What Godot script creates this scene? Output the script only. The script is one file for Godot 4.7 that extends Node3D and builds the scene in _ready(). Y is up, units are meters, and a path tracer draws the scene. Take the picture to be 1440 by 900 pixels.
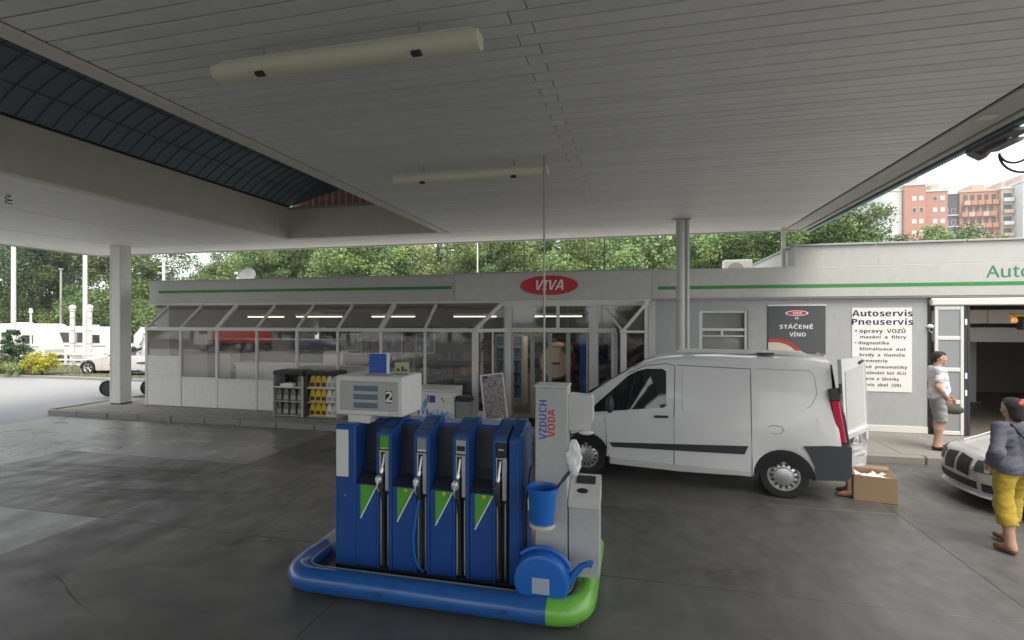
extends Node3D
# A petrol station forecourt under a slatted canopy, with its shop, workshop, pump island and vehicles.

class MB:
	# collects triangles (counter-clockwise seen from outside) and turns them into one mesh
	var t := PackedVector3Array()
	var uv := PackedVector2Array()
	func tri(a: Vector3, b: Vector3, c: Vector3) -> void:
		t.append(a); t.append(b); t.append(c)
	func quad(a: Vector3, b: Vector3, c: Vector3, d: Vector3) -> void:
		tri(a, b, c); tri(a, c, d)
	func quv(a: Vector3, b: Vector3, c: Vector3, d: Vector3) -> void:
		quad(a, b, c, d)
		uv.append_array([Vector2(0, 1), Vector2(1, 1), Vector2(1, 0), Vector2(0, 1), Vector2(1, 0), Vector2(0, 0)])
	func qo(a: Vector3, b: Vector3, c: Vector3, d: Vector3, o: Vector3) -> void:
		var n := (b - a).cross(d - a) + (d - c).cross(b - c)
		if n.dot((a + b + c + d) * 0.25 - o) < 0.0: quad(a, d, c, b)
		else: quad(a, b, c, d)
	func to(a: Vector3, b: Vector3, c: Vector3, o: Vector3) -> void:
		if (b - a).cross(c - a).dot((a + b + c) / 3.0 - o) < 0.0: tri(a, c, b)
		else: tri(a, b, c)
	func box(ctr: Vector3, size: Vector3, bev := 0.0, bs := Basis()) -> MB:
		var h := size * 0.5
		var bv := minf(bev, minf(h.x, minf(h.y, h.z)) * 0.9)
		var P := {}
		for sx in [-1, 1]:
			for sy in [-1, 1]:
				for sz in [-1, 1]:
					var s := Vector3(sx, sy, sz)
					P[[sx, sy, sz, 0]] = ctr + bs * (s * (h - Vector3(0, bv, bv)))
					P[[sx, sy, sz, 1]] = ctr + bs * (s * (h - Vector3(bv, 0, bv)))
					P[[sx, sy, sz, 2]] = ctr + bs * (s * (h - Vector3(bv, bv, 0)))
		for s in [-1, 1]:
			qo(P[[s, -1, -1, 0]], P[[s, 1, -1, 0]], P[[s, 1, 1, 0]], P[[s, -1, 1, 0]], ctr)
			qo(P[[-1, s, -1, 1]], P[[1, s, -1, 1]], P[[1, s, 1, 1]], P[[-1, s, 1, 1]], ctr)
			qo(P[[-1, -1, s, 2]], P[[1, -1, s, 2]], P[[1, 1, s, 2]], P[[-1, 1, s, 2]], ctr)
		if bv > 0.0:
			for a in [-1, 1]:
				for b in [-1, 1]:
					qo(P[[a, b, -1, 0]], P[[a, b, 1, 0]], P[[a, b, 1, 1]], P[[a, b, -1, 1]], ctr)
					qo(P[[a, -1, b, 0]], P[[a, 1, b, 0]], P[[a, 1, b, 2]], P[[a, -1, b, 2]], ctr)
					qo(P[[-1, a, b, 1]], P[[1, a, b, 1]], P[[1, a, b, 2]], P[[-1, a, b, 2]], ctr)
					for c in [-1, 1]:
						to(P[[a, b, c, 0]], P[[a, b, c, 1]], P[[a, b, c, 2]], ctr)
		return self
	func bb(x0: float, x1: float, y0: float, y1: float, z0: float, z1: float, bev := 0.0) -> MB:
		return box(Vector3(x0 + x1, y0 + y1, z0 + z1) * 0.5, Vector3(absf(x1 - x0), absf(y1 - y0), absf(z1 - z0)), bev)
	func bar(p: Vector3, q: Vector3, w: float, h: float, bev := 0.0, up := Vector3.UP) -> MB:
		var d := (q - p).normalized()
		var r := up.cross(d)
		if r.length() < 0.01: r = Vector3.RIGHT
		r = r.normalized()
		return box((p + q) * 0.5, Vector3(w, h, p.distance_to(q)), bev, Basis(r, d.cross(r), d))
	func ring(ctr: Vector3, ax: Vector3, r: float, n: int) -> PackedVector3Array:
		var u := ax.cross(Vector3.UP if absf(ax.y) < 0.9 else Vector3.RIGHT).normalized()
		var v := ax.cross(u).normalized()
		var o := PackedVector3Array()
		for i in n: o.append(ctr + (u * cos(TAU * i / n) + v * sin(TAU * i / n)) * r)
		return o
	func loft(rings: Array, caps := true, closed := false) -> MB:
		# rings run counter-clockwise seen from where the loft heads
		var m := rings.size()
		for i in (m if closed else m - 1):
			var A: PackedVector3Array = rings[i]
			var B: PackedVector3Array = rings[(i + 1) % m]
			var n := A.size()
			for j in n:
				var k := (j + 1) % n
				if A[j].distance_squared_to(A[k]) < 1e-10: tri(A[j], B[k], B[j])
				elif B[j].distance_squared_to(B[k]) < 1e-10: tri(A[j], A[k], B[j])
				else: quad(A[j], A[k], B[k], B[j])
		if caps and not closed:
			for e in [0, m - 1]:
				var R: PackedVector3Array = rings[e]
				var c := Vector3.ZERO
				for p in R: c += p / R.size()
				for j in R.size():
					var k := (j + 1) % R.size()
					if e == 0: tri(c, R[k], R[j])
					else: tri(c, R[j], R[k])
		return self
	func cyl(p: Vector3, q: Vector3, r0: float, r1 := -1.0, n := 14, caps := true) -> MB:
		if r1 < 0.0: r1 = r0
		var d := (q - p).normalized()
		return loft([ring(p, d, r0, n), ring(q, d, r1, n)], caps)
	func tube(path: Array, r, n := 8, closed := false) -> MB:
		var rings := []
		var m := path.size()
		var prev := Vector3.ZERO
		for i in m:
			var a: Vector3 = path[(i - 1 + m) % m if closed else maxi(i - 1, 0)]
			var b: Vector3 = path[(i + 1) % m if closed else mini(i + 1, m - 1)]
			var d := (b - a).normalized()
			if i == 0: prev = d.cross(Vector3.UP if absf(d.y) < 0.9 else Vector3.RIGHT).normalized()
			var u := (prev - d * prev.dot(d)).normalized()
			prev = u
			var v := d.cross(u)
			var rr: float = r[i] if r is Array else r
			var o := PackedVector3Array()
			for j in n: o.append(path[i] + (u * cos(TAU * j / n) + v * sin(TAU * j / n)) * rr)
			rings.append(o)
		return loft(rings, not closed, closed)
	func lathe(prof: Array, at := Transform3D(), n := 24) -> MB:
		# profile of (radius, height), turned about y
		var rings := []
		for p in prof:
			var o := PackedVector3Array()
			for j in n: o.append(at * Vector3(cos(TAU * j / n) * p.x, p.y, -sin(TAU * j / n) * p.x))
			rings.append(o)
		return loft(rings, false)
	func prism(poly: PackedVector2Array, depth: float, at := Transform3D()) -> MB:
		# polygon in the xy plane, pushed out along +z
		var p := poly.duplicate()
		if Geometry2D.is_polygon_clockwise(p): p.reverse()
		var ix := Geometry2D.triangulate_polygon(p)
		for i in range(0, ix.size(), 3):
			var a := p[ix[i]]; var b := p[ix[i + 1]]; var c := p[ix[i + 2]]
			if (b - a).cross(c - a) < 0.0:
				var w := b; b = c; c = w
			tri(at * Vector3(a.x, a.y, depth), at * Vector3(b.x, b.y, depth), at * Vector3(c.x, c.y, depth))
			tri(at * Vector3(a.x, a.y, 0), at * Vector3(c.x, c.y, 0), at * Vector3(b.x, b.y, 0))
		for i in p.size():
			var a := p[i]; var b := p[(i + 1) % p.size()]
			quad(at * Vector3(a.x, a.y, 0), at * Vector3(b.x, b.y, 0), at * Vector3(b.x, b.y, depth), at * Vector3(a.x, a.y, depth))
		return self
	func ball(c: Vector3, r: Vector3, n := 14) -> MB:
		var prof := []
		for i in n / 2 + 1:
			var a := -PI / 2 + PI * i / (n / 2)
			prof.append(Vector2(maxf(cos(a), 0.0), sin(a)))
		return lathe(prof, Transform3D(Basis.from_scale(r), c), n)
	func xf(m: Transform3D) -> MB:
		for i in t.size(): t[i] = m * t[i]
		return self
	func add(o: MB, m := Transform3D()) -> MB:
		for p in o.t: t.append(m * p)
		return self
	func mesh(angle := 40.0) -> ArrayMesh:
		var n := t.size()
		var N := PackedVector3Array(); N.resize(n)
		var F := PackedVector3Array(); F.resize(n / 3)
		for i in n / 3: F[i] = (t[i * 3 + 1] - t[i * 3]).cross(t[i * 3 + 2] - t[i * 3])
		if angle <= 0.0:
			for i in n: N[i] = F[i / 3].normalized()
		else:
			var key := {}
			for i in n:
				var q := Vector3i((t[i] * 4000.0).round())
				if key.has(q): key[q].append(i / 3)
				else: key[q] = [i / 3]
			var U := PackedVector3Array(); U.resize(n / 3)
			for i in n / 3: U[i] = F[i].normalized()
			var lim := cos(deg_to_rad(angle))
			for i in n:
				var q := Vector3i((t[i] * 4000.0).round())
				var f := U[i / 3]
				var s := Vector3.ZERO
				for j in key[q]:
					if U[j].dot(f) > lim: s += F[j]
				N[i] = s.normalized() if s.length_squared() > 1e-20 else f
		var T := PackedVector3Array(); T.resize(n)
		var N2 := PackedVector3Array(); N2.resize(n)
		var V := PackedVector2Array()
		if uv.size() == n: V.resize(n)
		for i in range(0, n, 3):
			for e in 3:
				var s: int = i + [0, 2, 1][e]
				T[i + e] = t[s]; N2[i + e] = N[s]
				if V.size(): V[i + e] = uv[s]
		var arr := []; arr.resize(Mesh.ARRAY_MAX)
		arr[Mesh.ARRAY_VERTEX] = T; arr[Mesh.ARRAY_NORMAL] = N2
		if V.size(): arr[Mesh.ARRAY_TEX_UV] = V
		var m := ArrayMesh.new()
		m.add_surface_from_arrays(Mesh.PRIMITIVE_TRIANGLES, arr)
		return m

var taken := {}
var M := {}
var rng := RandomNumberGenerator.new()

func V(x: float, y: float, z: float) -> Vector3: return Vector3(x, y, z)

func mb() -> MB: return MB.new()

func fresh(called: String, parent: Node) -> String:
	var k := str(parent.get_instance_id()) + called
	taken[k] = taken.get(k, -1) + 1
	return called if taken[k] == 0 else "%s_%03d" % [called, taken[k]]

func put(called: String, m: Mesh, mat: Material, parent: Node = self) -> MeshInstance3D:
	var o := MeshInstance3D.new()
	o.mesh = m
	o.material_override = mat
	o.name = fresh(called, parent)
	parent.add_child(o, true)
	return o

func obj(called: String, b: MB, mat: Material, parent: Node = self, angle := 40.0) -> MeshInstance3D:
	return put(called, b.mesh(angle), mat, parent)

func tag(o: Node, label: String, category := "", group := "") -> Node:
	o.set_meta("label", label)
	if category: o.set_meta("category", category)
	if group: o.set_meta("group", group)
	return o

func thing(called: String, label: String, category: String, at := Vector3.ZERO, turn := 0.0, group := "") -> Node3D:
	var o := Node3D.new()
	o.name = fresh(called, self)
	add_child(o, true)
	o.position = at
	o.rotation.y = turn
	tag(o, label, category, group)
	return o

func dup(src: Node3D, label: String, at: Vector3, turn := 0.0, group := "") -> Node3D:
	var o: Node3D = src.duplicate()
	var base := String(src.name)
	var us := base.rfind("_")
	if us > 0 and base.substr(us + 1).is_valid_int(): base = base.substr(0, us)
	o.name = fresh(base, self)
	add_child(o, true)
	o.position = at
	o.rotation.y = turn
	o.set_meta("label", label)
	if group: o.set_meta("group", group)
	return o

func struct(called: String) -> Node3D:
	var o := Node3D.new()
	o.name = fresh(called, self)
	add_child(o, true)
	o.set_meta("kind", "structure")
	return o

func text(called: String, s: String, h: float, at: Vector3, mat: Material, parent: Node, wide := 1.0, bs := Basis(), font := "Droid Sans", bold := true, depth := 0.006, align := 1) -> MeshInstance3D:
	# raised lettering of cap height h whose back lies at «at», facing +z before the basis bs turns it
	var f := SystemFont.new()
	f.font_names = PackedStringArray([font])
	f.font_weight = 700 if bold else 400
	var tm := TextMesh.new()
	tm.font = f
	tm.font_size = 64
	tm.pixel_size = h / 46.0
	tm.depth = depth
	tm.curve_step = 2.0
	tm.text = s
	tm.horizontal_alignment = [HORIZONTAL_ALIGNMENT_LEFT, HORIZONTAL_ALIGNMENT_CENTER][align]
	tm.vertical_alignment = VERTICAL_ALIGNMENT_CENTER
	var o := put(called, tm, mat, parent)
	o.transform = Transform3D(bs * Basis.from_scale(Vector3(wide, 1, 1)), at)
	return o

# ---- materials
func noise_img(size: int, freq: float, oct: int, sd: int, lo: float, hi: float, gamma := 1.0, stretch := Vector2.ONE) -> ImageTexture:
	# a seamless grey field between lo and hi (as stored, sRGB)
	var n := FastNoiseLite.new()
	n.noise_type = FastNoiseLite.TYPE_SIMPLEX_SMOOTH
	n.frequency = 1.0
	n.fractal_octaves = oct
	n.seed = sd
	var im := Image.create(size, size, false, Image.FORMAT_RGB8)
	var data := PackedByteArray(); data.resize(size * size * 3)
	for y in size:
		var b := TAU * y / size
		for x in size:
			var a := TAU * x / size
			# a torus in 3-D folded so that it closes both ways
			var R := freq
			var v := n.get_noise_3d((2.0 + cos(b)) * cos(a) * R * stretch.x, (2.0 + cos(b)) * sin(a) * R * stretch.x, sin(b) * R * stretch.y * 2.0)
			var w := pow(clampf(v * 0.85 + 0.5, 0.0, 1.0), gamma)
			var g := int(clampf(lerpf(lo, hi, w), 0.0, 1.0) * 255.0)
			var i := (y * size + x) * 3
			data[i] = g; data[i + 1] = g; data[i + 2] = g
	im.set_data(size, size, false, Image.FORMAT_RGB8, data)
	return ImageTexture.create_from_image(im)

func normal_of(tx: ImageTexture, strength: float) -> ImageTexture:
	var im := tx.get_image().duplicate() as Image
	im.convert(Image.FORMAT_RGBA8)
	im.bump_map_to_normal_map(strength)
	return ImageTexture.create_from_image(im)

func mk(called: String, c: Color, rough := 0.6, metal := 0.0, tex: Texture2D = null, scale := 1.0, rtex: Texture2D = null, world := false) -> StandardMaterial3D:
	# c holds linear base colour
	var m := StandardMaterial3D.new()
	m.resource_name = called
	m.albedo_color = c.linear_to_srgb()
	m.roughness = rough
	m.metallic = metal
	if tex or rtex:
		m.albedo_texture = tex
		m.roughness_texture = rtex
		m.uv1_triplanar = true
		m.uv1_world_triplanar = world
		m.uv1_scale = Vector3.ONE * scale
	M[called] = m
	return m

func glass(called: String, tint: Color, alpha: float, metal := 0.0) -> StandardMaterial3D:
	var m := mk(called, tint, 0.03, metal)
	m.transparency = BaseMaterial3D.TRANSPARENCY_ALPHA
	m.albedo_color.a = alpha
	m.metallic_specular = 0.7
	return m

func paint(called: String, c: Color, rough := 0.3, coat := 0.6, tex: Texture2D = null, scale := 1.0) -> StandardMaterial3D:
	var m := mk(called, c, rough, 0.0, tex, scale)
	m.clearcoat_enabled = true
	m.clearcoat = coat
	m.clearcoat_roughness = 0.06
	return m

func glow(called: String, c: Color, e: float) -> StandardMaterial3D:
	var m := mk(called, c, 0.5)
	m.emission_enabled = true
	m.emission = c.linear_to_srgb()
	m.emission_energy_multiplier = e
	return m

# ---- bodies: a field of tapered capsules, meshed as surface nets
func sdf(bones: Array, cell: float, kk := 70.0) -> MB:
	# each bone: [a, b, radius a, radius b, (clips: array of [point, normal], what lies along the normal is cut)]
	var lo := Vector3.INF; var hi := -Vector3.INF
	for b in bones:
		var r := maxf(b[2], b[3]) + 0.02 + cell * 2.0
		lo = lo.min(b[0] - Vector3.ONE * r).min(b[1] - Vector3.ONE * r)
		hi = hi.max(b[0] + Vector3.ONE * r).max(b[1] + Vector3.ONE * r)
	var nx := int((hi.x - lo.x) / cell) + 2
	var ny := int((hi.y - lo.y) / cell) + 2
	var nz := int((hi.z - lo.z) / cell) + 2
	var acc := PackedFloat32Array(); acc.resize(nx * ny * nz)
	for b in bones:
		var a: Vector3 = b[0]; var e: Vector3 = b[1]
		var ra: float = b[2]; var rb: float = b[3]
		var r := maxf(ra, rb) + 0.02 + cell
		var l := ((a.min(e) - Vector3.ONE * r - lo) / cell).floor()
		var h := ((a.max(e) + Vector3.ONE * r - lo) / cell).ceil()
		var ab := e - a
		var L := maxf(ab.length_squared(), 1e-9)
		var cl: Array = b[4] if b.size() > 4 else []
		for z in range(int(l.z), mini(int(h.z) + 1, nz)):
			for y in range(int(l.y), mini(int(h.y) + 1, ny)):
				var row := (z * ny + y) * nx
				for x in range(int(l.x), mini(int(h.x) + 1, nx)):
					var p := lo + Vector3(x, y, z) * cell
					var t := clampf((p - a).dot(ab) / L, 0.0, 1.0)
					var d := p.distance_to(a + ab * t) - lerpf(ra, rb, t)
					for c in cl: d = maxf(d, (p - c[0]).dot(c[1]))
					if d < 0.06: acc[row + x] += exp(-d * kk)
	var f := PackedFloat32Array(); f.resize(acc.size())
	for i in acc.size(): f[i] = log(acc[i]) / kk if acc[i] > 1e-6 else -0.2
	var out := MB.new()
	var vid := {}
	var off := [0, 1, nx, nx + 1, nx * ny, nx * ny + 1, nx * ny + nx, nx * ny + nx + 1]
	var edges := [[0, 1], [2, 3], [4, 5], [6, 7], [0, 2], [1, 3], [4, 6], [5, 7], [0, 4], [1, 5], [2, 6], [3, 7]]
	for z in nz - 1:
		for y in ny - 1:
			var row := (z * ny + y) * nx
			for x in nx - 1:
				var i := row + x
				var s := 0
				if f[i] > 0.0: s += 1
				if f[i + 1] > 0.0: s += 1
				if f[i + nx] > 0.0: s += 1
				if f[i + nx + 1] > 0.0: s += 1
				var j := i + nx * ny
				if f[j] > 0.0: s += 1
				if f[j + 1] > 0.0: s += 1
				if f[j + nx] > 0.0: s += 1
				if f[j + nx + 1] > 0.0: s += 1
				if s == 0 or s == 8: continue
				var sum := Vector3.ZERO
				var n := 0
				for ed in edges:
					var fa := f[i + off[ed[0]]]; var fb := f[i + off[ed[1]]]
					if (fa > 0.0) != (fb > 0.0):
						var t := fa / (fa - fb)
						var pa := Vector3(ed[0] & 1, (ed[0] >> 1) & 1, ed[0] >> 2)
						var pb := Vector3(ed[1] & 1, (ed[1] >> 1) & 1, ed[1] >> 2)
						sum += pa.lerp(pb, t); n += 1
				vid[i] = lo + (Vector3(x, y, z) + sum / n) * cell
	var st := [1, nx, nx * ny]
	for i in vid:
		for ax in 3:
			var u: int = st[(ax + 1) % 3]; var w: int = st[(ax + 2) % 3]
			var ina := f[i] > 0.0
			if ina == (f[i + st[ax]] > 0.0): continue
			if not (vid.has(i - u) and vid.has(i - w) and vid.has(i - u - w)): continue
			if ina: out.quad(vid[i - u - w], vid[i - w], vid[i], vid[i - u])
			else: out.quad(vid[i - u - w], vid[i - u], vid[i], vid[i - w])
	return out

func scuffs() -> ImageTexture:
	# paint rubbed by tyres: mostly clean, with dark scrapes along the length
	var n := FastNoiseLite.new(); n.seed = 5; n.frequency = 0.02; n.fractal_octaves = 5
	var im := Image.create(256, 256, false, Image.FORMAT_RGB8)
	for y in 256:
		for x in 256:
			var v := n.get_noise_2d(x * 0.8, y * 3.0)
			var w := n.get_noise_2d(x * 0.5 + 900.0, y * 0.5)
			im.set_pixel(x, y, Color(1, 1, 1).lerp(Color(0.74, 0.74, 0.75), smoothstep(0.15, 0.45, v) * smoothstep(-0.1, 0.3, w)))
	return ImageTexture.create_from_image(im)

func stain_material(called: String, sd: int, c: Color, strength: float, long: float) -> StandardMaterial3D:
	# a soft-edged spill soaked into the concrete
	var n := FastNoiseLite.new(); n.seed = sd; n.frequency = 0.025; n.fractal_octaves = 5
	var im := Image.create(128, 128, false, Image.FORMAT_RGBA8)
	for y in 128:
		for x in 128:
			var p := Vector2(x - 63.5, y - 63.5) / 63.5
			var e := n.get_noise_2d(x / long, y * 1.0) * 0.9
			var a := smoothstep(1.0, 0.25, p.length() + e * 0.7) * clampf(0.55 + n.get_noise_2d(x * 2.0 / long + 300.0, y * 2.5) * 1.1, 0.0, 1.0)
			im.set_pixel(x, y, Color(c.r, c.g, c.b, a * strength * smoothstep(1.0, 0.85, maxf(absf(p.x), absf(p.y)))))
	var m := StandardMaterial3D.new()
	m.resource_name = called
	m.albedo_texture = ImageTexture.create_from_image(im)
	m.transparency = BaseMaterial3D.TRANSPARENCY_ALPHA
	m.roughness = 0.55
	return m

func stains(parent: Node) -> void:
	var K := [stain_material("oil_spill", 3, Color(0.27, 0.26, 0.25), 0.28, 1.0), stain_material("tyre_smear", 8, Color(0.24, 0.23, 0.22), 0.38, 5.0), stain_material("pale_wear", 15, Color(0.66, 0.66, 0.64), 0.22, 2.0)]
	var L := [[0, -7.6, -6.6, 1.3, 0.7, 0.2], [0, -5.4, -8.6, 0.9, 0.5, -0.3], [0, -4.2, -5.0, 0.5, 0.45, 0.6], [0, 0.9, -5.4, 0.5, 0.3, 0.1], [0, 1.6, -4.1, 0.35, 0.3, 0.0], [0, -2.2, -9.2, 0.7, 0.4, 0.5], [1, -8.5, -6.7, 2.4, 0.5, 0.05], [1, -7.2, -5.9, 2.6, 0.35, 0.12], [1, -3.6, -7.9, 3.2, 0.28, -0.06], [1, -1.8, -6.9, 3.0, 0.28, -0.06], [1, 1.4, -3.6, 1.5, 0.3, 0.35], [2, -11.0, -8.2, 2.6, 1.1, 0.1], [2, -9.4, -9.4, 2.2, 0.7, 0.0], [2, 1.2, -9.3, 1.4, 0.5, 0.1], [2, -4.6, -4.2, 1.2, 0.8, 0.4]]
	# hairline cracks, thin open lines in the slabs
	rng.seed = 19
	for c in [[-5.9, -3.9, 1.9, -0.35], [-3.9, -7.3, 2.6, 0.15], [0.6, -4.4, 2.4, -0.25], [-9.8, -6.9, 2.4, 0.3], [1.2, -7.0, 1.8, 0.9]]:
		var st := mb()
		var p := V(c[0], 0.003, c[1]); var a: float = c[3]
		var prev := [p, p]
		for k in 14:
			a += rng.randf_range(-0.35, 0.35)
			a = lerpf(a, c[3], 0.3)
			p += V(cos(a), 0, -sin(a)) * c[2] / 14.0
			var w := rng.randf_range(0.001, 0.004) * sin(PI * (k + 1) / 15.0)
			var sd := V(sin(a), 0, cos(a)) * w
			st.quad(prev[0], p + sd, p - sd, prev[1])
			prev = [p + sd, p - sd]
		obj("crack", st, M.gap, parent, 0.0)
	for i in L.size():
		var q: Array = L[i]
		var s := mb()
		s.quv(V(-q[3], 0, q[4]), V(q[3], 0, q[4]), V(q[3], 0, -q[4]), V(-q[3], 0, -q[4]))
		var o := obj("stain", s, K[q[0]], parent, 0.0)
		o.position = V(q[1], 0.004 + 0.0006 * i, q[2])
		o.rotation.y = q[5]

func print_cloth() -> ImageTexture:
	# pale cloth with a few soft grey violet prints
	var n := FastNoiseLite.new(); n.seed = 12; n.frequency = 0.03; n.fractal_octaves = 3
	var im := Image.create(128, 128, false, Image.FORMAT_RGB8)
	for y in 128:
		for x in 128:
			var v := n.get_noise_2d(x, y)
			im.set_pixel(x, y, Color(0.98, 0.98, 0.98).lerp(Color(0.66, 0.60, 0.70), smoothstep(0.34, 0.46, v)))
	return ImageTexture.create_from_image(im)

func materials() -> void:
	var mott := noise_img(512, 1.3, 5, 3, 0.965, 1.0)
	var fine := noise_img(512, 7.0, 4, 9, 0.86, 1.0)
	var conc := noise_img(1024, 1.8, 8, 21, 0.86, 1.02)
	var streak := noise_img(512, 1.1, 6, 33, 0.92, 1.0, 1.0, Vector2(0.6, 1.6))
	var rgh := noise_img(512, 1.0, 4, 44, 0.46, 0.74, 1.0)
	M.mott = mott; M.fine = fine
	var g := mk("forecourt_concrete", Color(0.128, 0.126, 0.12), 0.75, 0.0, conc, 0.16, rgh, true)
	g.detail_enabled = true; g.detail_albedo = streak; g.detail_blend_mode = BaseMaterial3D.BLEND_MODE_MUL
	g.uv2_triplanar = true; g.uv2_world_triplanar = true; g.uv2_scale = Vector3(0.34, 0.34, 0.34); g.detail_uv_layer = BaseMaterial3D.DETAIL_UV_2
	g.metallic_specular = 0.6
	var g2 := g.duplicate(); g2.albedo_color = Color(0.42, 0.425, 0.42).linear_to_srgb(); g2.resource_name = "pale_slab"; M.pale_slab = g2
	var g3 := g.duplicate(); g3.albedo_color = Color(0.22, 0.222, 0.217).linear_to_srgb(); g3.roughness_texture = noise_img(512, 0.7, 2, 45, 0.32, 0.52, 1.0); g3.resource_name = "sheen_slab"; M.sheen_slab = g3  # base colour lightened to paint in the reflected outside brightness; also smoother
	var g4 := g.duplicate(); g4.albedo_color = Color(0.105, 0.098, 0.09).linear_to_srgb(); g4.resource_name = "stained_slab"; M.stained_slab = g4
	mk("asphalt", Color(0.115, 0.112, 0.107), 0.8, 0.0, conc, 0.21, rgh, true)
	mk("road", Color(0.29, 0.295, 0.295), 0.85, 0.0, mott, 0.25, null, true)
	mk("asphalt_dark", Color(0.06, 0.06, 0.058), 0.9)
	mk("ground_far", Color(0.2, 0.21, 0.17), 0.9, 0.0, mott, 0.1, null, true)
	mk("grass", Color(0.15, 0.17, 0.085), 0.95, 0.0, fine, 0.6, null, true)
	mk("soil", Color(0.09, 0.075, 0.06), 0.95, 0.0, fine, 1.0, null, true)
	mk("kerb", Color(0.29, 0.28, 0.26), 0.85, 0.0, fine, 1.3, null, true)
	mk("paver", Color(0.37, 0.35, 0.305), 0.9, 0.0, conc, 0.5, null, true)
	mk("soffit", Color(0.75, 0.76, 0.74), 0.5, 0.0, mott, 0.3, null, true)
	mk("soffit_b", Color(0.72, 0.73, 0.71), 0.5, 0.0, mott, 0.23, null, true)
	mk("soffit_c", Color(0.77, 0.78, 0.76), 0.48, 0.0, mott, 0.27, null, true)
	mk("soffit_white", Color(0.85, 0.835, 0.80), 0.6, 0.0, mott, 0.2, null, true)
	mk("beam_beige", Color(0.68, 0.66, 0.56), 0.6, 0.0, mott, 0.25, null, true)
	mk("flange", Color(0.72, 0.68, 0.60), 0.55, 0.0, mott, 0.3, null, true)
	mk("gap", Color(0.035, 0.034, 0.032), 0.9)
	mk("vault", Color(0.20, 0.26, 0.31), 0.6, 0.0, mott, 0.4, null, true)
	mk("vault_rib", Color(0.09, 0.11, 0.135), 0.6)
	mk("tymp_red", Color(0.55, 0.27, 0.19), 0.8, 0.0, fine, 0.7, null, true)
	mk("tymp_pale", Color(0.6, 0.55, 0.46), 0.8)
	mk("white_metal", Color(0.72, 0.715, 0.68), 0.45, 0.0, mott, 0.5)
	mk("grey_metal", Color(0.42, 0.42, 0.41), 0.4, 0.2, mott, 0.6)
	mk("steel", Color(0.56, 0.56, 0.545), 0.45, 0.0, mott, 1.0)
	mk("gutter", Color(0.40, 0.39, 0.36), 0.55, 0.0, mott, 0.4, null, true)
	mk("teal_trim", Color(0.10, 0.22, 0.22), 0.4)
	mk("fascia", Color(0.53, 0.53, 0.505), 0.5, 0.0, mott, 0.3, null, true)
	mk("fascia_b", Color(0.58, 0.58, 0.555), 0.48, 0.0, mott, 0.27, null, true)
	mk("wall", Color(0.41, 0.425, 0.435), 0.65, 0.0, mott, 0.35, null, true)
	mk("panel_white", Color(0.78, 0.78, 0.75), 0.45, 0.0, mott, 0.4, null, true)
	mk("frame_white", Color(0.74, 0.735, 0.71), 0.4, 0.0, mott, 0.8)
	mk("stripe_green", Color(0.035, 0.25, 0.06), 0.5)
	mk("sign_green", Color(0.03, 0.22, 0.075), 0.5)
	mk("red", Color(0.55, 0.02, 0.03), 0.35)
	mk("white", Color(0.8, 0.8, 0.8), 0.5)
	mk("off_white", Color(0.72, 0.71, 0.68), 0.5)
	mk("black", Color(0.018, 0.018, 0.019), 0.5)
	mk("rubber", Color(0.022, 0.022, 0.023), 0.8, 0.0, fine, 2.0)
	mk("dark_plastic", Color(0.035, 0.037, 0.042), 0.5)
	mk("bumper_grey", Color(0.045, 0.05, 0.062), 0.55)
	mk("chrome", Color(0.75, 0.75, 0.75), 0.15, 1.0)
	mk("alu", Color(0.62, 0.62, 0.62), 0.3, 0.85)
	mk("lamp_cream", Color(0.74, 0.72, 0.57), 0.35)
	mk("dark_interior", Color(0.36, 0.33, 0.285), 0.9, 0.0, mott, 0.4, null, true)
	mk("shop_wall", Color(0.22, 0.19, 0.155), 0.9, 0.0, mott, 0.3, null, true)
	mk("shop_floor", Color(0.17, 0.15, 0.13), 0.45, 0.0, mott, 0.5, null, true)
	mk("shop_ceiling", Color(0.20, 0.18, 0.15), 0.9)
	glow("tube_light", Color(1.0, 0.86, 0.68), 1.0)
	glow("work_lamp", Color(1.0, 0.58, 0.2), 0.14)
	glass("shop_glass", Color(0.05, 0.055, 0.05), 0.015, 0.0)
	glass("roof_glass", Color(0.55, 0.53, 0.48), 0.07, 0.0)
	glass("door_glass", Color(0.05, 0.05, 0.05), 0.015, 0.0)
	mk("goods_blue", Color(0.025, 0.05, 0.14), 0.5); mk("goods_red", Color(0.20, 0.03, 0.03), 0.5); mk("goods_ochre", Color(0.24, 0.17, 0.05), 0.5); mk("goods_pale", Color(0.30, 0.30, 0.29), 0.5); mk("goods_green", Color(0.03, 0.10, 0.05), 0.5); mk("goods_grey", Color(0.12, 0.125, 0.13), 0.5); mk("goods_teal", Color(0.06, 0.12, 0.14), 0.5); mk("goods_dark", Color(0.03, 0.03, 0.032), 0.5)
	mk("shelf_dark", Color(0.07, 0.07, 0.07), 0.6)
	mk("seam_dark", Color(0.06, 0.06, 0.062), 0.7)
	mk("frosted", Color(0.28, 0.30, 0.31), 0.22)
	mk("pump_blue", Color(0.011, 0.07, 0.285), 0.38, 0.0, mott, 1.2)
	var scuff := scuffs()
	paint("bumper_blue", Color(0.012, 0.10, 0.34), 0.34, 0.45, scuff, 0.9)
	paint("bumper_green", Color(0.15, 0.46, 0.05), 0.34, 0.45, scuff, 0.9)
	mk("pump_green", Color(0.09, 0.37, 0.03), 0.5)
	mk("pump_dark", Color(0.02, 0.026, 0.04), 0.4)
	mk("pump_top", Color(0.035, 0.10, 0.24), 0.42, 0.0, mott, 1.0)
	mk("bucket_blue", Color(0.012, 0.13, 0.50), 0.35)
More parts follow.
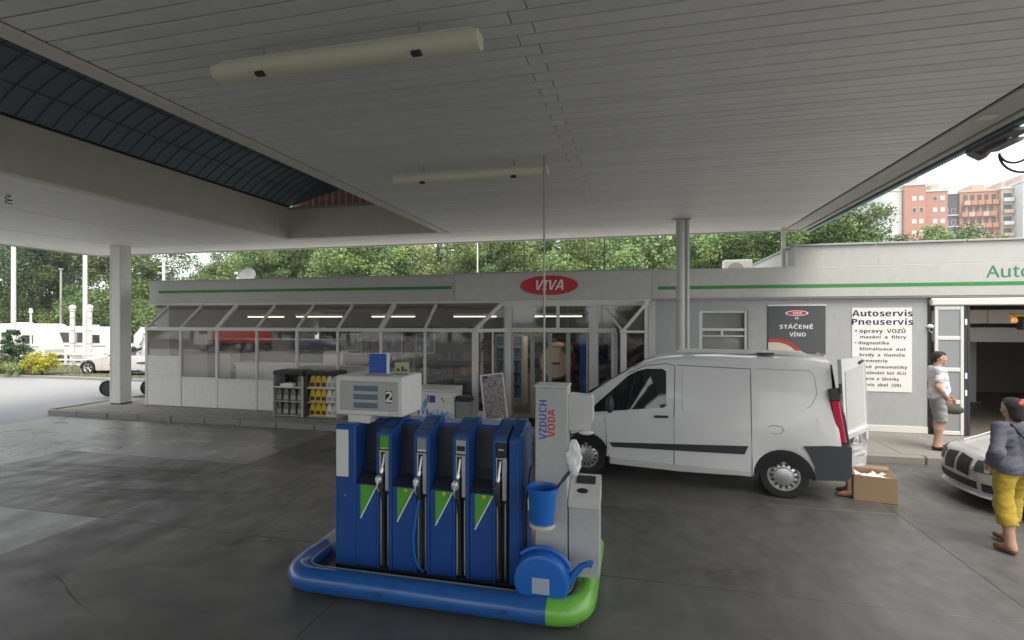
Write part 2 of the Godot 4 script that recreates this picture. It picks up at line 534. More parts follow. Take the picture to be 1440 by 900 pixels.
	mk("column_grey", Color(0.46, 0.47, 0.47), 0.45, 0.0, mott, 1.0)
	mk("yellow", Color(0.70, 0.47, 0.02), 0.4)
	mk("blue_print", Color(0.02, 0.10, 0.45), 0.5)
	paint("van_white", Color(0.71, 0.72, 0.73), 0.28, 0.7)
	paint("car_silver", Color(0.50, 0.505, 0.51), 0.3, 0.8)
	M.car_silver.metallic = 0.35
	paint("car_navy", Color(0.02, 0.035, 0.08), 0.3, 0.8)
	paint("truck_red", Color(0.62, 0.02, 0.03), 0.35, 0.5)
	mk("car_glass", Color(0.012, 0.016, 0.016), 0.04); M.car_glass.metallic_specular = 0.7
	mk("lamp_red", Color(0.45, 0.01, 0.05), 0.15)
	mk("lamp_clear", Color(0.55, 0.57, 0.6), 0.12, 0.4)
	mk("cardboard", Color(0.36, 0.25, 0.155), 0.85, 0.0, fine, 2.0)
	mk("paper", Color(0.82, 0.82, 0.80), 0.8)
	mk("skin", Color(0.52, 0.32, 0.24), 0.5); M.skin.subsurf_scatter_enabled = true; M.skin.subsurf_scatter_strength = 0.05
	mk("skin_tan", Color(0.42, 0.245, 0.175), 0.5)
	mk("hair_dark", Color(0.016, 0.013, 0.011), 0.6, 0.0, mott, 1.0)
	M.hair_dark.heightmap_enabled = true; M.hair_dark.heightmap_texture = noise_img(256, 9.0, 3, 71, 0.0, 1.0, 1.0, Vector2(1.0, 0.25)); M.hair_dark.heightmap_scale = 1.2; M.hair_dark.uv1_scale = Vector3.ONE * 3.0
	mk("tshirt", Color(0.86, 0.84, 0.88), 0.85, 0.0, print_cloth(), 2.2)
	mk("shorts_grey", Color(0.40, 0.41, 0.43), 0.9, 0.0, fine, 4.0)
	mk("olive", Color(0.10, 0.10, 0.075), 0.85, 0.0, fine, 4.0)
	mk("knit_grey", Color(0.13, 0.135, 0.175), 0.9, 0.0, fine, 5.0)
	mk("trousers_yellow", Color(0.50, 0.36, 0.045), 0.85, 0.0, fine, 4.0)
	mk("brown_leather", Color(0.20, 0.085, 0.04), 0.6)
	mk("hair_clip", Color(0.40, 0.065, 0.02), 0.5)
	mk("bark", Color(0.09, 0.07, 0.05), 0.95, 0.0, fine, 0.8)
	mk("block_red", Color(0.45, 0.225, 0.17), 0.85, 0.0, mott, 0.05, null, true)
	mk("block_orange", Color(0.47, 0.235, 0.155), 0.85, 0.0, mott, 0.06, null, true)
	mk("block_tan", Color(0.52, 0.40, 0.32), 0.85, 0.0, mott, 0.06, null, true)
	mk("block_pale", Color(0.60, 0.62, 0.63), 0.85, 0.0, mott, 0.05, null, true)
	mk("block_window", Color(0.62, 0.60, 0.58), 0.3)
	mk("block_dark", Color(0.07, 0.08, 0.10), 0.4)
	for k in 5:
		var lm := mk("leaf_%d" % k, [Color(0.075, 0.125, 0.04), Color(0.12, 0.175, 0.06), Color(0.16, 0.20, 0.085), Color(0.30, 0.30, 0.03), Color(0.045, 0.09, 0.035)][k] * 1.0, 0.6)
		lm.vertex_color_use_as_albedo = true
		lm.albedo_color = Color.WHITE
		lm.backlight_enabled = true
		lm.backlight = Color(0.10, 0.14, 0.03)

func view() -> void:
	var cam := Camera3D.new()
	cam.name = "camera"
	cam.position = V(0, 2.5, 0)
	cam.rotation.y = deg_to_rad(13.5)
	cam.fov = 64.01
	cam.near = 0.05
	cam.far = 900.0
	add_child(cam)
	cam.current = true
	var sky := ProceduralSkyMaterial.new()
	sky.sky_top_color = Color(0.90, 0.915, 0.935)
	sky.sky_horizon_color = Color(0.945, 0.95, 0.95)
	sky.sky_curve = 0.18
	sky.ground_bottom_color = Color(0.30, 0.30, 0.29)
	sky.ground_horizon_color = Color(0.80, 0.81, 0.80)
	sky.ground_curve = 0.05
	sky.energy_multiplier = 1.0
	sky.use_debanding = true
	var env := Environment.new()
	env.background_mode = Environment.BG_SKY
	env.sky = Sky.new()
	env.sky.sky_material = sky
	env.tonemap_mode = Environment.TONE_MAPPER_LINEAR
	env.tonemap_exposure = 2.6
	env.sdfgi_enabled = true
	env.ssao_enabled = true
	env.ssil_enabled = true
	env.fog_enabled = true
	env.fog_density = 0.0007
	env.fog_light_color = Color(0.9, 0.92, 0.93)
	var we := WorldEnvironment.new()
	we.name = "world_environment"
	we.environment = env
	add_child(we)
	var sun := DirectionalLight3D.new()
	sun.name = "sun"
	sun.light_energy = 0.5
	sun.light_color = Color(1.0, 0.97, 0.93)
	sun.light_angular_distance = 40.0
	sun.shadow_enabled = true
	sun.rotation_degrees = Vector3(-58, 35, 0)
	add_child(sun)

func ground() -> void:
	var gr := struct("ground")
	obj("ground_sheet", mb().bb(-420, 420, -0.6, -0.06, -420, 420), M.ground_far, gr)
	var ap := struct("road")
	obj("road_sheet", mb().bb(-60, -14.63, -0.3, -0.016, -21.2, 13), M.road, ap)
	obj("street_side", mb().bb(-60, 40, -0.32, -0.02, 13.0, 30.0), M.asphalt_dark, ap)
	obj("street_side", mb().bb(-14.62, 40, -0.32, -0.02, 9.9, 12.995), M.asphalt_dark, ap)
	# forecourt: concrete slabs with open joints under the canopy
	var fc := struct("forecourt")
	obj("joint_filler", mb().bb(-14.6, 3.3, -0.2, -0.012, -10.27, 9.9), M.gap, fc)
	var xs := [-14.62, -10.6, -6.56, -2.6, 3.29]
	var zs := [-10.27, -7.55, -5.08, -2.2, 1.8, 5.8, 9.9]
	for i in 4:
		for j in 6:
			var m: Material = M.forecourt_concrete
			if i == 0 and j < 3 or i == 1 and j == 0: m = M.sheen_slab
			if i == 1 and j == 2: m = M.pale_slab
			if i == 1 and j == 1: m = M.stained_slab
			if j >= 4: m = M.asphalt_dark  # unseen rows behind the viewer, darkened so the shop glass reflects less
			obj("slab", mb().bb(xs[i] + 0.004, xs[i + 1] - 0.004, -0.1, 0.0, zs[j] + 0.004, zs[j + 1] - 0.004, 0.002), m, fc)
	stains(fc)
	var ya := struct("yard")
	obj("asphalt_sheet", mb().bb(3.296, 40, -0.2, -0.004, -10.27, 30), M.asphalt, ya)
	# pavement before the shop, a step of 0.13 m
	var kb := struct("kerb")
	var x := -15.1
	var kv := [mb().bb(0.005, 0.995, -0.1, 0.13, -0.14, 0.0, 0.018).mesh(), mb().bb(0.005, 0.995, -0.1, 0.127, -0.142, -0.004, 0.024).mesh()]
	while x < 14.0:
		var k := put("kerb_stone", kv[int(absf(x * 7.0)) % 2], M.kerb, kb)
		k.position = V(x, 0, -10.28)
		x += 1.0
	for j in 6:
		var k := put("kerb_stone", kv[j % 2], M.kerb, kb)
		k.position = V(-15.1, 0, -10.43 - j)
		k.rotation.y = PI / 2
	var pv := struct("pavement")
	obj("bed", mb().bb(-14.96, 14, -0.1, 0.105, -20, -10.43), M.soil, pv)
	rng.seed = 5
	var st := mb()
	var zz := -10.425
	var row := 0
	while zz > -12.3:
		var xx := -14.95 - (0.15 if row % 2 else 0.0)
		while xx < 0.9:
			var dy := rng.randf_range(-0.003, 0.003)
			var a0 := maxf(xx, -14.95)
			var y := 0.128 + dy
			st.quad(V(a0 + .004, y, zz - .004), V(xx + .292, y, zz - .004), V(xx + .292, y, zz - .292), V(a0 + .004, y, zz - .292))
			st.quad(V(a0 + .004, y - .03, zz), V(xx + .292, y - .03, zz), V(xx + .292, y, zz - .004), V(a0 + .004, y, zz - .004))
			xx += 0.3
		zz -= 0.296
		row += 1
	var pm := obj("pavers", st, M.paver, pv, 0.0)
	pm.set_meta("kind", "stuff")
	var ax := 1.0
	while ax < 14.0:
		obj("paving_slab", mb().bb(ax + 0.004, ax + 1.196, 0.0, 0.128, -12.38, -10.43, 0.004), M.kerb, pv)
		ax += 1.2
	# grass verge over on the far side of the road
	var vg := struct("verge")
	obj("verge_kerb", mb().bb(-44, -16.5, -0.1, 0.09, -16.95, -16.75, 0.02), M.kerb, vg).rotation = Vector3(0, 0.0, 0)
	obj("verge_bank", mb().bb(-44, -16.5, -0.1, 0.06, -21.3, -16.95), M.grass, vg)
	obj("planting_bed", mb().bb(-36, -25.3, 0.0, 0.085, -18.4, -17.0, 0.02), M.soil, vg)
	var tf := mb()
	for k in 7000:
		var p := V(rng.randf_range(-38, -17), 0.055, rng.randf_range(-21.2, -17.0))
		if p.x < -25.2 and p.z > -18.45: continue
		var h := rng.randf_range(0.02, 0.06)
		var a := rng.randf() * TAU
		var d := V(cos(a), 0, sin(a)) * 0.03
		tf.tri(p - d, p + d, p + V(rng.randf_range(-.03, .03), h, rng.randf_range(-.03, .03)))
	var tg := obj("grass", tf, M.grass, self, 0.0)
	tg.set_meta("kind", "stuff")
	tag(tg, "short worn grass on the verge across the road", "grass")
	var lot := struct("car_park")
	obj("car_park_sheet", mb().bb(-90, -16, -0.3, -0.008, -60, -21.3), M.road, lot)

func canopy() -> void:
	var c := thing("canopy", "wide flat station canopy with slatted underside and dark vaulted rooflight", "canopy", V(0, 4.6, 0))
	# y is measured from the soffit from here on
	var sv := [M.soffit, M.soffit_b, M.soffit_c]
	var LN := [mb().bb(0.0, 3.5, 0.0, 0.02, -0.1375, 0, 0.004).mesh(), mb().bb(0.0, 4.06, 0.0, 0.02, -0.1375, 0, 0.004).mesh()]
	rng.seed = 11
	var z := 5.9
	var k := 0
	while z > -11.7:
		var o := 0.09 if k % 2 else -0.05
		var a := put("slat", LN[0], sv[rng.randi() % 3], c)
		a.position = V(-4.33, rng.randf_range(-.0012, .0012), z)
		a.scale.x = (-0.8 + o - 0.004 + 4.33) / 3.5
		var b := put("slat", LN[1], sv[rng.randi() % 3], c)
		b.position = V(-0.8 + o + 0.004, rng.randf_range(-.0012, .0012), z)
		b.scale.x = (3.36 + 0.8 - o - 0.004) / 4.06
		z -= 0.15
		k += 1
	obj("backing", mb().bb(-4.35, 3.37, 0.022, 0.05, -11.7, 6.2), M.gap, c)
	obj("roof_slab", mb().bb(-4.3, 3.9, 0.06, 0.95, -13.05, 6.2), M.grey_metal, c)
	# the plain strip along the shop
	obj("edge_soffit", mb().bb(-17.0, 3.37, 0.0, 0.055, -13.1, -11.72, 0.004), M.soffit_white, c)
	obj("edge_fascia", mb().bb(-17.02, 3.9, -0.03, 0.95, -13.16, -13.1, 0.006), M.fascia, c)
	# left section
	obj("left_soffit", mb().bb(-17.0, -8.71, 0.0, 0.055, -11.7, 6.2, 0.004), M.soffit_white, c)
	for q in [-14.2, -11.45]:
		obj("soffit_seam", mb().bb(q, q + 0.012, -0.003, 0.003, -11.7, 6.2), M.gutter, c)
	obj("roof_slab", mb().bb(-17.0, -8.9, 0.06, 0.95, -13.05, 6.2), M.grey_metal, c)
	obj("side_fascia", mb().bb(-17.06, -17.0, -0.03, 0.95, -13.16, 6.2, 0.006), M.fascia, c)
	obj("side_fascia", mb().bb(-17.06, 3.9, -0.03, 0.95, 6.2, 6.26, 0.006), M.fascia, c)
	# beams round the opening
	obj("beam", mb().bb(-8.9, -8.7, -0.002, 0.80, -11.7, 6.2, 0.006), M.beam_beige, c)
	obj("beam_cap", mb().bb(-8.9, -8.66, 0.80, 0.83, -11.5, 6.2, 0.004), M.gap, c)
	obj("beam", mb().bb(-4.56, -4.36, -0.012, 0.80, -11.45, 6.2, 0.006), M.flange, c)
	obj("beam_gap", mb().bb(-4.36, -4.335, 0.01, 0.06, -11.7, 6.2), M.gap, c)
	obj("end_beam", mb().bb(-8.7, -4.36, -0.004, 0.74, -11.7, -11.5, 0.006), M.beam_beige, c)
	obj("end_sill", mb().bb(-8.7, -4.56, 0.74, 0.80, -11.6, -11.46, 0.006), M.gutter, c)
	obj("near_beam", mb().bb(-8.7, -4.36, -0.004, 0.8, 6.0, 6.2, 0.006), M.beam_beige, c)
	# the barrel vault: a segment over 4.1 m with a rise of 0.85 m
	var w := 2.08; var rise := 0.80
	var R := (w * w + rise * rise) / (2.0 * rise)
	var cx := -6.62
	var arc := func(u: float, r: float) -> Vector3:
		var an := asin(w / R) * u
		return V(cx + sin(an) * r, 0.80 + rise - R + cos(an) * r, 0)
	var rings := []
	for zz in [6.0, -11.5]:
		var o := PackedVector3Array()
		for i in 25: o.append(arc.call(-1.0 + i / 12.0, R) + V(0, 0, zz))
		for i in 25: o.append(arc.call(1.0 - i / 12.0, R + 0.06) + V(0, 0, zz))
		o.reverse()
		rings.append(o)
	rings.reverse()
	obj("vault", mb().loft(rings), M.vault, c)
	var rp := []
	for i in 17: rp.append(arc.call(-1.0 + i / 8.0, R - 0.012))
	var rib := mb().tube(rp, 0.009, 5).mesh(60)
	var rz := 5.8
	while rz > -11.4:
		put("rib", rib, M.vault_rib, c).position.z = rz
		rz -= 0.24
	for u in [-0.75, -0.5, -0.25, 0.0, 0.25, 0.5, 0.75]:
		var p: Vector3 = arc.call(u, R - 0.03)
		obj("purlin", mb().bar(p + V(0, 0, -11.4), p + V(0, 0, 5.9), 0.01, 0.012), M.vault_rib, c)
	# end wall of the vault: red boards and pale battens
	var i2 := 0
	var px := cx - w + 0.12
	while px < cx + w - 0.1:
		var q := (px - cx) / w
		var y1 := 0.80 + rise - R + sqrt(maxf(R * R - pow(px - cx, 2), 0.0)) - 0.02
		var y2 := 0.80 + rise - R + sqrt(maxf(R * R - pow(px + 0.16 - cx, 2), 0.0)) - 0.02
		if minf(y1, y2) > 0.83:
			var poly := PackedVector2Array([Vector2(px, 0.80), Vector2(px + 0.15, 0.80), Vector2(px + 0.15, y2), Vector2(px, y1)])
			obj("end_board", mb().prism(poly, 0.03, Transform3D(Basis(), V(0, 0, -11.6))), M.tymp_red, c, 0.0)
			obj("end_batten", mb().bb(px - 0.02, px + 0.02, 0.80, y1 - 0.02, -11.57, -11.535), M.tymp_pale, c, 0.0)
		px += 0.19
		i2 += 1
	# gutter and trim along the right edge
	obj("edge_gap", mb().bb(3.365, 3.40, 0.012, 0.06, -13.1, 6.2), M.gap, c)
	obj("gutter_panel", mb().bb(3.40, 3.74, -0.005, 0.3, -13.1, -5.6, 0.012), M.gutter, c)
	obj("gutter_panel", mb().bb(3.40, 3.74, -0.005, 0.3, -5.58, 6.2, 0.012), M.gutter, c)
	obj("gutter_step", mb().bb(3.75, 3.84, -0.03, 0.3, -13.1, 6.2, 0.012), M.gutter, c)
	obj("gutter_gap", mb().bb(3.84, 3.87, 0.0, 0.4, -13.1, 6.2), M.gap, c)
	obj("drip_edge", mb().bb(3.87, 3.95, -0.06, 0.95, -13.16, 6.26, 0.012), M.teal_trim, c)
	obj("square_patch", mb().bb(3.45, 3.60, -0.012, -0.004, -6.35, -6.2), M.tymp_pale, c)

func column(at: Vector3) -> void:
	var t := thing("canopy_column", "square white painted canopy column left of the shop with pipe", "column", at)
	obj("shaft", mb().bb(-0.16, 0.16, 0, 4.472, -0.22, 0.12, 0.012), M.white_metal, t)
	obj("base_plate", mb().bb(-0.18, 0.18, 0, 0.03, -0.24, 0.14, 0.005), M.dark_plastic, t)
	obj("drain_pipe", mb().cyl(V(-0.21, 0.0, 0.07), V(-0.21, 4.47, 0.07), 0.04), M.soffit_white, t)
	for y in [1.1, 3.0]:
		obj("pipe_clip", mb().bb(-0.255, -0.155, y, y + 0.03, 0.02, 0.115, 0.005), M.grey_metal, t)

func round_column(at: Vector3) -> void:
	var t := thing("canopy_column", "round steel canopy column behind the white van with slim downpipe", "column", at)
	obj("shaft", mb().cyl(V(0, 0, 0), V(0, 4.472, 0), 0.095, 0.095, 24), M.steel, t)
	obj("downpipe", mb().cyl(V(0.135, 0, 0.02), V(0.135, 4.47, 0.02), 0.04, 0.04, 14), M.steel, t)
	obj("top_plate", mb().bb(-0.17, 0.19, 4.44, 4.468, -0.16, 0.16, 0.005), M.grey_metal, t)

func ceiling_light(at: Vector3, label: String) -> void:
	var t := thing("tube_light_fitting", label, "light fitting", at, 0.0)
	# long closed diffuser hanging under the slats, off
	var rings := []
	for x in [-1.07, -1.055, 1.055, 1.07]:
		var s := 0.93 if absf(x) > 1.06 else 1.0
		var o := PackedVector3Array()
		for i in 16:
			var a := TAU * i / 16
			var y := sin(a) * 0.075
			o.append(V(x, (y if y < 0.0 else minf(y, 0.045)) * s, cos(a) * 0.088 * s))
		o.reverse()
		rings.append(o)
	obj("diffuser", mb().loft(rings), M.lamp_cream, t, 30.0)
	obj("tray", mb().bb(-1.03, 1.03, 0.045, 0.075, -0.05, 0.05, 0.006), M.white_metal, t)
	for x in [-0.65, 0.62]:
		obj("clip", mb().box(V(x, -0.066, 0.045), V(0.075, 0.03, 0.05), 0.006), M.dark_plastic, t)
		obj("hanger", mb().cyl(V(x, 0.07, 0), V(x, 0.172, 0), 0.009, 0.009, 8), M.grey_metal, t)

func light_area(parent: Node3D, at: Vector3, size: Vector2, e: float, c: Color) -> void:
	var l := AreaLight3D.new()
	l.name = "lamp_light"
	l.area_size = size
	l.light_energy = e
	l.light_color = c
	l.shadow_enabled = true
	l.position = at
	l.rotation_degrees.x = -90
	parent.add_child(l, true)

func pane(parent: Node, a: Vector3, b: Vector3, c: Vector3, d: Vector3, m: Material, called := "pane") -> void:
	# a sheet of glass, single thickness of 8 mm, between four corners
	if m == M.shop_glass and called == "pane":
		var e := (b - a).cross(d - a).normalized() * 0.016
		pane(parent, a - e, b - e, c - e, d - e, m, "inner_pane")
	var n := (b - a).cross(d - a).normalized() * 0.004
	var o := mb()
	var f := [a + n, b + n, c + n, d + n]; var g := [a - n, b - n, c - n, d - n]
	o.quad(f[0], f[1], f[2], f[3]); o.quad(g[3], g[2], g[1], g[0])
	for i in 4: o.quad(g[i], g[(i + 1) % 4], f[(i + 1) % 4], f[i])
	obj(called, o, m, parent, 0.0)

func shop() -> void:
	var s := thing("shop_building", "low pale shop with sloping glazed front, green stripe and red oval sign", "shop", V(0, 0, 0))
	# shell
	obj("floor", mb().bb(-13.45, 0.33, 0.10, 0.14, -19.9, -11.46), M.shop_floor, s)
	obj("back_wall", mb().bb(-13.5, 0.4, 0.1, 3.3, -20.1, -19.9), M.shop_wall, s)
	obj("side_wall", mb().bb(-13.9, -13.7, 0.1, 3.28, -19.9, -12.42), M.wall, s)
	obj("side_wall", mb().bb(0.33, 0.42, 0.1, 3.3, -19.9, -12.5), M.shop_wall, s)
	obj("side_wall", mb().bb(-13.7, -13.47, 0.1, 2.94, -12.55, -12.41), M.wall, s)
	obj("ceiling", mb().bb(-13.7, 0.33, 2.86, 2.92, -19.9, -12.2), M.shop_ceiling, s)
	obj("roof", mb().bb(-14.0, 0.4, 3.3, 3.42, -20.1, -12.36), M.gutter, s)
	# fascia boards
	obj("fascia", mb().bb(-14.06, -4.46, 2.98, 3.64, -12.40, -12.30, 0.008), M.fascia, s)
	obj("fascia", mb().bb(-14.06, -13.96, 2.98, 3.64, -19.9, -12.405, 0.008), M.fascia, s)
	obj("fascia", mb().bb(-4.45, 0.37, 2.99, 3.665, -12.40, -12.27, 0.008), M.fascia_b, s)
	obj("fascia_trim", mb().bb(-14.06, 0.37, 2.95, 2.985, -12.36, -12.24, 0.006), M.frame_white, s)
	obj("stripe", mb().bb(-13.72, -4.53, 3.285, 3.365, -12.32, -12.293, 0.003), M.stripe_green, s)
	obj("cornice", mb().bb(-14.08, -4.46, 3.64, 3.665, -12.42, -12.28, 0.004), M.grey_metal, s)
	obj("cornice", mb().bb(-4.45, 0.38, 3.665, 3.69, -12.42, -12.25, 0.004), M.grey_metal, s)
	# porch: mullion lines on the front plane
	var mx := [-13.26, -12.1, -10.92, -9.67, -8.46, -7.29, -6.09, -4.93, -3.66]
	var Z := -11.5; var T := 2.25; var ZT := -12.27; var YT := 2.95; var B := 0.13
	var fr: Material = M.frame_white
	for i in mx.size():
		var w := 0.075 if i % 2 == 0 else 0.055
		if i == 8: w = 0.15
		obj("mullion", mb().bb(mx[i] - w / 2, mx[i] + w / 2, B, T - 0.04, Z - 0.07, Z, 0.006), fr, s)
		var rw := 0.13 if i in [2, 6] else 0.055
		if i == 8: rw = 0.10
		var tx: float = mx[i] + (0.02 if i < 8 else 0.5)
		obj("rafter", mb().bar(V(mx[i], T + 0.03, Z - 0.03), V(tx, YT, ZT), rw, 0.07, 0.006), fr, s)
	obj("transom", mb().bb(-13.30, -3.58, T - 0.04, T + 0.05, Z - 0.08, Z + 0.012, 0.008), fr, s)
	obj("head_rail", mb().bb(-13.5, -2.95, YT - 0.06, YT, ZT - 0.03, ZT + 0.04, 0.006), fr, s)
	var sill := [1.52, 0.90, 0.88, 0.88, 0.88, 0.88, 0.88, 0.62]
	for i in 8:
		var x0: float = mx[i] + 0.035; var x1: float = mx[i + 1] - (0.035 if i < 7 else 0.075)
		var y: float = sill[i]
		obj("base_panel", mb().bb(x0, x1, B + 0.01, y, Z - 0.05, Z - 0.012, 0.004), M.panel_white, s)
		if i > 0: obj("sill", mb().bb(x0, x1, y, y + 0.05, Z - 0.06, Z - 0.004, 0.004), fr, s)
		pane(s, V(x0, y + (0.0 if i == 0 else 0.05), Z - 0.035), V(x1, y + (0.0 if i == 0 else 0.05), Z - 0.035), V(x1, T - 0.04, Z - 0.035), V(x0, T - 0.04, Z - 0.035), M.shop_glass)
		var e := 0.02 if i < 7 else 0.5
		pane(s, V(x0, T + 0.05, Z - 0.045), V(x1, T + 0.05, Z - 0.045), V(x1 + e, YT - 0.05, ZT + 0.02), V(x0 + 0.02, YT - 0.05, ZT + 0.02), M.roof_glass, "roof_pane")
	obj("panel_joint", mb().bb(-13.2, -12.14, 0.98, 0.985, Z - 0.014, Z - 0.010), M.grey_metal, s)
	# left end of the porch
	pane(s, V(-13.27, B, -12.25), V(-13.27, B, Z - 0.08), V(-13.27, T, Z - 0.08), V(-13.27, T, -12.25), M.panel_white, "end_panel")
	var ep := PackedVector2Array([Vector2(Z - 0.05, T + 0.05), Vector2(ZT, T + 0.05), Vector2(ZT, YT - 0.05)])
	obj("end_pane", mb().prism(ep, 0.01, Transform3D(Basis(V(0, 0, 1), V(0, 1, 0), V(-1, 0, 0)), V(-13.26, 0, 0))), M.roof_glass, s, 0.0)
	# return wall down to the entrance
	var A := V(-3.60, 0, Z - 0.03); var C := V(-3.06, 0, -12.22)
	pane(s, A + V(0, 0.35, 0), C + V(0, 0.35, 0), C + V(0, T - 0.04, 0), A + V(0, T - 0.04, 0), M.shop_glass)
	pane(s, A + V(0, T + .05, 0), C + V(0, T + .05, 0), C + V(0, YT - .06, 0), C + V(-0.05, YT - .07, 0), M.roof_glass)
	obj("return_base", mb().bar(A + V(0, 0.24, 0), C + V(0, 0.24, 0), 0.05, 0.22, 0.004), M.panel_white, s)
	obj("return_rail", mb().bar(A + V(0, T, 0), C + V(0, T, 0), 0.06, 0.085, 0.006), fr, s)
	obj("return_mullion", mb().bar(A.lerp(C, 0.5) + V(0, B, 0), A.lerp(C, 0.5) + V(0, T - .04, 0), 0.04, 0.04, 0.004, Vector3.BACK), fr, s)
	# entrance wall at the back of the recess
	var E := -12.2
	obj("entrance_rail", mb().bb(-3.15, -0.42, T - 0.05, T + 0.06, E - 0.06, E + 0.02, 0.008), fr, s)
	obj("entrance_head", mb().bb(-3.15, 0.32, 2.83, 2.95, E - 0.05, E + 0.03, 0.006), fr, s)
	obj("entrance_post", mb().bb(-3.14, -2.95, B, 2.84, E - 0.06, E, 0.008), fr, s)
	obj("entrance_post", mb().bb(-1.06, -0.84, B, 2.84, E - 0.06, E, 0.008), fr, s)
	obj("entrance_post", mb().bb(-0.54, -0.40, B, T - 0.05, E - 0.06, E, 0.008), fr, s)
	var lf := [-2.94, -2.42, -1.99, -1.55, -1.07]
	for i in 4:
		var d := obj("sliding_door", mb().bb(lf[i], lf[i] + 0.045, B + 0.02, T - 0.06, E - 0.045, E - 0.005, 0.004), M.grey_metal, s)
		obj("stile", mb().bb(lf[i + 1] - 0.05, lf[i + 1] - 0.01, B + 0.02, T - 0.06, E - 0.045, E - 0.005, 0.004), M.grey_metal, d)
		obj("rail", mb().bb(lf[i] + 0.045, lf[i + 1] - 0.05, B + 0.02, B + 0.09, E - 0.04, E - 0.01, 0.004), M.grey_metal, d)
		pane(d, V(lf[i] + .045, B + .09, E - .025), V(lf[i + 1] - .05, B + .09, E - .025), V(lf[i + 1] - .05, T - .06, E - .025), V(lf[i] + .045, T - .06, E - .025), M.door_glass)
	obj("door_track", mb().bb(-2.94, -1.06, T - 0.06, T - 0.04, E - 0.06, E + 0.03), M.gutter, s)
	obj("threshold", mb().bb(-2.95, -1.06, B, B + 0.02, E - 0.06, E + 0.06, 0.004), M.grey_metal, s)
	pane(s, V(-0.84, B + 0.3, E - .03), V(-0.54, B + 0.3, E - .03), V(-0.54, T - .05, E - .03), V(-0.84, T - .05, E - .03), M.door_glass)
	obj("base_panel", mb().bb(-0.84, -0.54, B, B + 0.3, E - 0.05, E - 0.02, 0.004), M.panel_white, s)
	for q in [[-2.95, -1.84], [-1.76, -1.06], [-0.84, 0.3]]:
		pane(s, V(q[0], T + .06, E - .03), V(q[1], T + .06, E - .03), V(q[1], 2.84, E - .03), V(q[0], 2.84, E - .03), M.roof_glass)
	obj("entrance_post", mb().bb(-1.84, -1.76, T + 0.06, 2.84, E - 0.05, E, 0.006), fr, s)
	# small right hand porch with its hipped corner
	var K := V(-0.26, T, Z - 0.03)
	obj("mullion", mb().bb(-0.31, -0.18, B, T - 0.04, Z - 0.08, Z, 0.006), fr, s)
	obj("mullion", mb().bb(0.20, 0.27, B, YT, Z - 0.07, Z, 0.006), fr, s)
	obj("transom", mb().bb(-0.33, 0.27, T - 0.035, T + 0.02, Z - 0.075, Z + 0.006, 0.006), fr, s)
	obj("rafter", mb().bar(K, V(0.24, 2.86, Z - 0.03), 0.07, 0.07, 0.006), fr, s)
	obj("rafter", mb().bar(K, V(-0.72, 2.84, -12.17), 0.04, 0.05, 0.006), fr, s)
	obj("base_panel", mb().bb(-0.18, 0.2, B, 0.7, Z - 0.05, Z - 0.02, 0.004), M.panel_white, s)
	pane(s, V(-0.18, 0.7, Z - .03), V(0.2, 0.7, Z - .03), V(0.2, T - .035, Z - .03), V(-0.18, T - .035, Z - .03), M.door_glass)
	pane(s, V(-0.18, T + .02, Z - .04), V(0.2, T + .02, Z - .04), V(0.2, 2.8, Z - .04), V(0.19, 2.8, Z - .04), M.roof_glass)
	pane(s, V(-0.5, 0.2, -12.2), V(-0.27, 0.2, Z - .08), V(-0.27, T - .04, Z - .08), V(-0.5, T - .04, -12.2), M.door_glass)
	pane(s, V(0.24, 0.2, Z - .08), V(0.24, 0.2, -12.25), V(0.24, YT, -12.25), V(0.24, YT, Z - .08), M.panel_white, "end_panel")
	# the oval shop sign on its board
	var sg := thing("shop_sign", "red oval sign lettered VIVA in white on the shop fascia", "sign", V(-2.02, 3.34, -12.27))
	var el := PackedVector2Array()
	for i in 48: el.append(Vector2(cos(TAU * i / 48) * 0.70, sin(TAU * i / 48) * 0.235))
	obj("oval_plate", mb().prism(el, 0.05), M.red, sg, 30.0)
	text("lettering", "VIVA", 0.235, V(0.02, 0.0, 0.05), M.white, sg, 0.98, Basis(V(1, 0, 0), V(0.25, 1, 0), V(0, 0, 1)))
	# lit tubes inside
	var ti := -1
	for q in [[-12.6, -11.2, -14.6], [-10.3, -8.7, -14.0], [-7.7, -6.3, -14.0], [-5.2, -3.9, -14.3], [-2.7, -1.4, -14.0]]:
		ti += 1
		var xm: float = (q[0] + q[1]) / 2; var L: float = q[1] - q[0]
		var t := thing("shop_tube_lamp", "", "lamp", V(xm, 2.60, q[2]), 0.0, "lit fluorescent tubes under the shop ceiling")
		tag(t, "lit warm white fluorescent tube seen through the shop glazing, " + ["leftmost of the row", "second from the left", "above the middle of the shop", "left of the entrance", "over the entrance doors"][ti])
		obj("tube", mb().cyl(V(-L / 2, 0, 0), V(L / 2, 0, 0), 0.016), M.tube_light, t)
		obj("housing", mb().bb(-L / 2, L / 2, 0.03, 0.09, -0.06, 0.06, 0.006), M.off_white, t)
		for e in [-L / 2 + .2, L / 2 - .2]: obj("rod", mb().cyl(V(e, 0.09, 0), V(e, 0.255, 0), 0.008, 0.008, 6), M.grey_metal, t)
		light_area(t, V(0, -0.03, 0), Vector2(L, 0.08), 0.32, Color(1.0, 0.9, 0.76))

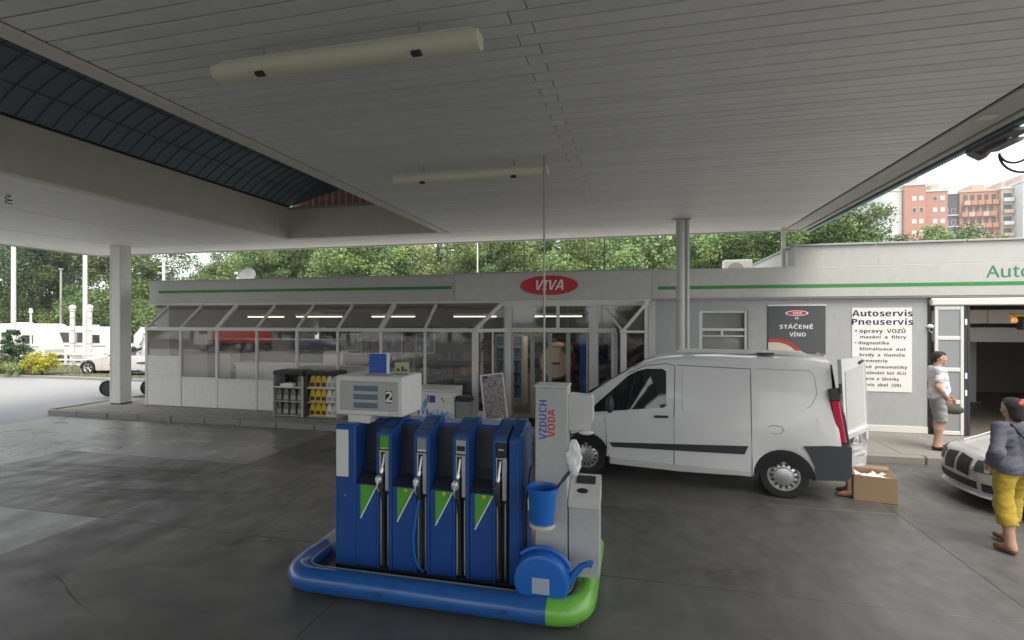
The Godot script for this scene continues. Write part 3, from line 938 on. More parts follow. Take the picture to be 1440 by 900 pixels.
func workshop() -> void:
	var s := thing("workshop_building", "grey car workshop with green stripe, tall parapet and open bay door", "workshop", V(0, 0, 0))
	var F := -12.4
	# wall with a window hole
	obj("wall", mb().bb(0.42, 1.43, 0.1, 2.98, -12.6, F), M.wall, s)
	obj("wall", mb().bb(2.47, 5.93, 0.1, 2.98, -12.6, F), M.wall, s)
	obj("wall", mb().bb(1.43, 2.47, 0.1, 1.72, -12.6, F), M.wall, s)
	obj("wall", mb().bb(1.43, 2.47, 2.72, 2.98, -12.6, F), M.wall, s)
	obj("corner_board", mb().bb(0.30, 0.46, 0.13, 2.97, -12.42, F + 0.03, 0.006), M.fascia_b, s)
	obj("skirting", mb().bb(0.46, 5.93, 0.13, 0.27, F, F + 0.02, 0.005), M.off_white, s)
	var w := obj("window", mb().bb(1.43, 1.50, 1.72, 2.72, F - 0.12, F - 0.03, 0.006), M.frame_white, s)
	obj("frame", mb().bb(2.40, 2.47, 1.72, 2.72, F - 0.12, F - 0.03, 0.006), M.frame_white, w)
	for y in [1.72, 2.12, 2.25, 2.66]: obj("frame", mb().bb(1.50, 2.40, y, y + (0.06 if y != 2.12 else 0.03), F - 0.12, F - 0.035, 0.005), M.frame_white, w)
	obj("frame", mb().bb(1.90, 1.95, 2.15, 2.25, F - 0.11, F - 0.04, 0.004), M.frame_white, w)
	for q in [[1.78, 2.12], [2.15, 2.25], [2.31, 2.66]]: pane(w, V(1.50, q[0], F - .08), V(2.40, q[0], F - .08), V(2.40, q[1], F - .08), V(1.50, q[1], F - .08), M.roof_glass)
	obj("sill", mb().bb(1.38, 2.52, 1.68, 1.72, F - 0.1, F + 0.05, 0.006), M.off_white, w)
	obj("blind", mb().bb(1.5, 2.4, 1.75, 2.7, F - 0.26, F - 0.22), M.frosted, w)
	# fascia band and stripe
	obj("fascia", mb().bb(0.375, 12.5, 3.0, 3.66, -12.40, -12.29, 0.008), M.fascia, s)
	obj("fascia_trim", mb().bb(0.375, 12.5, 2.965, 3.0, -12.40, -12.31, 0.004), M.gutter, s)
	obj("stripe", mb().bb(0.52, 12.5, 3.20, 3.275, -12.31, -12.284, 0.003), M.stripe_green, s)
	obj("parapet", mb().bb(3.38, 12.5, 3.66, 4.10, -12.42, -12.30, 0.008), M.fascia, s)
	obj("parapet", mb().bb(3.38, 3.48, 3.3, 4.10, -20, -12.43, 0.006), M.fascia, s)
	var x := 3.36
	while x < 12.4:
		obj("coping", mb().bb(x, x + 1.58, 4.10, 4.14, -12.46, -12.25, 0.006), M.grey_metal, s)
		x += 1.6
	obj("coping", mb().bb(3.34, 3.52, 4.10, 4.14, -20, -12.47, 0.006), M.grey_metal, s)
	obj("panel_joint", mb().bb(4.99, 4.998, 3.32, 3.80, -12.30, -12.297), M.gutter, s)
	obj("roof", mb().bb(0.4, 12.5, 3.3, 3.42, -20.1, -12.42), M.gutter, s)
	var lt := text("lettering", "Autoservis", 0.235, V(6.90, 3.475, -12.292), M.sign_green, s, 1.12, Basis(), "Droid Sans", false, 0.015, 0)
	# bay
	obj("wall", mb().bb(0.42, 0.6, 0.1, 3.3, -20, -12.6), M.wall, s)
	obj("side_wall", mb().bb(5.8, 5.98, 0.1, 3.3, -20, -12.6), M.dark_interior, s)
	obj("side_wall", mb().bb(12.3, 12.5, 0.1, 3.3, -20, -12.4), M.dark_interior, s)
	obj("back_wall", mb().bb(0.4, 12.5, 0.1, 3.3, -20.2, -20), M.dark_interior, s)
	obj("wall", mb().bb(10.2, 12.5, 0.1, 2.98, -12.6, F), M.wall, s)
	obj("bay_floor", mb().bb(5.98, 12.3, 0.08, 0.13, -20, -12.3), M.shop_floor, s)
	obj("jamb", mb().bb(5.93, 6.0, 0.13, 2.86, -12.6, F + 0.01), M.black, s)
	obj("bay_lintel", mb().bb(5.95, 12.4, 2.955, 2.965, -12.44, F + 0.05), M.black, s)
	obj("door_header", mb().bb(5.95, 10.4, 2.80, 2.95, -12.46, -12.28, 0.02), M.off_white, s)
	# folded glazed leaf and the black edge of the next one
	var d := obj("folding_door", mb().bb(6.02, 6.08, 0.14, 2.79, -12.36, -12.31, 0.006), M.frame_white, s)
	obj("stile", mb().bb(6.47, 6.53, 0.14, 2.79, -12.36, -12.31, 0.006), M.frame_white, d)
	for y in [0.14, 0.78, 1.44, 2.09, 2.71]: obj("rail", mb().bb(6.08, 6.47, y, y + 0.08, -12.355, -12.315, 0.006), M.frame_white, d)
	for y in [0.22, 0.86, 1.52, 2.17]: obj("frosted_pane", mb().bb(6.08, 6.47, y, y + 0.57, -12.34, -12.33), M.frosted, d)
	var d2 := obj("folding_door", mb().bb(6.54, 6.60, 0.14, 2.79, -12.90, -12.33, 0.006), M.dark_plastic, s)
	obj("folding_door", mb().bb(6.61, 6.66, 0.14, 2.79, -12.90, -12.35, 0.006), M.dark_plastic, s)
	for y in [0.95, 1.30, 2.4]: obj("hinge", mb().bb(6.55, 6.59, y, y + 0.12, -12.33, -12.315, 0.004), M.white, d2)
	# small floodlight on the jamb
	var fl := thing("door_lamp", "small white lamp on the black jamb of the workshop bay", "lamp", V(5.97, 2.33, -12.38))
	obj("shade", mb().lathe([Vector2(0.0, 0.0), Vector2(0.06, 0.01), Vector2(0.07, 0.04), Vector2(0.03, 0.08), Vector2(0, 0.085)], Transform3D(), 14), M.white, fl)
	obj("arm", mb().tube([V(0, 0.04, -0.02), V(-0.02, -0.06, 0.0), V(0.03, -0.1, 0.03)], 0.008, 6), M.white, fl)
	# things inside the bay
	var gl := thing("bay_girder", "pale steel girder across the dark workshop bay", "girder", V(9.0, 1.98, -15.4))
	obj("web", mb().bb(-2.9, 2.9, 0, 0.30, -0.02, 0.02), M.off_white, gl)
	obj("flange", mb().bb(-2.9, 2.9, 0.30, 0.33, -0.1, 0.1), M.off_white, gl)
	obj("flange", mb().bb(-2.9, 2.9, -0.03, 0.0, -0.1, 0.1), M.off_white, gl)
	var dk := thing("ventilation_duct", "pale boxy duct under the workshop ceiling above the girder", "duct", V(8.3, 2.42, -14.9))
	obj("duct_body", mb().prism(PackedVector2Array([Vector2(-1.7, 0.0), Vector2(1.5, 0.0), Vector2(1.5, 0.32), Vector2(-1.2, 0.32), Vector2(-1.7, 0.18)]), 0.5), M.off_white, dk, 0.0)
	obj("duct_seam", mb().bb(-0.2, -0.18, 0.0, 0.32, 0.5, 0.51), M.grey_metal, dk)
	for q in [[8.9, -17.2], [9.45, -17.5]]:
		var po := thing("bay_post", "pale post standing deep inside the dark workshop bay, " + ("left of the pair" if q[0] < 9 else "right of the pair"), "post", V(q[0], 0.13, q[1]))
		obj("shaft", mb().bb(-0.09, 0.09, 0, 1.9, -0.09, 0.09, 0.01), M.panel_white, po)
		obj("foot_plate", mb().bb(-0.16, 0.16, 0, 0.02, -0.16, 0.16, 0.004), M.gutter, po)
	var ts := thing("tyre_stack", "stack of dark tyres inside the workshop bay", "tyre stack", V(9.3, 0.13, -14.6))
	for k in 4: obj("tyre", mb().lathe([Vector2(0.19, 0.0), Vector2(0.29, 0.0), Vector2(0.315, 0.05), Vector2(0.315, 0.14), Vector2(0.29, 0.19), Vector2(0.19, 0.19), Vector2(0.17, 0.095), Vector2(0.19, 0.0)], Transform3D(Basis(), V(0.02 * (k % 2), k * 0.195, 0.015 * (k % 3))), 24), M.rubber, ts)
	var tc := thing("tool_cabinet", "grey tool cabinet with drawers at the back of the workshop bay", "cabinet", V(7.6, 0.13, -18.2))
	obj("case", mb().bb(-0.6, 0.6, 0, 1.1, -0.4, 0.0, 0.02), M.grey_metal, tc)
	for k in 4: obj("drawer", mb().bb(-0.55, 0.55, 0.08 + k * 0.25, 0.30 + k * 0.25, 0.0, 0.02, 0.006), M.pump_top, tc)
	for k in 4: obj("drawer_pull", mb().bb(-0.3, 0.3, 0.24 + k * 0.25, 0.26 + k * 0.25, 0.02, 0.035), M.alu, tc)
	var wl := thing("work_lamp", "glowing amber hanging lamp inside the workshop bay", "lamp", V(8.22, 2.5, -13.7))
	obj("bulb_guard", mb().lathe([Vector2(0.0, -0.07), Vector2(0.05, -0.05), Vector2(0.06, 0.0), Vector2(0.04, 0.05), Vector2(0, 0.06)], Transform3D(), 12), M.work_lamp, wl)
	obj("hood", mb().bb(-0.06, 0.34, 0.07, 0.15, -0.1, 0.1, 0.02), M.yellow, wl)
	obj("body", mb().bb(0.08, 0.34, -0.22, 0.07, -0.09, 0.09, 0.02), M.dark_plastic, wl)
	obj("bracket", mb().cyl(V(0.2, 0.15, 0), V(0.2, 0.8, 0), 0.015, 0.015, 6), M.dark_plastic, wl)
	var om := OmniLight3D.new()
	om.name = "lamp_light"; om.light_energy = 0.006; om.light_color = Color(1.0, 0.65, 0.3); om.light_size = 0.06; om.shadow_enabled = true; om.omni_range = 12; om.omni_attenuation = 2
	wl.add_child(om, true)
	om.position = V(-0.16, 0, 0)

func wall_posters() -> void:
	# dark wine poster
	var p := thing("wall_poster", "dark grey poster with red oval logo and a barrel on the workshop wall", "poster", V(2.87, 1.45, -12.4))
	obj("board", mb().bb(0, 1.15, 0, 1.36, 0.0, 0.025, 0.004), mk("poster_dark", Color(0.075, 0.08, 0.09), 0.5), p)
	obj("top_rail", mb().bb(-0.01, 1.16, 1.36, 1.385, 0.0, 0.035, 0.004), M.white, p)
	var el := PackedVector2Array(); var el2 := PackedVector2Array(); var el3 := PackedVector2Array()
	for i in 32:
		var c := Vector2(cos(TAU * i / 32), sin(TAU * i / 32))
		el.append(c * Vector2(0.23, 0.06) + Vector2(0.58, 1.20))
		el2.append(c * Vector2(0.20, 0.046) + Vector2(0.58, 1.20))
	obj("logo", mb().prism(el, 0.003, Transform3D(Basis(), V(0, 0, 0.025))), M.white, p, 0.0)
	obj("logo", mb().prism(el2, 0.003, Transform3D(Basis(), V(0, 0, 0.028))), M.red, p, 0.0)
	text("lettering", "VIVA", 0.055, V(0.59, 1.197, 0.031), M.white, p, 1.1, Basis(V(1, 0, 0), V(0.25, 1, 0), V(0, 0, 1)), "Droid Sans", true, 0.002)
	text("lettering", "24", 0.05, V(0.58, 1.09, 0.025), M.white, p, 1.0, Basis(), "Droid Sans", true, 0.003)
	text("lettering", "STÁČENÉ", 0.085, V(0.57, 0.90, 0.025), M.white, p, 1.35, Basis(), "Droid Sans", true, 0.003)
	text("lettering", "VÍNO", 0.085, V(0.60, 0.73, 0.025), M.white, p, 1.1, Basis(), "Droid Sans", true, 0.003)
	# barrel printed at its foot
	for q in [[0.62, 0.50, M.brown_leather], [0.59, 0.47, M.red], [0.55, 0.43, M.brown_leather], [0.51, 0.40, M.tymp_pale]]:
		var e := PackedVector2Array()
		for i in 40:
			var v := Vector2(cos(TAU * i / 40) * q[0], sin(TAU * i / 40) * q[1]) + Vector2(0.12, 0.16)
			e.append(v)
		var clip := Geometry2D.intersect_polygons(e, PackedVector2Array([Vector2(0.005, 0.005), Vector2(1.14, 0.005), Vector2(1.14, 1.3), Vector2(0.005, 1.3)]))
		obj("barrel_print", mb().prism(clip[0], 0.002, Transform3D(Basis(), V(0, 0, 0.025 + (0.64 - q[0]) * 0.03))), q[2], p, 0.0)
	# white price list
	var w := thing("price_list", "large white service list poster lettered Autoservis Pneuservis on the grey wall", "poster", V(4.53, 0.98, -12.4))
	obj("board", mb().bb(0, 1.115, 0, 1.78, 0.0, 0.012, 0.003), M.paper, w)
	var ink := mk("ink", Color(0.008, 0.008, 0.02), 0.6)
	var ink2 := mk("ink_blue", Color(0.01, 0.01, 0.10), 0.6)
	text("heading", "Autoservis", 0.125, V(0.57, 1.66, 0.012), ink, w, 1.28, Basis(), "Droid Sans", true, 0.003)
	text("heading", "Pneuservis", 0.125, V(0.56, 1.48, 0.012), ink2, w, 1.28, Basis(), "Droid Sans", true, 0.003)
	var ls := [["• opravy  VOZŮ", 0.080, 1.22], ["   mazání  a  filtry", 0.062, 1.35], ["• diagnostika", 0.062, 1.20], ["   klimatizace  aut", 0.062, 1.30], ["   brzdy  a  tlumiče", 0.062, 1.25], ["   geometrie", 0.062, 1.25], ["   nové  pneumatiky", 0.062, 1.20], ["   vyvažování  kol  ALU", 0.062, 1.06], ["   baterie  a  žárovky", 0.062, 1.0], ["   servis  skel  (50)", 0.062, 1.2]]
	for i in ls.size():
		text("list_line", ls[i][0], ls[i][1], V(0.05, 1.285 - i * 0.127, 0.012), ink, w, ls[i][2], Basis(), "Droid Sans", true, 0.003, 0)

func rpath(p: Array, r: float, n := 6) -> Array:
	# a polyline with its inner corners rounded
	var o := [p[0]]
	for i in range(1, p.size() - 1):
		var a: Vector3 = p[i - 1]; var b: Vector3 = p[i]; var c: Vector3 = p[i + 1]
		var u := (a - b).normalized(); var v := (c - b).normalized()
		for k in n + 1:
			var t := float(k) / n
			o.append((b + u * r).lerp(b, t).lerp(b.lerp(b + v * r, t), t))
	o.append(p[-1])
	return o

func pump_island() -> void:
	var t := thing("pump_island", "raised pump island ringed by a fat blue and green bumper tube", "pump island", V(-1.77, 0, -4.7))
	# local: x -1.36..1.36, z -0.62 back .. 0.6 front
	var y := 0.128; var r := 0.108
	var L := -1.36; var R := 1.35; var F := 0.57; var K := -0.75
	obj("bumper", mb().tube(rpath([V(L, y, 0.0), V(L, y, F), V(1.06, y, F)], 0.3, 9), r, 18), M.bumper_blue, t, 50.0)
	obj("bumper", mb().tube(rpath([V(1.06, y, F), V(R, y, F), V(R, y, K)], 0.27, 9), r, 18), M.bumper_green, t, 50.0)
	obj("bumper", mb().tube(rpath([V(L, y, 0.0), V(L, y, K), V(R, y, K)], 0.3, 9), r * 0.985, 18), M.grey_metal, t, 50.0)
	obj("highlight_strip", mb().tube(rpath([V(L + 0.10, y + 0.075, K), V(L + 0.10, y + 0.075, F - 0.10), V(R - 0.10, y + 0.075, F - 0.10), V(R - 0.10, y + 0.075, K)], 0.2, 6), 0.007, 6), M.grey_metal, t)  # added pale line drawing in the highlight along the tube
	obj("joint_band", mb().cyl(V(1.045, y, F), V(1.075, y, F), r + 0.003, r + 0.003, 18), M.bumper_blue, t)
	obj("base", mb().bb(L + 0.02, R - 0.02, 0.0, 0.09, K + 0.02, F - 0.02, 0.01), M.stained_slab, t)
	obj("tray", mb().bb(L + 0.14, R - 0.14, 0.09, 0.10, K + 0.14, F - 0.13, 0.003), M.pump_dark, t)

func pump() -> void:
	var t := thing("fuel_pump", "blue four hose fuel pump with white display head numbered 2", "fuel pump", V(-2.81, 0.10, -4.40))
	var W := 1.83; var H := 1.40; var D := -0.50
	var b: Material = M.pump_blue
	# left end pillar
	obj("pillar", mb().bb(0, 0.215, 0, H, D, 0, 0.012), b, t)
	obj("notice_plate", mb().bb(0.015, 0.145, 0.90, H - 0.05, 0.0, 0.004, 0.002), M.off_white, t)
	obj("lock", mb().cyl(V(0.11, 0.72, 0), V(0.11, 0.72, 0.004), 0.008, 0.008, 10), M.chrome, t)
	# back body behind the hose bays
	obj("back_body", mb().bb(0.215, W - 0.006, 0, H + 0.01, D, -0.24, 0.012), b, t)
	obj("plinth", mb().bb(0.005, W - 0.005, 0.0, 0.06, D + 0.01, 0.006, 0.004), M.pump_dark, t)
	for i in 4:
		var x0 := 0.215 + 0.38 * i
		var x1 := x0 + 0.225          # the channel starts here
		var x2 := x0 + 0.38
		obj("lower_panel", mb().bb(x0 + 0.002, x1 - 0.001, 0.06, 0.84, -0.24, -0.004, 0.006), b, t)
		# recess: dark back plate leaning to a sill
		var rc := PackedVector2Array([Vector2(-0.236, 0.84), Vector2(-0.02, 0.84), Vector2(-0.05, 0.875), Vector2(-0.15, 0.93), Vector2(-0.2, 1.02), Vector2(-0.222, H - 0.02), Vector2(-0.236, H - 0.02)])
		obj("recess_panel", mb().prism(rc, 0.219, Transform3D(Basis(V(0, 0, 1), V(0, 1, 0), V(-1, 0, 0)), V(x1 - 0.002, 0, 0))), M.pump_dark, t, 25.0)
		# the fin carrying the hose: side cheeks with a rounded head
		var prof := PackedVector2Array([Vector2(-0.40, 0.06), Vector2(0.0, 0.06), Vector2(0.0, H - 0.09)])
		for k in 6: prof.append(Vector2(-0.06 + cos(k * PI / 10.0) * 0.06, H - 0.09 + sin(k * PI / 10.0) * 0.055))
		prof.append_array(PackedVector2Array([Vector2(-0.30, H + 0.055), Vector2(-0.40, H + 0.06)]))
		var ax := Basis(V(0, 0, 1), V(0, 1, 0), V(-1, 0, 0))
		obj("fin", mb().prism(prof, 0.022, Transform3D(ax, V(x1 + 0.022, 0, 0))), b, t, 30.0)
		obj("fin", mb().prism(prof, 0.030 if i < 3 else 0.09, Transform3D(ax, V(x2 + (0.0 if i < 3 else 0.085), 0, 0))), b, t, 30.0)
		obj("fin_core", mb().bb(x1 + 0.022, x2 - 0.030, 0.06, H - 0.02, -0.38, -0.085), M.pump_dark, t)
		var cap := PackedVector2Array()
		for k in 6: cap.append(Vector2(-0.06 + cos(k * PI / 10.0) * 0.058, H - 0.092 + sin(k * PI / 10.0) * 0.055))
		cap.append_array(PackedVector2Array([Vector2(-0.30, H + 0.052), Vector2(-0.395, H + 0.057), Vector2(-0.395, H + 0.03), Vector2(-0.30, H + 0.028), Vector2(-0.07, H - 0.06), Vector2(-0.03, H - 0.092)]))
		obj("fin_head", mb().prism(cap, 0.103, Transform3D(ax, V(x2 - 0.030, 0, 0))), M.pump_top, t, 30.0)
		# grade label, nozzle pocket, hose channel
		var lm: Material = [M.pump_green, M.frosted, M.alu, M.pump_dark][i]
		obj("grade_label", mb().bb(x1 + 0.022, x2 - 0.030, H - 0.22, H - 0.09, -0.06, -0.012, 0.004), lm, t)
		if i == 2: obj("label_slot", mb().bb(x1 + 0.035, x2 - 0.043, H - 0.19, H - 0.145, -0.02, -0.009), M.black, t)
		if i == 3: obj("label_slot", mb().bb(x1 + 0.045, x2 - 0.055, H - 0.165, H - 0.15, -0.02, -0.009), M.alu, t)
		if i < 2: obj("label_mark", mb().bb(x1 + 0.03, x2 - 0.038, H - 0.215, H - 0.20, -0.02, -0.009), M.off_white if i else M.yellow, t)
		obj("pocket_back", mb().bb(x1 + 0.022, x2 - 0.030, 0.76, H - 0.22, -0.09, -0.07), M.black, t)
		obj("pocket_side", mb().bb(x2 - 0.075, x2 - 0.031, 0.79, H - 0.225, -0.07, -0.004, 0.006), M.alu, t)
		obj("pocket_side", mb().bb(x1 + 0.023, x1 + 0.034, 0.79, H - 0.225, -0.07, -0.006, 0.003), M.alu, t)
		obj("pocket_top", mb().bb(x1 + 0.034, x2 - 0.075, H - 0.245, H - 0.228, -0.07, -0.006, 0.003), M.alu, t)
		for e in [x1 + 0.03, x2 - 0.052]: obj("channel_rail", mb().bb(e, e + 0.012, 0.08, 0.76, -0.075, -0.012, 0.002), M.alu if i != 2 else M.grey_metal, t)
		obj("channel_back", mb().bb(x1 + 0.022, x2 - 0.030, 0.06, 0.76, -0.088, -0.075), M.black, t)
		# green arrow flag with its pale edge
		var fx := x0 + 0.055
		var tri := PackedVector2Array([Vector2(fx, 0.835), Vector2(fx + 0.165, 0.835), Vector2(fx, 0.53)])
		obj("green_flag", mb().prism(tri, 0.002, Transform3D(Basis(), V(0, 0, -0.005))), M.pump_green, t, 0.0)
		obj("flag_edge", mb().bar(V(fx + 0.168, 0.83, -0.002), V(fx + 0.0, 0.515, -0.002), 0.011, 0.003, 0.0, V(0, 0, 1)), M.paper, t, 0.0)
		if i > 0: obj("sticker", mb().bb(fx + 0.07, fx + 0.10, 0.80, 0.83, -0.004, -0.001), M.yellow, t)
	obj("end_cheek", mb().bb(W - 0.015, W + 0.0, 0.06, H - 0.02, D, -0.03, 0.004), b, t)
	obj("cheek_plate", mb().bb(W, W + 0.006, 0.85, H - 0.05, D + 0.03, -0.09, 0.002), M.pump_top, t)
	obj("cable", mb().tube([V(W + 0.01, 0.1, -0.2), V(W + 0.02, 0.75, -0.16), V(W + 0.02, 0.92, -0.3), V(W + 0.01, 1.0, -0.42)], 0.009, 6), M.dark_plastic, t)
	# display head
	var hx := -0.06; var hy := H + 0.07
	obj("head_stem", mb().bb(0.06, 0.30, H - 0.01, hy + 0.01, -0.36, -0.12, 0.01), M.white_metal, t)
	var hc := obj("display_head", mb().bb(hx, hx + 0.72, hy, hy + 0.385, -0.55, -0.105, 0.012), M.white_metal, t)
	obj("bezel", mb().bb(hx + 0.05, hx + 0.67, hy + 0.05, hy + 0.335, -0.106, -0.102, 0.002), M.grey_metal, hc)
	obj("face", mb().bb(hx + 0.06, hx + 0.66, hy + 0.06, hy + 0.325, -0.104, -0.099, 0.002), M.column_grey, hc)
	var lcd := mk("lcd", Color(0.13, 0.19, 0.24), 0.15)
	for k in 3: obj("readout", mb().bb(hx + 0.20, hx + 0.46, hy + 0.075 + k * 0.082, hy + 0.128 + k * 0.082, -0.1, -0.096, 0.001), lcd, hc)
	for k in 2: obj("mark", mb().bb(hx + 0.575 + k * 0.03, hx + 0.59 + k * 0.03, hy + 0.285, hy + 0.315, -0.1, -0.097), M.gutter, hc)
	obj("number_plate", mb().bb(hx + 0.54, hx + 0.61, hy + 0.13, hy + 0.25, -0.1, -0.0965, 0.001), M.black, hc)
	text("number", "2", 0.10, V(hx + 0.575, hy + 0.19, -0.0965), M.paper, hc, 1.0, Basis(), "Droid Sans", true, 0.002)
	obj("seal", mb().bb(hx + 0.57, hx + 0.62, hy + 0.012, hy + 0.04, -0.106, -0.103), M.tymp_pale, hc)
	obj("key", mb().cyl(V(hx + 0.66, hy + 0.03, -0.105), V(hx + 0.66, hy + 0.03, -0.098), 0.01, 0.01, 10), M.gutter, hc)
	# hoses and nozzles hang in the bays
	var lab := ["fuel nozzle in the bay under the green grade label", "fuel nozzle with a blue hose, second bay from the left on the blue pump", "fuel nozzle with large clear splash guard, third bay from the left on the blue pump", "dark fuel nozzle in the bay nearest the blue bucket"]
	for i in 4:
		var xc := -2.81 + 0.215 + 0.38 * i + 0.276
		var n := thing("fuel_nozzle", lab[i], "fuel nozzle", V(xc, 0.10, -4.44), 0.0, "nozzles hanging on the blue pump")
		obj("spout", mb().tube([V(0.005, 1.13, -0.01), V(0.0, 1.06, 0.0), V(-0.005, 0.99, 0.02), V(-0.008, 0.93, 0.03)], 0.012, 8), M.alu, n)
		obj("handle", mb().tube([V(-0.008, 0.95, 0.028), V(-0.01, 0.87, 0.05), V(-0.008, 0.80, 0.048), V(0.0, 0.74, 0.03)], [0.024, 0.030, 0.022, 0.018], 10), M.dark_plastic, n)
		obj("trigger_guard", mb().tube([V(-0.012, 0.93, 0.05), V(-0.02, 0.90, 0.085), V(-0.02, 0.83, 0.09), V(-0.01, 0.79, 0.06)], 0.008, 6), M.alu if i != 3 else M.dark_plastic, n)
		var sh := [V(0.034, 0.045, 0.026), V(0.030, 0.05, 0.026), V(0.036, 0.052, 0.026), V(0.028, 0.03, 0.022)][i] as Vector3
		obj("splash_guard", mb().ball(V(-0.022, 0.90, 0.062), sh, 16), M.lamp_clear if i != 3 else M.dark_plastic, n)
		obj("swivel", mb().cyl(V(-0.006, 0.965, 0.025), V(-0.002, 1.0, 0.018), 0.022, 0.018, 10), M.alu, n)
		var hm: Material = M.rubber
		if i == 1: hm = M.bucket_blue
		var hose := [V(0.0, 0.75, 0.028), V(0.0, 0.66, 0.012), V(-0.004, 0.4, 0.004), V(0.0, 0.16, 0.006), V(0.012, 0.075, 0.02)]
		if i == 1: hose = [V(-0.002, 0.75, 0.03), V(-0.02, 0.62, 0.045), V(-0.05, 0.40, 0.06), V(-0.04, 0.20, 0.055), V(0.0, 0.10, 0.04), V(0.02, 0.075, 0.02)]
		obj("hose", mb().tube(rpath(hose, 0.06, 3), 0.013 if i != 2 else 0.02, 8), hm, n)

func head_signs() -> void:
	var a := thing("counter_sign", "small blue framed sign standing on top of the white pump head", "sign", V(-2.47, 1.956, -4.62))
	obj("frame", mb().bb(-0.105, 0.115, 0.01, 0.215, -0.012, 0.0, 0.003), M.white, a)
	obj("panel", mb().bb(-0.10, 0.088, 0.016, 0.21, 0.0, 0.004, 0.001), M.blue_print, a)
	var pale := mk("blue_pale", Color(0.05, 0.16, 0.5), 0.5)
	for q in [[-0.08, -0.01, 0.13, 0.135], [0.02, 0.07, 0.165, 0.17], [-0.08, 0.07, 0.10, 0.104], [-0.07, -0.02, 0.04, 0.075], [0.03, 0.07, 0.05, 0.055], [0.02, 0.024, 0.06, 0.18]]:
		obj("line", mb().bb(q[0], q[1], q[2], q[3], 0.004, 0.0055), pale, a)
	obj("foot", mb().bb(-0.12, 0.14, 0.0, 0.012, -0.05, 0.03, 0.004), M.frosted, a)
	var c := thing("card_holder", "small pale green picture card standing behind the blue sign on the pump head", "card holder", V(-2.27, 1.956, -4.72))
	obj("card", mb().bb(-0.075, 0.075, 0.012, 0.12, -0.008, 0.0, 0.002), mk("card_green", Color(0.45, 0.50, 0.30), 0.6), c)
	for q in [[-0.05, 0.03], [0.0, 0.05], [0.035, 0.025]]: obj("leaf_print", mb().bb(q[0], q[0] + 0.028, 0.03, 0.03 + q[1], 0.0, 0.002), M.olive, c)
	obj("foot", mb().bb(-0.08, 0.08, 0.0, 0.012, -0.03, 0.03, 0.003), M.frosted, c)

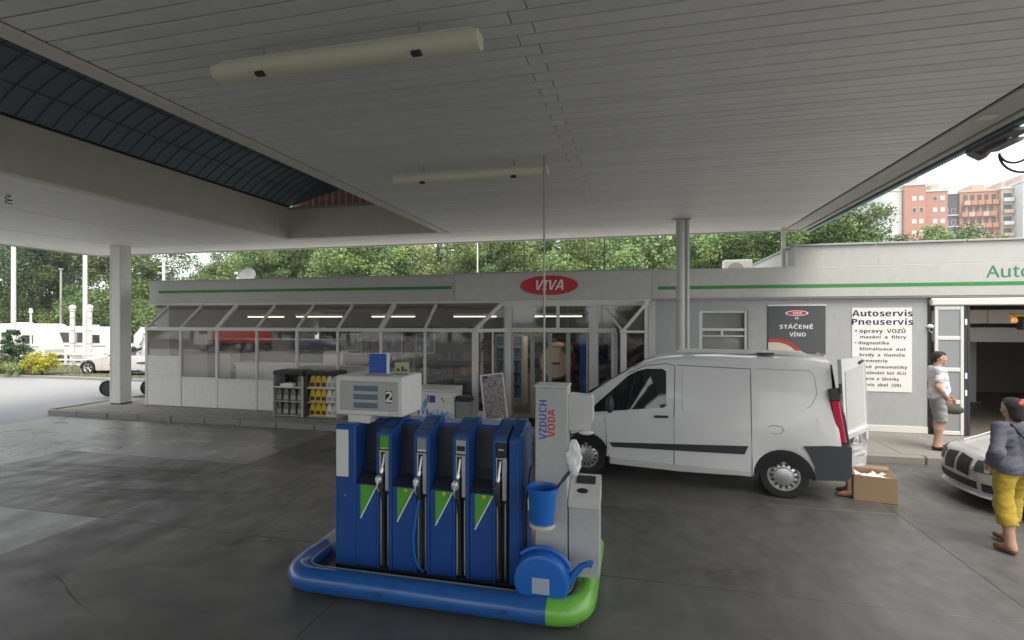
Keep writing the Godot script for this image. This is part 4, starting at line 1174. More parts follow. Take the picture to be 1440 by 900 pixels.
func service_column() -> void:
	var t := thing("service_column", "tall pale grey service column with blue and red upright lettering", "service column", V(-0.71, 0.10, -4.42))
	var g: Material = M.column_grey
	obj("shaft", mb().bb(-0.143, 0.143, 0, 1.81, -0.22, 0.0, 0.008), g, t)
	obj("cap", mb().bb(-0.15, 0.15, 1.81, 1.83, -0.23, 0.008, 0.004), M.fascia_b, t)
	text("lettering", "VZDUCH", 0.066, V(-0.072, 1.53, 0.0), M.blue_print, t, 0.98, Basis(V(0, 1, 0), V(-1, 0, 0), V(0, 0, 1)), "Droid Sans", true, 0.002)
	text("lettering", "VODA", 0.066, V(0.002, 1.50, 0.0), M.red, t, 0.98, Basis(V(0, 1, 0), V(-1, 0, 0), V(0, 0, 1)), "Droid Sans", true, 0.002)
	# towel dispenser on its right side
	var pr := PackedVector2Array([Vector2(0.145, 1.75), Vector2(0.345, 1.735), Vector2(0.355, 1.72), Vector2(0.355, 1.52), Vector2(0.325, 1.46), Vector2(0.26, 1.43), Vector2(0.145, 1.42)])
	obj("towel_dispenser", mb().prism(pr, 0.16, Transform3D(Basis(), V(0, 0, -0.21))), M.fascia_b, t, 30.0)
	var fl := obj("lever", mb().ball(V(0.30, 1.43, -0.02), V(0.065, 0.022, 0.03), 12), M.off_white, t)
	obj("lever_arm", mb().tube([V(0.16, 1.40, -0.05), V(0.20, 1.41, -0.03), V(0.245, 1.43, -0.02)], 0.007, 6), M.dark_plastic, fl)
	obj("wire_hook", mb().tube([V(0.16, 1.44, -0.05), V(0.165, 1.2, -0.03), V(0.155, 1.05, -0.02)], 0.006, 6), M.dark_plastic, t)
	# crumpled towel
	rng.seed = 77
	var rings := []
	for k in 9:
		var y := 1.36 - k * 0.038
		var w := 0.012 + 0.052 * sin(PI * (k + 0.6) / 9.4)
		var o := PackedVector3Array()
		for j in 12:
			var a := TAU * j / 12
			var r := w * rng.randf_range(0.65, 1.3)
			o.append(V(0.20 + cos(a) * r + rng.randf_range(-.006, .006), y + rng.randf_range(-.008, .008), -0.02 - sin(a) * r * 0.7))
		rings.append(o)
	rings.reverse()
	var pt := thing("paper_towel", "crumpled white paper towel hanging below the dispenser on the grey column", "paper towel", V(-0.71, 0.10, -4.42))
	obj("crumple", mb().loft(rings), M.paper, pt, 12.0)
	# litter bin
	var b := thing("litter_bin", "pale grey litter bin with sloping slotted lid beside the watering can", "litter bin", V(-0.555, 0.28, -4.42))
	var pf := PackedVector2Array([Vector2(-0.30, 0.02), Vector2(0.0, 0.0), Vector2(0.012, 0.60), Vector2(0.0, 0.67), Vector2(-0.30, 0.81)])
	obj("body", mb().prism(PackedVector2Array([Vector2(-0.28, 0.03), Vector2(0.0, 0.01), Vector2(0.006, 0.60), Vector2(-0.28, 0.60)]), 0.255, Transform3D(Basis(V(0, 0, 1), V(0, 1, 0), V(-1, 0, 0)), V(0.255, 0, 0))), g, b, 20.0)
	var lid := obj("lid", mb().prism(PackedVector2Array([Vector2(-0.29, 0.605), Vector2(0.012, 0.605), Vector2(0.008, 0.66), Vector2(-0.01, 0.685), Vector2(-0.27, 0.815), Vector2(-0.29, 0.815)]), 0.265, Transform3D(Basis(V(0, 0, 1), V(0, 1, 0), V(-1, 0, 0)), V(0.26, 0, 0))), M.fascia_b, b, 20.0)
	var sl := Basis(V(1, 0, 0), -0.465)
	obj("opening", mb().box(V(0.13, 0.787, -0.205), V(0.17, 0.012, 0.10), 0.004, Basis(V(1, 0, 0), 0.465)), M.dark_plastic, lid)
	obj("oval_hole", mb().lathe([Vector2(0.0, 0.0), Vector2(0.05, 0.0), Vector2(0.048, 0.008), Vector2(0.0, 0.0085)], Transform3D(Basis(V(1, 0, 0), 0.465) * Basis.from_scale(V(1, 1, 0.55)), V(0.11, 0.722, -0.085)), 18), M.black, lid)
	obj("bracket", mb().bb(-0.02, 0.01, 0.1, 0.5, -0.2, -0.05, 0.004), M.dark_plastic, b)
	# bucket in its ring
	var k := thing("bucket", "blue plastic bucket hung on the grey service column above the watering can", "bucket", V(-0.755, 0.80, -4.25))
	obj("body", mb().lathe([Vector2(0, 0.0), Vector2(0.092, 0.0), Vector2(0.122, 0.27), Vector2(0.134, 0.27), Vector2(0.136, 0.295), Vector2(0.122, 0.30), Vector2(0.114, 0.27), Vector2(0.088, 0.012), Vector2(0, 0.012)], Transform3D(), 28), M.bucket_blue, k)
	var hp := []
	for i in 13:
		var a := PI * i / 12
		hp.append(V(cos(a) * 0.128, 0.285 - sin(a) * 0.01, sin(a) * 0.14))
	obj("handle", mb().tube(hp, 0.006, 6), M.bucket_blue, k)
	obj("label", mb().bb(-0.122, -0.112, 0.10, 0.2, -0.02, 0.03, 0.002), M.paper, k)
	obj("water", mb().cyl(V(0, 0.16, 0), V(0, 0.162, 0), 0.103, 0.103, 20), M.pump_dark, k)
	obj("shelf_disc", mb().cyl(V(0, -0.03, 0), V(0, -0.002, 0), 0.108, 0.112, 24), M.tymp_pale, t).position = V(-0.045, 0.70, 0.17)
	obj("shelf_arm", mb().bb(-0.08, -0.01, 0.66, 0.68, -0.01, 0.1, 0.004), M.grey_metal, t)
	var q := thing("squeegee", "dark handled window squeegee leaning out of the blue bucket", "squeegee", V(-0.66, 0.95, -4.25))
	obj("stick", mb().cyl(V(-0.08, 0.0, 0.0), V(0.11, 0.26, -0.02), 0.010, 0.012, 8), M.dark_plastic, q)
	obj("grip", mb().cyl(V(0.07, 0.205, -0.016), V(0.13, 0.285, -0.022), 0.016, 0.014, 10), M.dark_plastic, q)
	obj("sponge", mb().box(V(-0.085, 0.0, 0.0), V(0.03, 0.03, 0.12), 0.008), M.olive, q)
	# watering can
	var c := thing("watering_can", "round blue plastic watering can with pale label at the foot of the column", "watering can", V(-0.755, 0.10, -4.24))
	var pts := [Vector2(0.0, -0.10), Vector2(0.19, -0.10), Vector2(0.222, -0.085), Vector2(0.235, -0.05), Vector2(0.235, 0.05), Vector2(0.222, 0.085), Vector2(0.19, 0.10), Vector2(0.0, 0.10)]
	obj("body", mb().lathe(pts, Transform3D(Basis(V(1, 0, 0), PI / 2), V(0, 0.235, 0)), 36), M.bucket_blue, c, 35.0)
	obj("foot", mb().bb(-0.11, 0.13, 0.0, 0.03, -0.08, 0.08, 0.01), M.bucket_blue, c)
	obj("spout", mb().tube([V(0.10, 0.13, 0), V(0.19, 0.19, 0), V(0.27, 0.30, 0), V(0.33, 0.375, 0), V(0.40, 0.40, 0)], [0.055, 0.045, 0.032, 0.026, 0.022], 14), M.bucket_blue, c, 50.0)
	obj("spout_lip", mb().tube([V(0.375, 0.405, 0), V(0.415, 0.39, 0)], [0.026, 0.03], 14), M.bucket_blue, c)
	var hg := []
	for i in 12:
		var a := 0.45 + 1.9 * i / 11
		hg.append(V(cos(a) * 0.262, 0.23 + sin(a) * 0.262, 0))
	obj("handle", mb().tube(hg, 0.017, 8), M.bucket_blue, c)
	for i in 5:
		var a := 0.75 + 0.33 * i
		obj("handle_rib", mb().cyl(V(cos(a) * 0.225, 0.23 + sin(a) * 0.225, 0), V(cos(a) * 0.262, 0.23 + sin(a) * 0.262, 0), 0.012, 0.012, 6), M.bucket_blue, c)
	obj("label", mb().bb(-0.07, 0.075, 0.15, 0.28, 0.1, 0.103, 0.001), mk("label_pale", Color(0.35, 0.42, 0.52), 0.6), c)
	obj("filler", mb().cyl(V(-0.07, 0.39, 0), V(-0.075, 0.425, 0), 0.05, 0.055, 14), M.bucket_blue, c)

func forecourt_pole() -> void:
	var p := thing("forecourt_pole", "thin pale steel pole rising from the forecourt to the canopy slats", "pole", V(-1.12, 0, -6.42))
	obj("tube", mb().cyl(V(0, 0, 0), V(0, 4.59, 0), 0.0135, 0.0135, 10), M.grey_metal, p)
	obj("foot_plate", mb().bb(-0.07, 0.07, 0, 0.012, -0.07, 0.07, 0.003), M.grey_metal, p)

func bottle(kind: String, label: String, m: Material, group: String) -> Node3D:
	# flat canister with a shoulder, a moulded grip and a cap
	var t := thing(kind, label, "canister", Vector3.ZERO, 0.0, group)
	var b := PackedVector2Array([Vector2(-0.075, 0.0), Vector2(0.075, 0.0), Vector2(0.075, 0.19), Vector2(0.045, 0.245), Vector2(-0.015, 0.245), Vector2(-0.045, 0.20), Vector2(-0.055, 0.13), Vector2(-0.075, 0.11)])
	obj("body", mb().prism(b, 0.09, Transform3D(Basis(), V(0, 0, -0.045))), m, t, 20.0)
	obj("cap", mb().cyl(V(0.02, 0.245, 0), V(0.02, 0.27, 0), 0.018, 0.016, 10), M.dark_plastic, t)
	obj("label", mb().bb(-0.05, 0.065, 0.03, 0.11, 0.045, 0.047, 0.0005), M.dark_plastic if m == M.yellow else (M.yellow if kind == "x" else M.gutter), t)
	t.scale = Vector3(1.04, 1.2, 1.0)
	return t

func shop_front() -> void:
	# two display racks
	var lab := ["black display rack with rounded top holding dark oil bottles by the shop front", "display rack of yellow and white canisters between the dark rack and the pump head"]
	for i in 2:
		var t := thing("display_rack", lab[i], "display rack", V(-8.24 + i * 0.93, 0.13, -11.08))
		obj("side", mb().bb(-0.43, -0.40, 0, 1.05, -0.25, 0.2, 0.006), M.grey_metal if i == 0 else M.dark_plastic, t)
		obj("side", mb().bb(0.36, 0.42, 0, 1.0, -0.25, 0.2, 0.01), M.grey_metal, t)
		obj("back", mb().bb(-0.40, 0.36, 0, 1.1, -0.25, -0.23), M.black, t)
		var hood := []
		for k in 7: hood.append(V(-0.43 + 0.09 * (1 - cos(k * PI / 12)), 1.05 + 0.09 * sin(k * PI / 12), 0))
		var top := PackedVector2Array()
		for h in hood: top.append(Vector2(h.x, h.y))
		for k in 7: top.append(Vector2(0.42 - 0.09 * (1 - cos((6 - k) * PI / 12)), 1.05 + 0.09 * sin((6 - k) * PI / 12)))
		obj("hood", mb().prism(top, 0.45, Transform3D(Basis(), V(0, 0, -0.25))), M.black, t, 30.0)
		for y in [0.02, 0.36, 0.70]:
			obj("shelf", mb().bb(-0.40, 0.36, y, y + 0.025, -0.23, 0.19, 0.004), M.grey_metal, t)
		obj("shelf_lip", mb().bb(-0.40, 0.36, 0.725, 0.745, 0.18, 0.19, 0.002), M.paper, t)
	var pal := [M.dark_plastic, mk("bottle_grey", Color(0.16, 0.155, 0.15), 0.4)]
	var rows := ["bottom shelf", "middle shelf", "top shelf"]
	var db: Node3D = null; var yb: Node3D = null; var wb: Node3D = null
	for r in 3:
		for k in 4:
			if r == 2 and k != 3: continue
			var at := V(-8.56 + k * 0.20, 0.13 + 0.045 + r * 0.34, -11.0)
			var l: String = "dark oil bottle on the %s of the black display rack, %s" % [rows[r], ["leftmost", "second from the left", "third from the left", "rightmost"][k]]
			if db == null: db = bottle("oil_bottle", l, pal[1], "dark oil bottles in the black rack"); db.position = at
			else: dup(db, l, at, 0.0)
		for k in 5:
			var at := V(-7.62 + k * 0.155, 0.13 + 0.045 + r * 0.34, -11.0)
			if k < 3:
				var l: String = "yellow canister on the %s of the canister rack, %s of three" % [rows[r], ["left", "middle", "right"][k]]
				if yb == null: yb = bottle("canister", l, M.yellow, "yellow canisters in the rack"); yb.position = at
				else: dup(yb, l, at, 0.0)
			else:
				var l: String = "white canister on the %s of the canister rack, %s" % [rows[r], "beside the yellow ones" if k == 3 else "at the right end"]
				if wb == null: wb = bottle("canister", l, M.off_white, "white canisters in the rack"); wb.position = at
				else: dup(wb, l, at, 0.0)
	var pb := thing("paper_bag", "white folded bag lying on the top shelf of the black rack", "bag", V(-8.25, 0.855, -10.98))
	obj("bag", mb().prism(PackedVector2Array([Vector2(-0.16, 0), Vector2(0.15, 0), Vector2(0.17, 0.10), Vector2(0.02, 0.12), Vector2(-0.19, 0.09)]), 0.14, Transform3D(Basis(), V(0, 0, 0))), M.paper, pb, 0.0)
	obj("fold", mb().bar(V(-0.17, 0.09, 0.145), V(0.16, 0.105, 0.145), 0.01, 0.01), M.off_white, pb)
	# ice chest
	var c := thing("ice_chest", "white ice chest with blue splash print beside the grey swing bin", "freezer", V(-4.38, 0.13, -11.1))
	obj("cabinet", mb().bb(-0.47, 0.45, 0.04, 0.74, -0.3, 0.25, 0.015), M.panel_white, c)
	obj("lid", mb().prism(PackedVector2Array([Vector2(-0.3, 0.75), Vector2(0.26, 0.75), Vector2(0.26, 0.79), Vector2(0.1, 0.84), Vector2(-0.3, 0.84)]), 0.92, Transform3D(Basis(V(0, 0, 1), V(0, 1, 0), V(-1, 0, 0)), V(0.45, 0, 0))), M.white_metal, c, 20.0)
	obj("plinth", mb().bb(-0.45, 0.43, 0, 0.04, -0.28, 0.22), M.black, c)
	rng.seed = 31
	var ice := [mk("ice_blue", Color(0.12, 0.34, 0.55), 0.4), mk("ice_pale", Color(0.35, 0.55, 0.68), 0.4), M.blue_print]
	for k in 60:
		var x := rng.randf_range(-0.44, 0.40)
		var hgt := rng.randf_range(0.03, 0.16) * (2.2 if x < -0.22 else 1.0)
		var y0 := rng.randf_range(0.10, 0.40) if x < -0.25 else rng.randf_range(0.08, 0.26)
		var w := rng.randf_range(0.02, 0.06)
		var pl := PackedVector2Array([Vector2(x, y0), Vector2(x + w, y0 + hgt * 0.4), Vector2(x + w * 0.4, y0 + hgt), Vector2(x - w * 0.7, y0 + hgt * 0.55)])
		obj("print", mb().prism(pl, 0.0015 + 0.0001 * k, Transform3D(Basis(), V(0, 0, 0.25))), ice[k % 3 if k % 5 else 1], c, 0.0)
	obj("blue_badge", mb().bb(-0.20, -0.17, 0.50, 0.68, 0.25, 0.256, 0.001), mk("violet", Color(0.06, 0.04, 0.30), 0.5), c)
	obj("blue_badge", mb().bb(-0.15, -0.01, 0.50, 0.66, 0.25, 0.256, 0.001), M.violet, c)
	obj("badge_print", mb().bb(-0.12, -0.04, 0.545, 0.61, 0.256, 0.258), M.pump_top, c)
	obj("round_mark", mb().cyl(V(0.17, 0.57, 0.25), V(0.17, 0.57, 0.256), 0.05, 0.05, 16), M.paper, c)
	obj("round_mark", mb().bb(0.135, 0.17, 0.57, 0.615, 0.256, 0.258), M.black, c)
	obj("round_mark", mb().bb(0.17, 0.205, 0.53, 0.57, 0.256, 0.258), M.black, c)
	# swing bin
	var b := thing("swing_bin", "grey swing bin with black lid before the shop glazing", "bin", V(-3.73, 0.13, -10.95))
	var rg := []
	for q in [[0.0, 0.14], [0.55, 0.17]]:
		rg.append(PackedVector3Array([V(q[1], q[0], q[1] * .8), V(q[1], q[0], -q[1] * .8), V(-q[1], q[0], -q[1] * .8), V(-q[1], q[0], q[1] * .8)]))
	obj("body", mb().loft(rg), mk("bin_grey", Color(0.23, 0.24, 0.25), 0.5), b, 20.0)
	obj("rim", mb().bb(-0.185, 0.185, 0.55, 0.58, -0.15, 0.15, 0.008), M.black, b)
	obj("lid", mb().prism(PackedVector2Array([Vector2(-0.14, 0.58), Vector2(0.14, 0.58), Vector2(0.09, 0.66), Vector2(-0.09, 0.66)]), 0.34, Transform3D(Basis(V(0, 0, 1), V(0, 1, 0), V(-1, 0, 0)), V(0.17, 0, 0))), M.dark_plastic, b, 20.0)
	# leaning poster board, printed with dark scrawl
	var p := thing("poster_board", "leaning white framed board with dark scrawled print left of the entrance", "poster board", V(-3.03, 0.13, -11.15))
	p.rotation = Vector3(-0.14, 0.12, 0.13)
	var nz := FastNoiseLite.new(); nz.seed = 4; nz.frequency = 0.035; nz.noise_type = FastNoiseLite.TYPE_CELLULAR; nz.cellular_return_type = FastNoiseLite.RETURN_DISTANCE2_DIV; nz.domain_warp_enabled = true; nz.domain_warp_amplitude = 40; nz.domain_warp_frequency = 0.02
	var im := Image.create(128, 256, false, Image.FORMAT_RGB8)
	for yy in 256:
		for xx in 128:
			var v := nz.get_noise_2d(xx, yy)
			var d := v > -0.20
			im.set_pixel(xx, yy, Color(0.13, 0.12, 0.14) if d else Color(0.66, 0.62, 0.64))
	var pm := StandardMaterial3D.new(); pm.resource_name = "scrawl_print"; pm.albedo_texture = ImageTexture.create_from_image(im); pm.roughness = 0.6
	obj("board", mb().bb(-0.27, 0.27, 0.02, 1.16, -0.02, 0.0, 0.003), M.white, p)
	var s := mb(); s.quv(V(-0.235, 0.14, 0.002), V(0.24, 0.14, 0.002), V(0.24, 1.13, 0.002), V(-0.235, 1.13, 0.002))
	obj("print", s, pm, p, 0.0)
	obj("badge", mb().bb(-0.20, -0.10, 1.05, 1.12, 0.003, 0.005), M.violet, p)
	obj("stay", mb().tube([V(0.24, 0.5, -0.02), V(0.27, 0.05, -0.22), V(0.25, 0.02, -0.24)], 0.008, 6), M.white, p)
	obj("hook", mb().tube([V(0.16, 0.16, 0.01), V(0.2, 0.1, 0.03), V(0.26, 0.12, 0.03), V(0.28, 0.03, 0.04)], 0.007, 6), M.paper, p)
	# entrance mat
	var em := thing("door_mat", "dark mat before the sliding entrance doors", "mat", V(-1.9, 0.136, -11.6))
	obj("mat", mb().bb(-0.8, 0.8, 0, 0.015, -0.45, 0.45, 0.004), M.rubber, em)

func shelf_unit(label: String, at: Vector3, L: float, H: float, sd: int, turn := 0.0) -> void:
	var t := thing("shop_shelving", label, "shelving", at, turn, "")
	rng.seed = sd
	obj("back", mb().bb(-L / 2, L / 2, 0, H, -0.02, 0.0), M.shelf_dark, t)
	for e in [-L / 2, L / 2]: obj("upright", mb().bb(e - 0.015, e + 0.015, 0, H, -0.02, 0.4, 0.004), M.grey_metal, t)
	var cols := [M.goods_blue, M.goods_red, M.goods_ochre, M.goods_pale, M.goods_green, M.goods_grey, M.goods_teal, M.goods_dark]
	var st := []
	for c in cols: st.append(mb())
	var n := int(H / 0.36)
	for k in n:
		var y := 0.08 + k * (H - 0.1) / n
		obj("shelf", mb().bb(-L / 2, L / 2, y, y + 0.02, 0.0, 0.4, 0.003), M.goods_grey, t)
		var x := -L / 2 + 0.03
		while x < L / 2 - 0.12:
			var w := rng.randf_range(0.06, 0.2); var h := rng.randf_range(0.12, 0.27)
			var q: int = rng.randi() % cols.size()
			for r in 1 + int(0.3 / w * 0.5): 
				if x + w > L / 2 - 0.02: break
				st[q].bb(x, x + w - 0.008, y + 0.021, y + 0.021 + h, 0.08, rng.randf_range(0.3, 0.38), 0.006)
				x += w
	for i in cols.size():
		if st[i].t.size():
			var o := obj("goods", st[i], cols[i], t, 0.0)
			o.set_meta("kind", "stuff")

func shop_inside() -> void:
	shelf_unit("tall shelving full of coloured goods against the shop's back wall on the left", V(-10.2, 0.14, -19.5), 5.5, 2.1, 3)
	shelf_unit("tall shelving full of coloured goods against the back wall behind the entrance", V(-3.6, 0.14, -19.5), 6.0, 2.1, 4)
	shelf_unit("low gondola shelf of goods in the middle of the shop", V(-6.0, 0.14, -15.6), 3.6, 1.5, 6)
	shelf_unit("window shelf of goods behind the ice chest", V(-4.7, 0.14, -13.2), 2.2, 1.7, 9)
	shelf_unit("window shelf of goods behind the canister racks", V(-6.6, 0.14, -13.0), 1.3, 1.9, 13)
	var cn := thing("shop_counter", "long low white counter behind the left bays of the shop glazing", "counter", V(-9.3, 0.14, -12.5))
	obj("front", mb().bb(-1.9, 2.4, 0.08, 1.08, -0.4, 0.0, 0.01), M.panel_white, cn)
	obj("top", mb().bb(-1.95, 2.45, 1.08, 1.13, -0.45, 0.03, 0.01), M.off_white, cn)
	for x in [-1.0, 0.4, 1.5]: obj("panel_gap", mb().bb(x, x + 0.01, 0.1, 1.06, 0.0, 0.002), M.gutter, cn)
	var pt := thing("grey_partition", "plain grey partition wall standing inside the left of the shop", "partition", V(-10.2, 0.14, -13.6))
	obj("panel", mb().bb(-3.0, 2.6, 0, 1.75, -0.05, 0.05, 0.005), mk("partition_grey", Color(0.11, 0.11, 0.105), 0.7), pt)
	obj("cap_rail", mb().bb(-3.0, 2.6, 1.75, 1.79, -0.06, 0.06, 0.005), M.off_white, pt)
	var lk := thing("beige_locker", "narrow beige locker inside the second bay of the shop glazing", "locker", V(-11.6, 0.14, -12.45))
	obj("body", mb().bb(-0.24, 0.24, 0, 1.45, -0.4, 0.0, 0.01), mk("beige", Color(0.50, 0.42, 0.33), 0.6), lk)
	obj("door_gap", mb().bb(-0.22, 0.22, 0.72, 0.73, 0.0, 0.002), M.gutter, lk)
	obj("knob", mb().ball(V(0.16, 0.95, 0.01), V(0.02, 0.02, 0.02), 8), M.grey_metal, lk)
	for q in [[-8.05, 0.60, "white carton on the long counter, left of the copper tray", 0.36], [-6.75, 0.34, "white carton on the counter end behind the glazing", 0.28]]:
		var w := thing("carton", q[2], "carton", V(q[0], 1.275, -12.65))
		obj("box", mb().bb(-q[1] / 2, q[1] / 2, 0, q[3], -0.15, 0.15, 0.006), M.paper, w)
		obj("tape", mb().bb(-0.03, 0.03, q[3], q[3] + 0.002, -0.15, 0.15), M.tymp_pale, w)
	var tr := thing("copper_tray", "reddish display tray in the shop window above the black rack", "tray", V(-7.35, 1.27, -12.6))
	obj("tray", mb().bb(-0.35, 0.3, 0.0, 0.28, -0.2, 0.1, 0.03), mk("copper", Color(0.25, 0.12, 0.09), 0.5), tr)
	obj("rim", mb().bb(-0.37, 0.32, 0.28, 0.31, -0.22, 0.12, 0.01), M.gutter, tr)
	var fg := thing("drinks_fridge", "blue lit drinks fridge just left of the shop entrance", "fridge", V(-3.35, 0.14, -13.6))
	obj("case", mb().bb(-0.4, 0.4, 0, 1.95, -0.6, 0.0, 0.02), M.off_white, fg)
	obj("cavity", mb().bb(-0.33, 0.33, 0.25, 1.6, -0.01, 0.004), M.pump_dark, fg)
	obj("header", mb().bb(-0.35, 0.35, 1.66, 1.9, 0.0, 0.01), mk("fridge_blue", Color(0.1, 0.3, 0.6), 0.4), fg)
	for k in 4:
		obj("rack", mb().bb(-0.33, 0.33, 0.28 + k * 0.33, 0.295 + k * 0.33, 0.0, 0.03), M.off_white, fg)
		for j in 6: obj("drink", mb().cyl(V(-0.27 + j * 0.108, 0.295 + k * 0.33, 0.03), V(-0.27 + j * 0.108, 0.52 + k * 0.33, 0.03), 0.042, 0.03, 8), M.fridge_blue, fg)
	for q in [[-5.36, 1.66, 0.52, 0.50, "framed dark picture hanging inside the glazing left of the grey swing bin"], [-7.45, 1.70, 0.50, 0.45, "framed grey picture hanging inside the glazing above the pump head"], [-6.32, 1.66, 0.60, 0.52, "framed bluish picture hanging inside the glazing behind the blue sign"]]:
		var wp := thing("window_picture", q[4], "picture", V(q[0], q[1], -11.95))
		obj("frame", mb().bb(0, q[2], 0, q[3], -0.012, 0.0, 0.003), M.grey_metal, wp)
		obj("picture", mb().bb(0.03, q[2] - 0.03, 0.03, q[3] - 0.03, 0.0, 0.004, 0.001), M.goods_teal if q[0] > -6.0 else M.goods_grey, wp)
		for k in 3: obj("motif", mb().bb(0.08 + k * 0.11, 0.15 + k * 0.12, 0.07 + 0.05 * k, 0.2 + 0.07 * k, 0.004, 0.006), [M.goods_pale, M.goods_dark, M.frosted][k], wp)
		obj("cord", mb().cyl(V(q[2] / 2, q[3], -0.006), V(q[2] / 2, 2.86 - q[1], -0.006), 0.004, 0.004, 5), M.grey_metal, wp)
	# wine barrel on its cradle behind the doors
	var b := thing("wine_barrel", "wooden barrel lying end on behind the entrance doors", "barrel", V(-1.93, 0.90, -13.1))
	var R := 0.48
	obj("staves", mb().lathe([Vector2(R * 0.86, -0.45), Vector2(R * 0.97, -0.2), Vector2(R, 0.0), Vector2(R * 0.97, 0.2), Vector2(R * 0.86, 0.45), Vector2(R * 0.80, 0.45), Vector2(R * 0.80, 0.42)], Transform3D(Basis(V(1, 0, 0), PI / 2), V(0, 0.55, 0)), 28), mk("barrel_wood", Color(0.30, 0.10, 0.06), 0.5), b)
	obj("end", mb().cyl(V(0, 0.55, 0.38), V(0, 0.55, 0.42), R * 0.80, R * 0.80, 28), mk("barrel_end", Color(0.66, 0.50, 0.33), 0.6), b)
	for z in [-0.35, 0.35]: obj("hoop", mb().lathe([Vector2(R * 0.89, -0.03), Vector2(R * 0.91, -0.03), Vector2(R * 0.90, 0.03), Vector2(R * 0.88, 0.03)], Transform3D(Basis(V(1, 0, 0), PI / 2), V(0, 0.55, z)), 28), M.brown_leather, b)
	obj("tap", mb().bb(-0.12, 0.12, 0.49, 0.55, 0.42, 0.46, 0.01), M.dark_plastic, b)
	obj("cradle", mb().bb(-0.4, 0.4, 0.12, 0.22, -0.4, 0.4, 0.02), M.brown_leather, b)
	for x in [-0.33, 0.33]: obj("leg", mb().bb(x - 0.05, x + 0.05, -0.76, 0.12, -0.38, 0.38, 0.01), M.brown_leather, b)
	var gr := thing("green_balloon", "round green ornament beside the barrel behind the entrance doors", "ornament", V(-1.62, 1.78, -12.7))
	obj("globe", mb().ball(V(0, 0, 0), V(0.15, 0.13, 0.15), 18), mk("leafy_green", Color(0.16, 0.34, 0.10), 0.6), gr)
	obj("string", mb().cyl(V(0, 0.12, 0), V(0, 1.05, 0), 0.004, 0.004, 5), M.off_white, gr)
	var cr: Node3D = null
	for k in 5:
		var l: String = "blue crate stacked inside the entrance, " + ["lowest", "second from the floor", "middle", "fourth from the floor", "topmost"][k] + " of five"
		var at := V(-1.12, 0.14 + k * 0.4, -13.1)
		if cr == null:
			cr = thing("crate", l, "crate", at, 0.0, "blue crates stacked inside the entrance")
			obj("body", mb().bb(-0.24, 0.24, 0, 0.38, -0.18, 0.18, 0.012), M.blue_print, cr)
			obj("rim", mb().bb(-0.25, 0.25, 0.34, 0.39, -0.19, 0.19, 0.008), M.bucket_blue, cr)
			obj("grip_hole", mb().bb(-0.07, 0.07, 0.25, 0.3, 0.18, 0.183), M.pump_dark, cr)
		else: dup(cr, l, at, 0.0)
	var yl := thing("price_board", "yellow price board hanging high inside the entrance", "board", V(-2.55, 2.08, -13.2))
	obj("board", mb().bb(-0.3, 0.3, 0, 0.14, 0, 0.02, 0.003), mk("board_yellow", Color(0.45, 0.30, 0.04), 0.6), yl)
	obj("wire", mb().cyl(V(0, 0.14, 0.01), V(0, 0.78, 0.01), 0.004, 0.004, 5), M.grey_metal, yl)

func floodlight() -> void:
	var t := thing("floodlight", "grey floodlight bracket with black cable loops under the canopy's right edge", "floodlight", V(3.99, 4.54, -6.78))
	obj("bracket", mb().bb(-0.12, 0.06, -0.05, 0.0, -0.50, 0.30, 0.01), mk("grey_dark", Color(0.10, 0.10, 0.10), 0.5), t)
	obj("housing", mb().prism(PackedVector2Array([Vector2(-0.05, -0.10), Vector2(0.10, -0.09), Vector2(0.11, -0.05), Vector2(-0.05, -0.05)]), 0.40, Transform3D(Basis(), V(0, 0, -0.30))), M.grey_dark, t, 0.0)
	obj("wedge", mb().prism(PackedVector2Array([Vector2(-0.1, -0.05), Vector2(0.1, -0.05), Vector2(0.03, -0.13)]), 0.14, Transform3D(Basis(), V(0, 0, -0.52))), M.grey_dark, t, 0.0)
	for q in [[0.20, -0.10], [0.12, -0.02]]:
		var pts := []
		for i in 13:
			var a := PI * i / 12
			pts.append(V(0.08 + q[0] - cos(a) * q[0], -0.12 + q[1] * 0.3 - sin(a) * q[0] * 1.1, -0.25 + i * 0.01))
		obj("cable", mb().tube(pts, 0.013, 7), M.rubber, t)
	obj("cable_pole", mb().cyl(V(0.48, -0.45, -0.2), V(0.45, 0.4, -0.2), 0.018, 0.018, 8), M.dark_plastic, t)
	obj("screw", mb().ball(V(-0.02, -0.055, 0.1), V(0.015, 0.015, 0.015), 8), M.white, t)
	var h := thing("soffit_hook", "small dark coiled hook under the white left soffit", "hook", V(-10.25, 4.6, -6.4))
	var hp := []
	for i in 20: hp.append(V(cos(i * 0.6) * 0.045, -0.03 - i * 0.006, sin(i * 0.6) * 0.045))
	obj("coil", mb().tube(hp, 0.008, 6), M.dark_plastic, h)
	obj("plate", mb().cyl(V(0, -0.012, 0), V(0, -0.001, 0), 0.03, 0.03, 12), M.dark_plastic, h)

# ---- vehicles: x forward from the rear axle, y up, z across from the middle
func st_at(S: Array, x: float) -> Array:
	if x <= S[0][0]: return S[0]
	for i in range(1, S.size()):
		if x <= S[i][0]:
			var t: float = (x - S[i - 1][0]) / (S[i][0] - S[i - 1][0])
			var o := []
			for k in S[i].size(): o.append(lerpf(S[i - 1][k], S[i][k], t))
			return o
	return S[-1]

func side_z(S: Array, x: float, y: float) -> float:
	# stations: [x, roof height, roof half width, shoulder drop, belt height, belt half width, bottom]
	var s := st_at(S, x)
	var top: float = s[1] - s[3]
	if y >= s[4]: return lerpf(s[5], s[2], clampf((y - s[4]) / maxf(top - s[4], 0.01), 0.0, 1.0))
	return s[5]

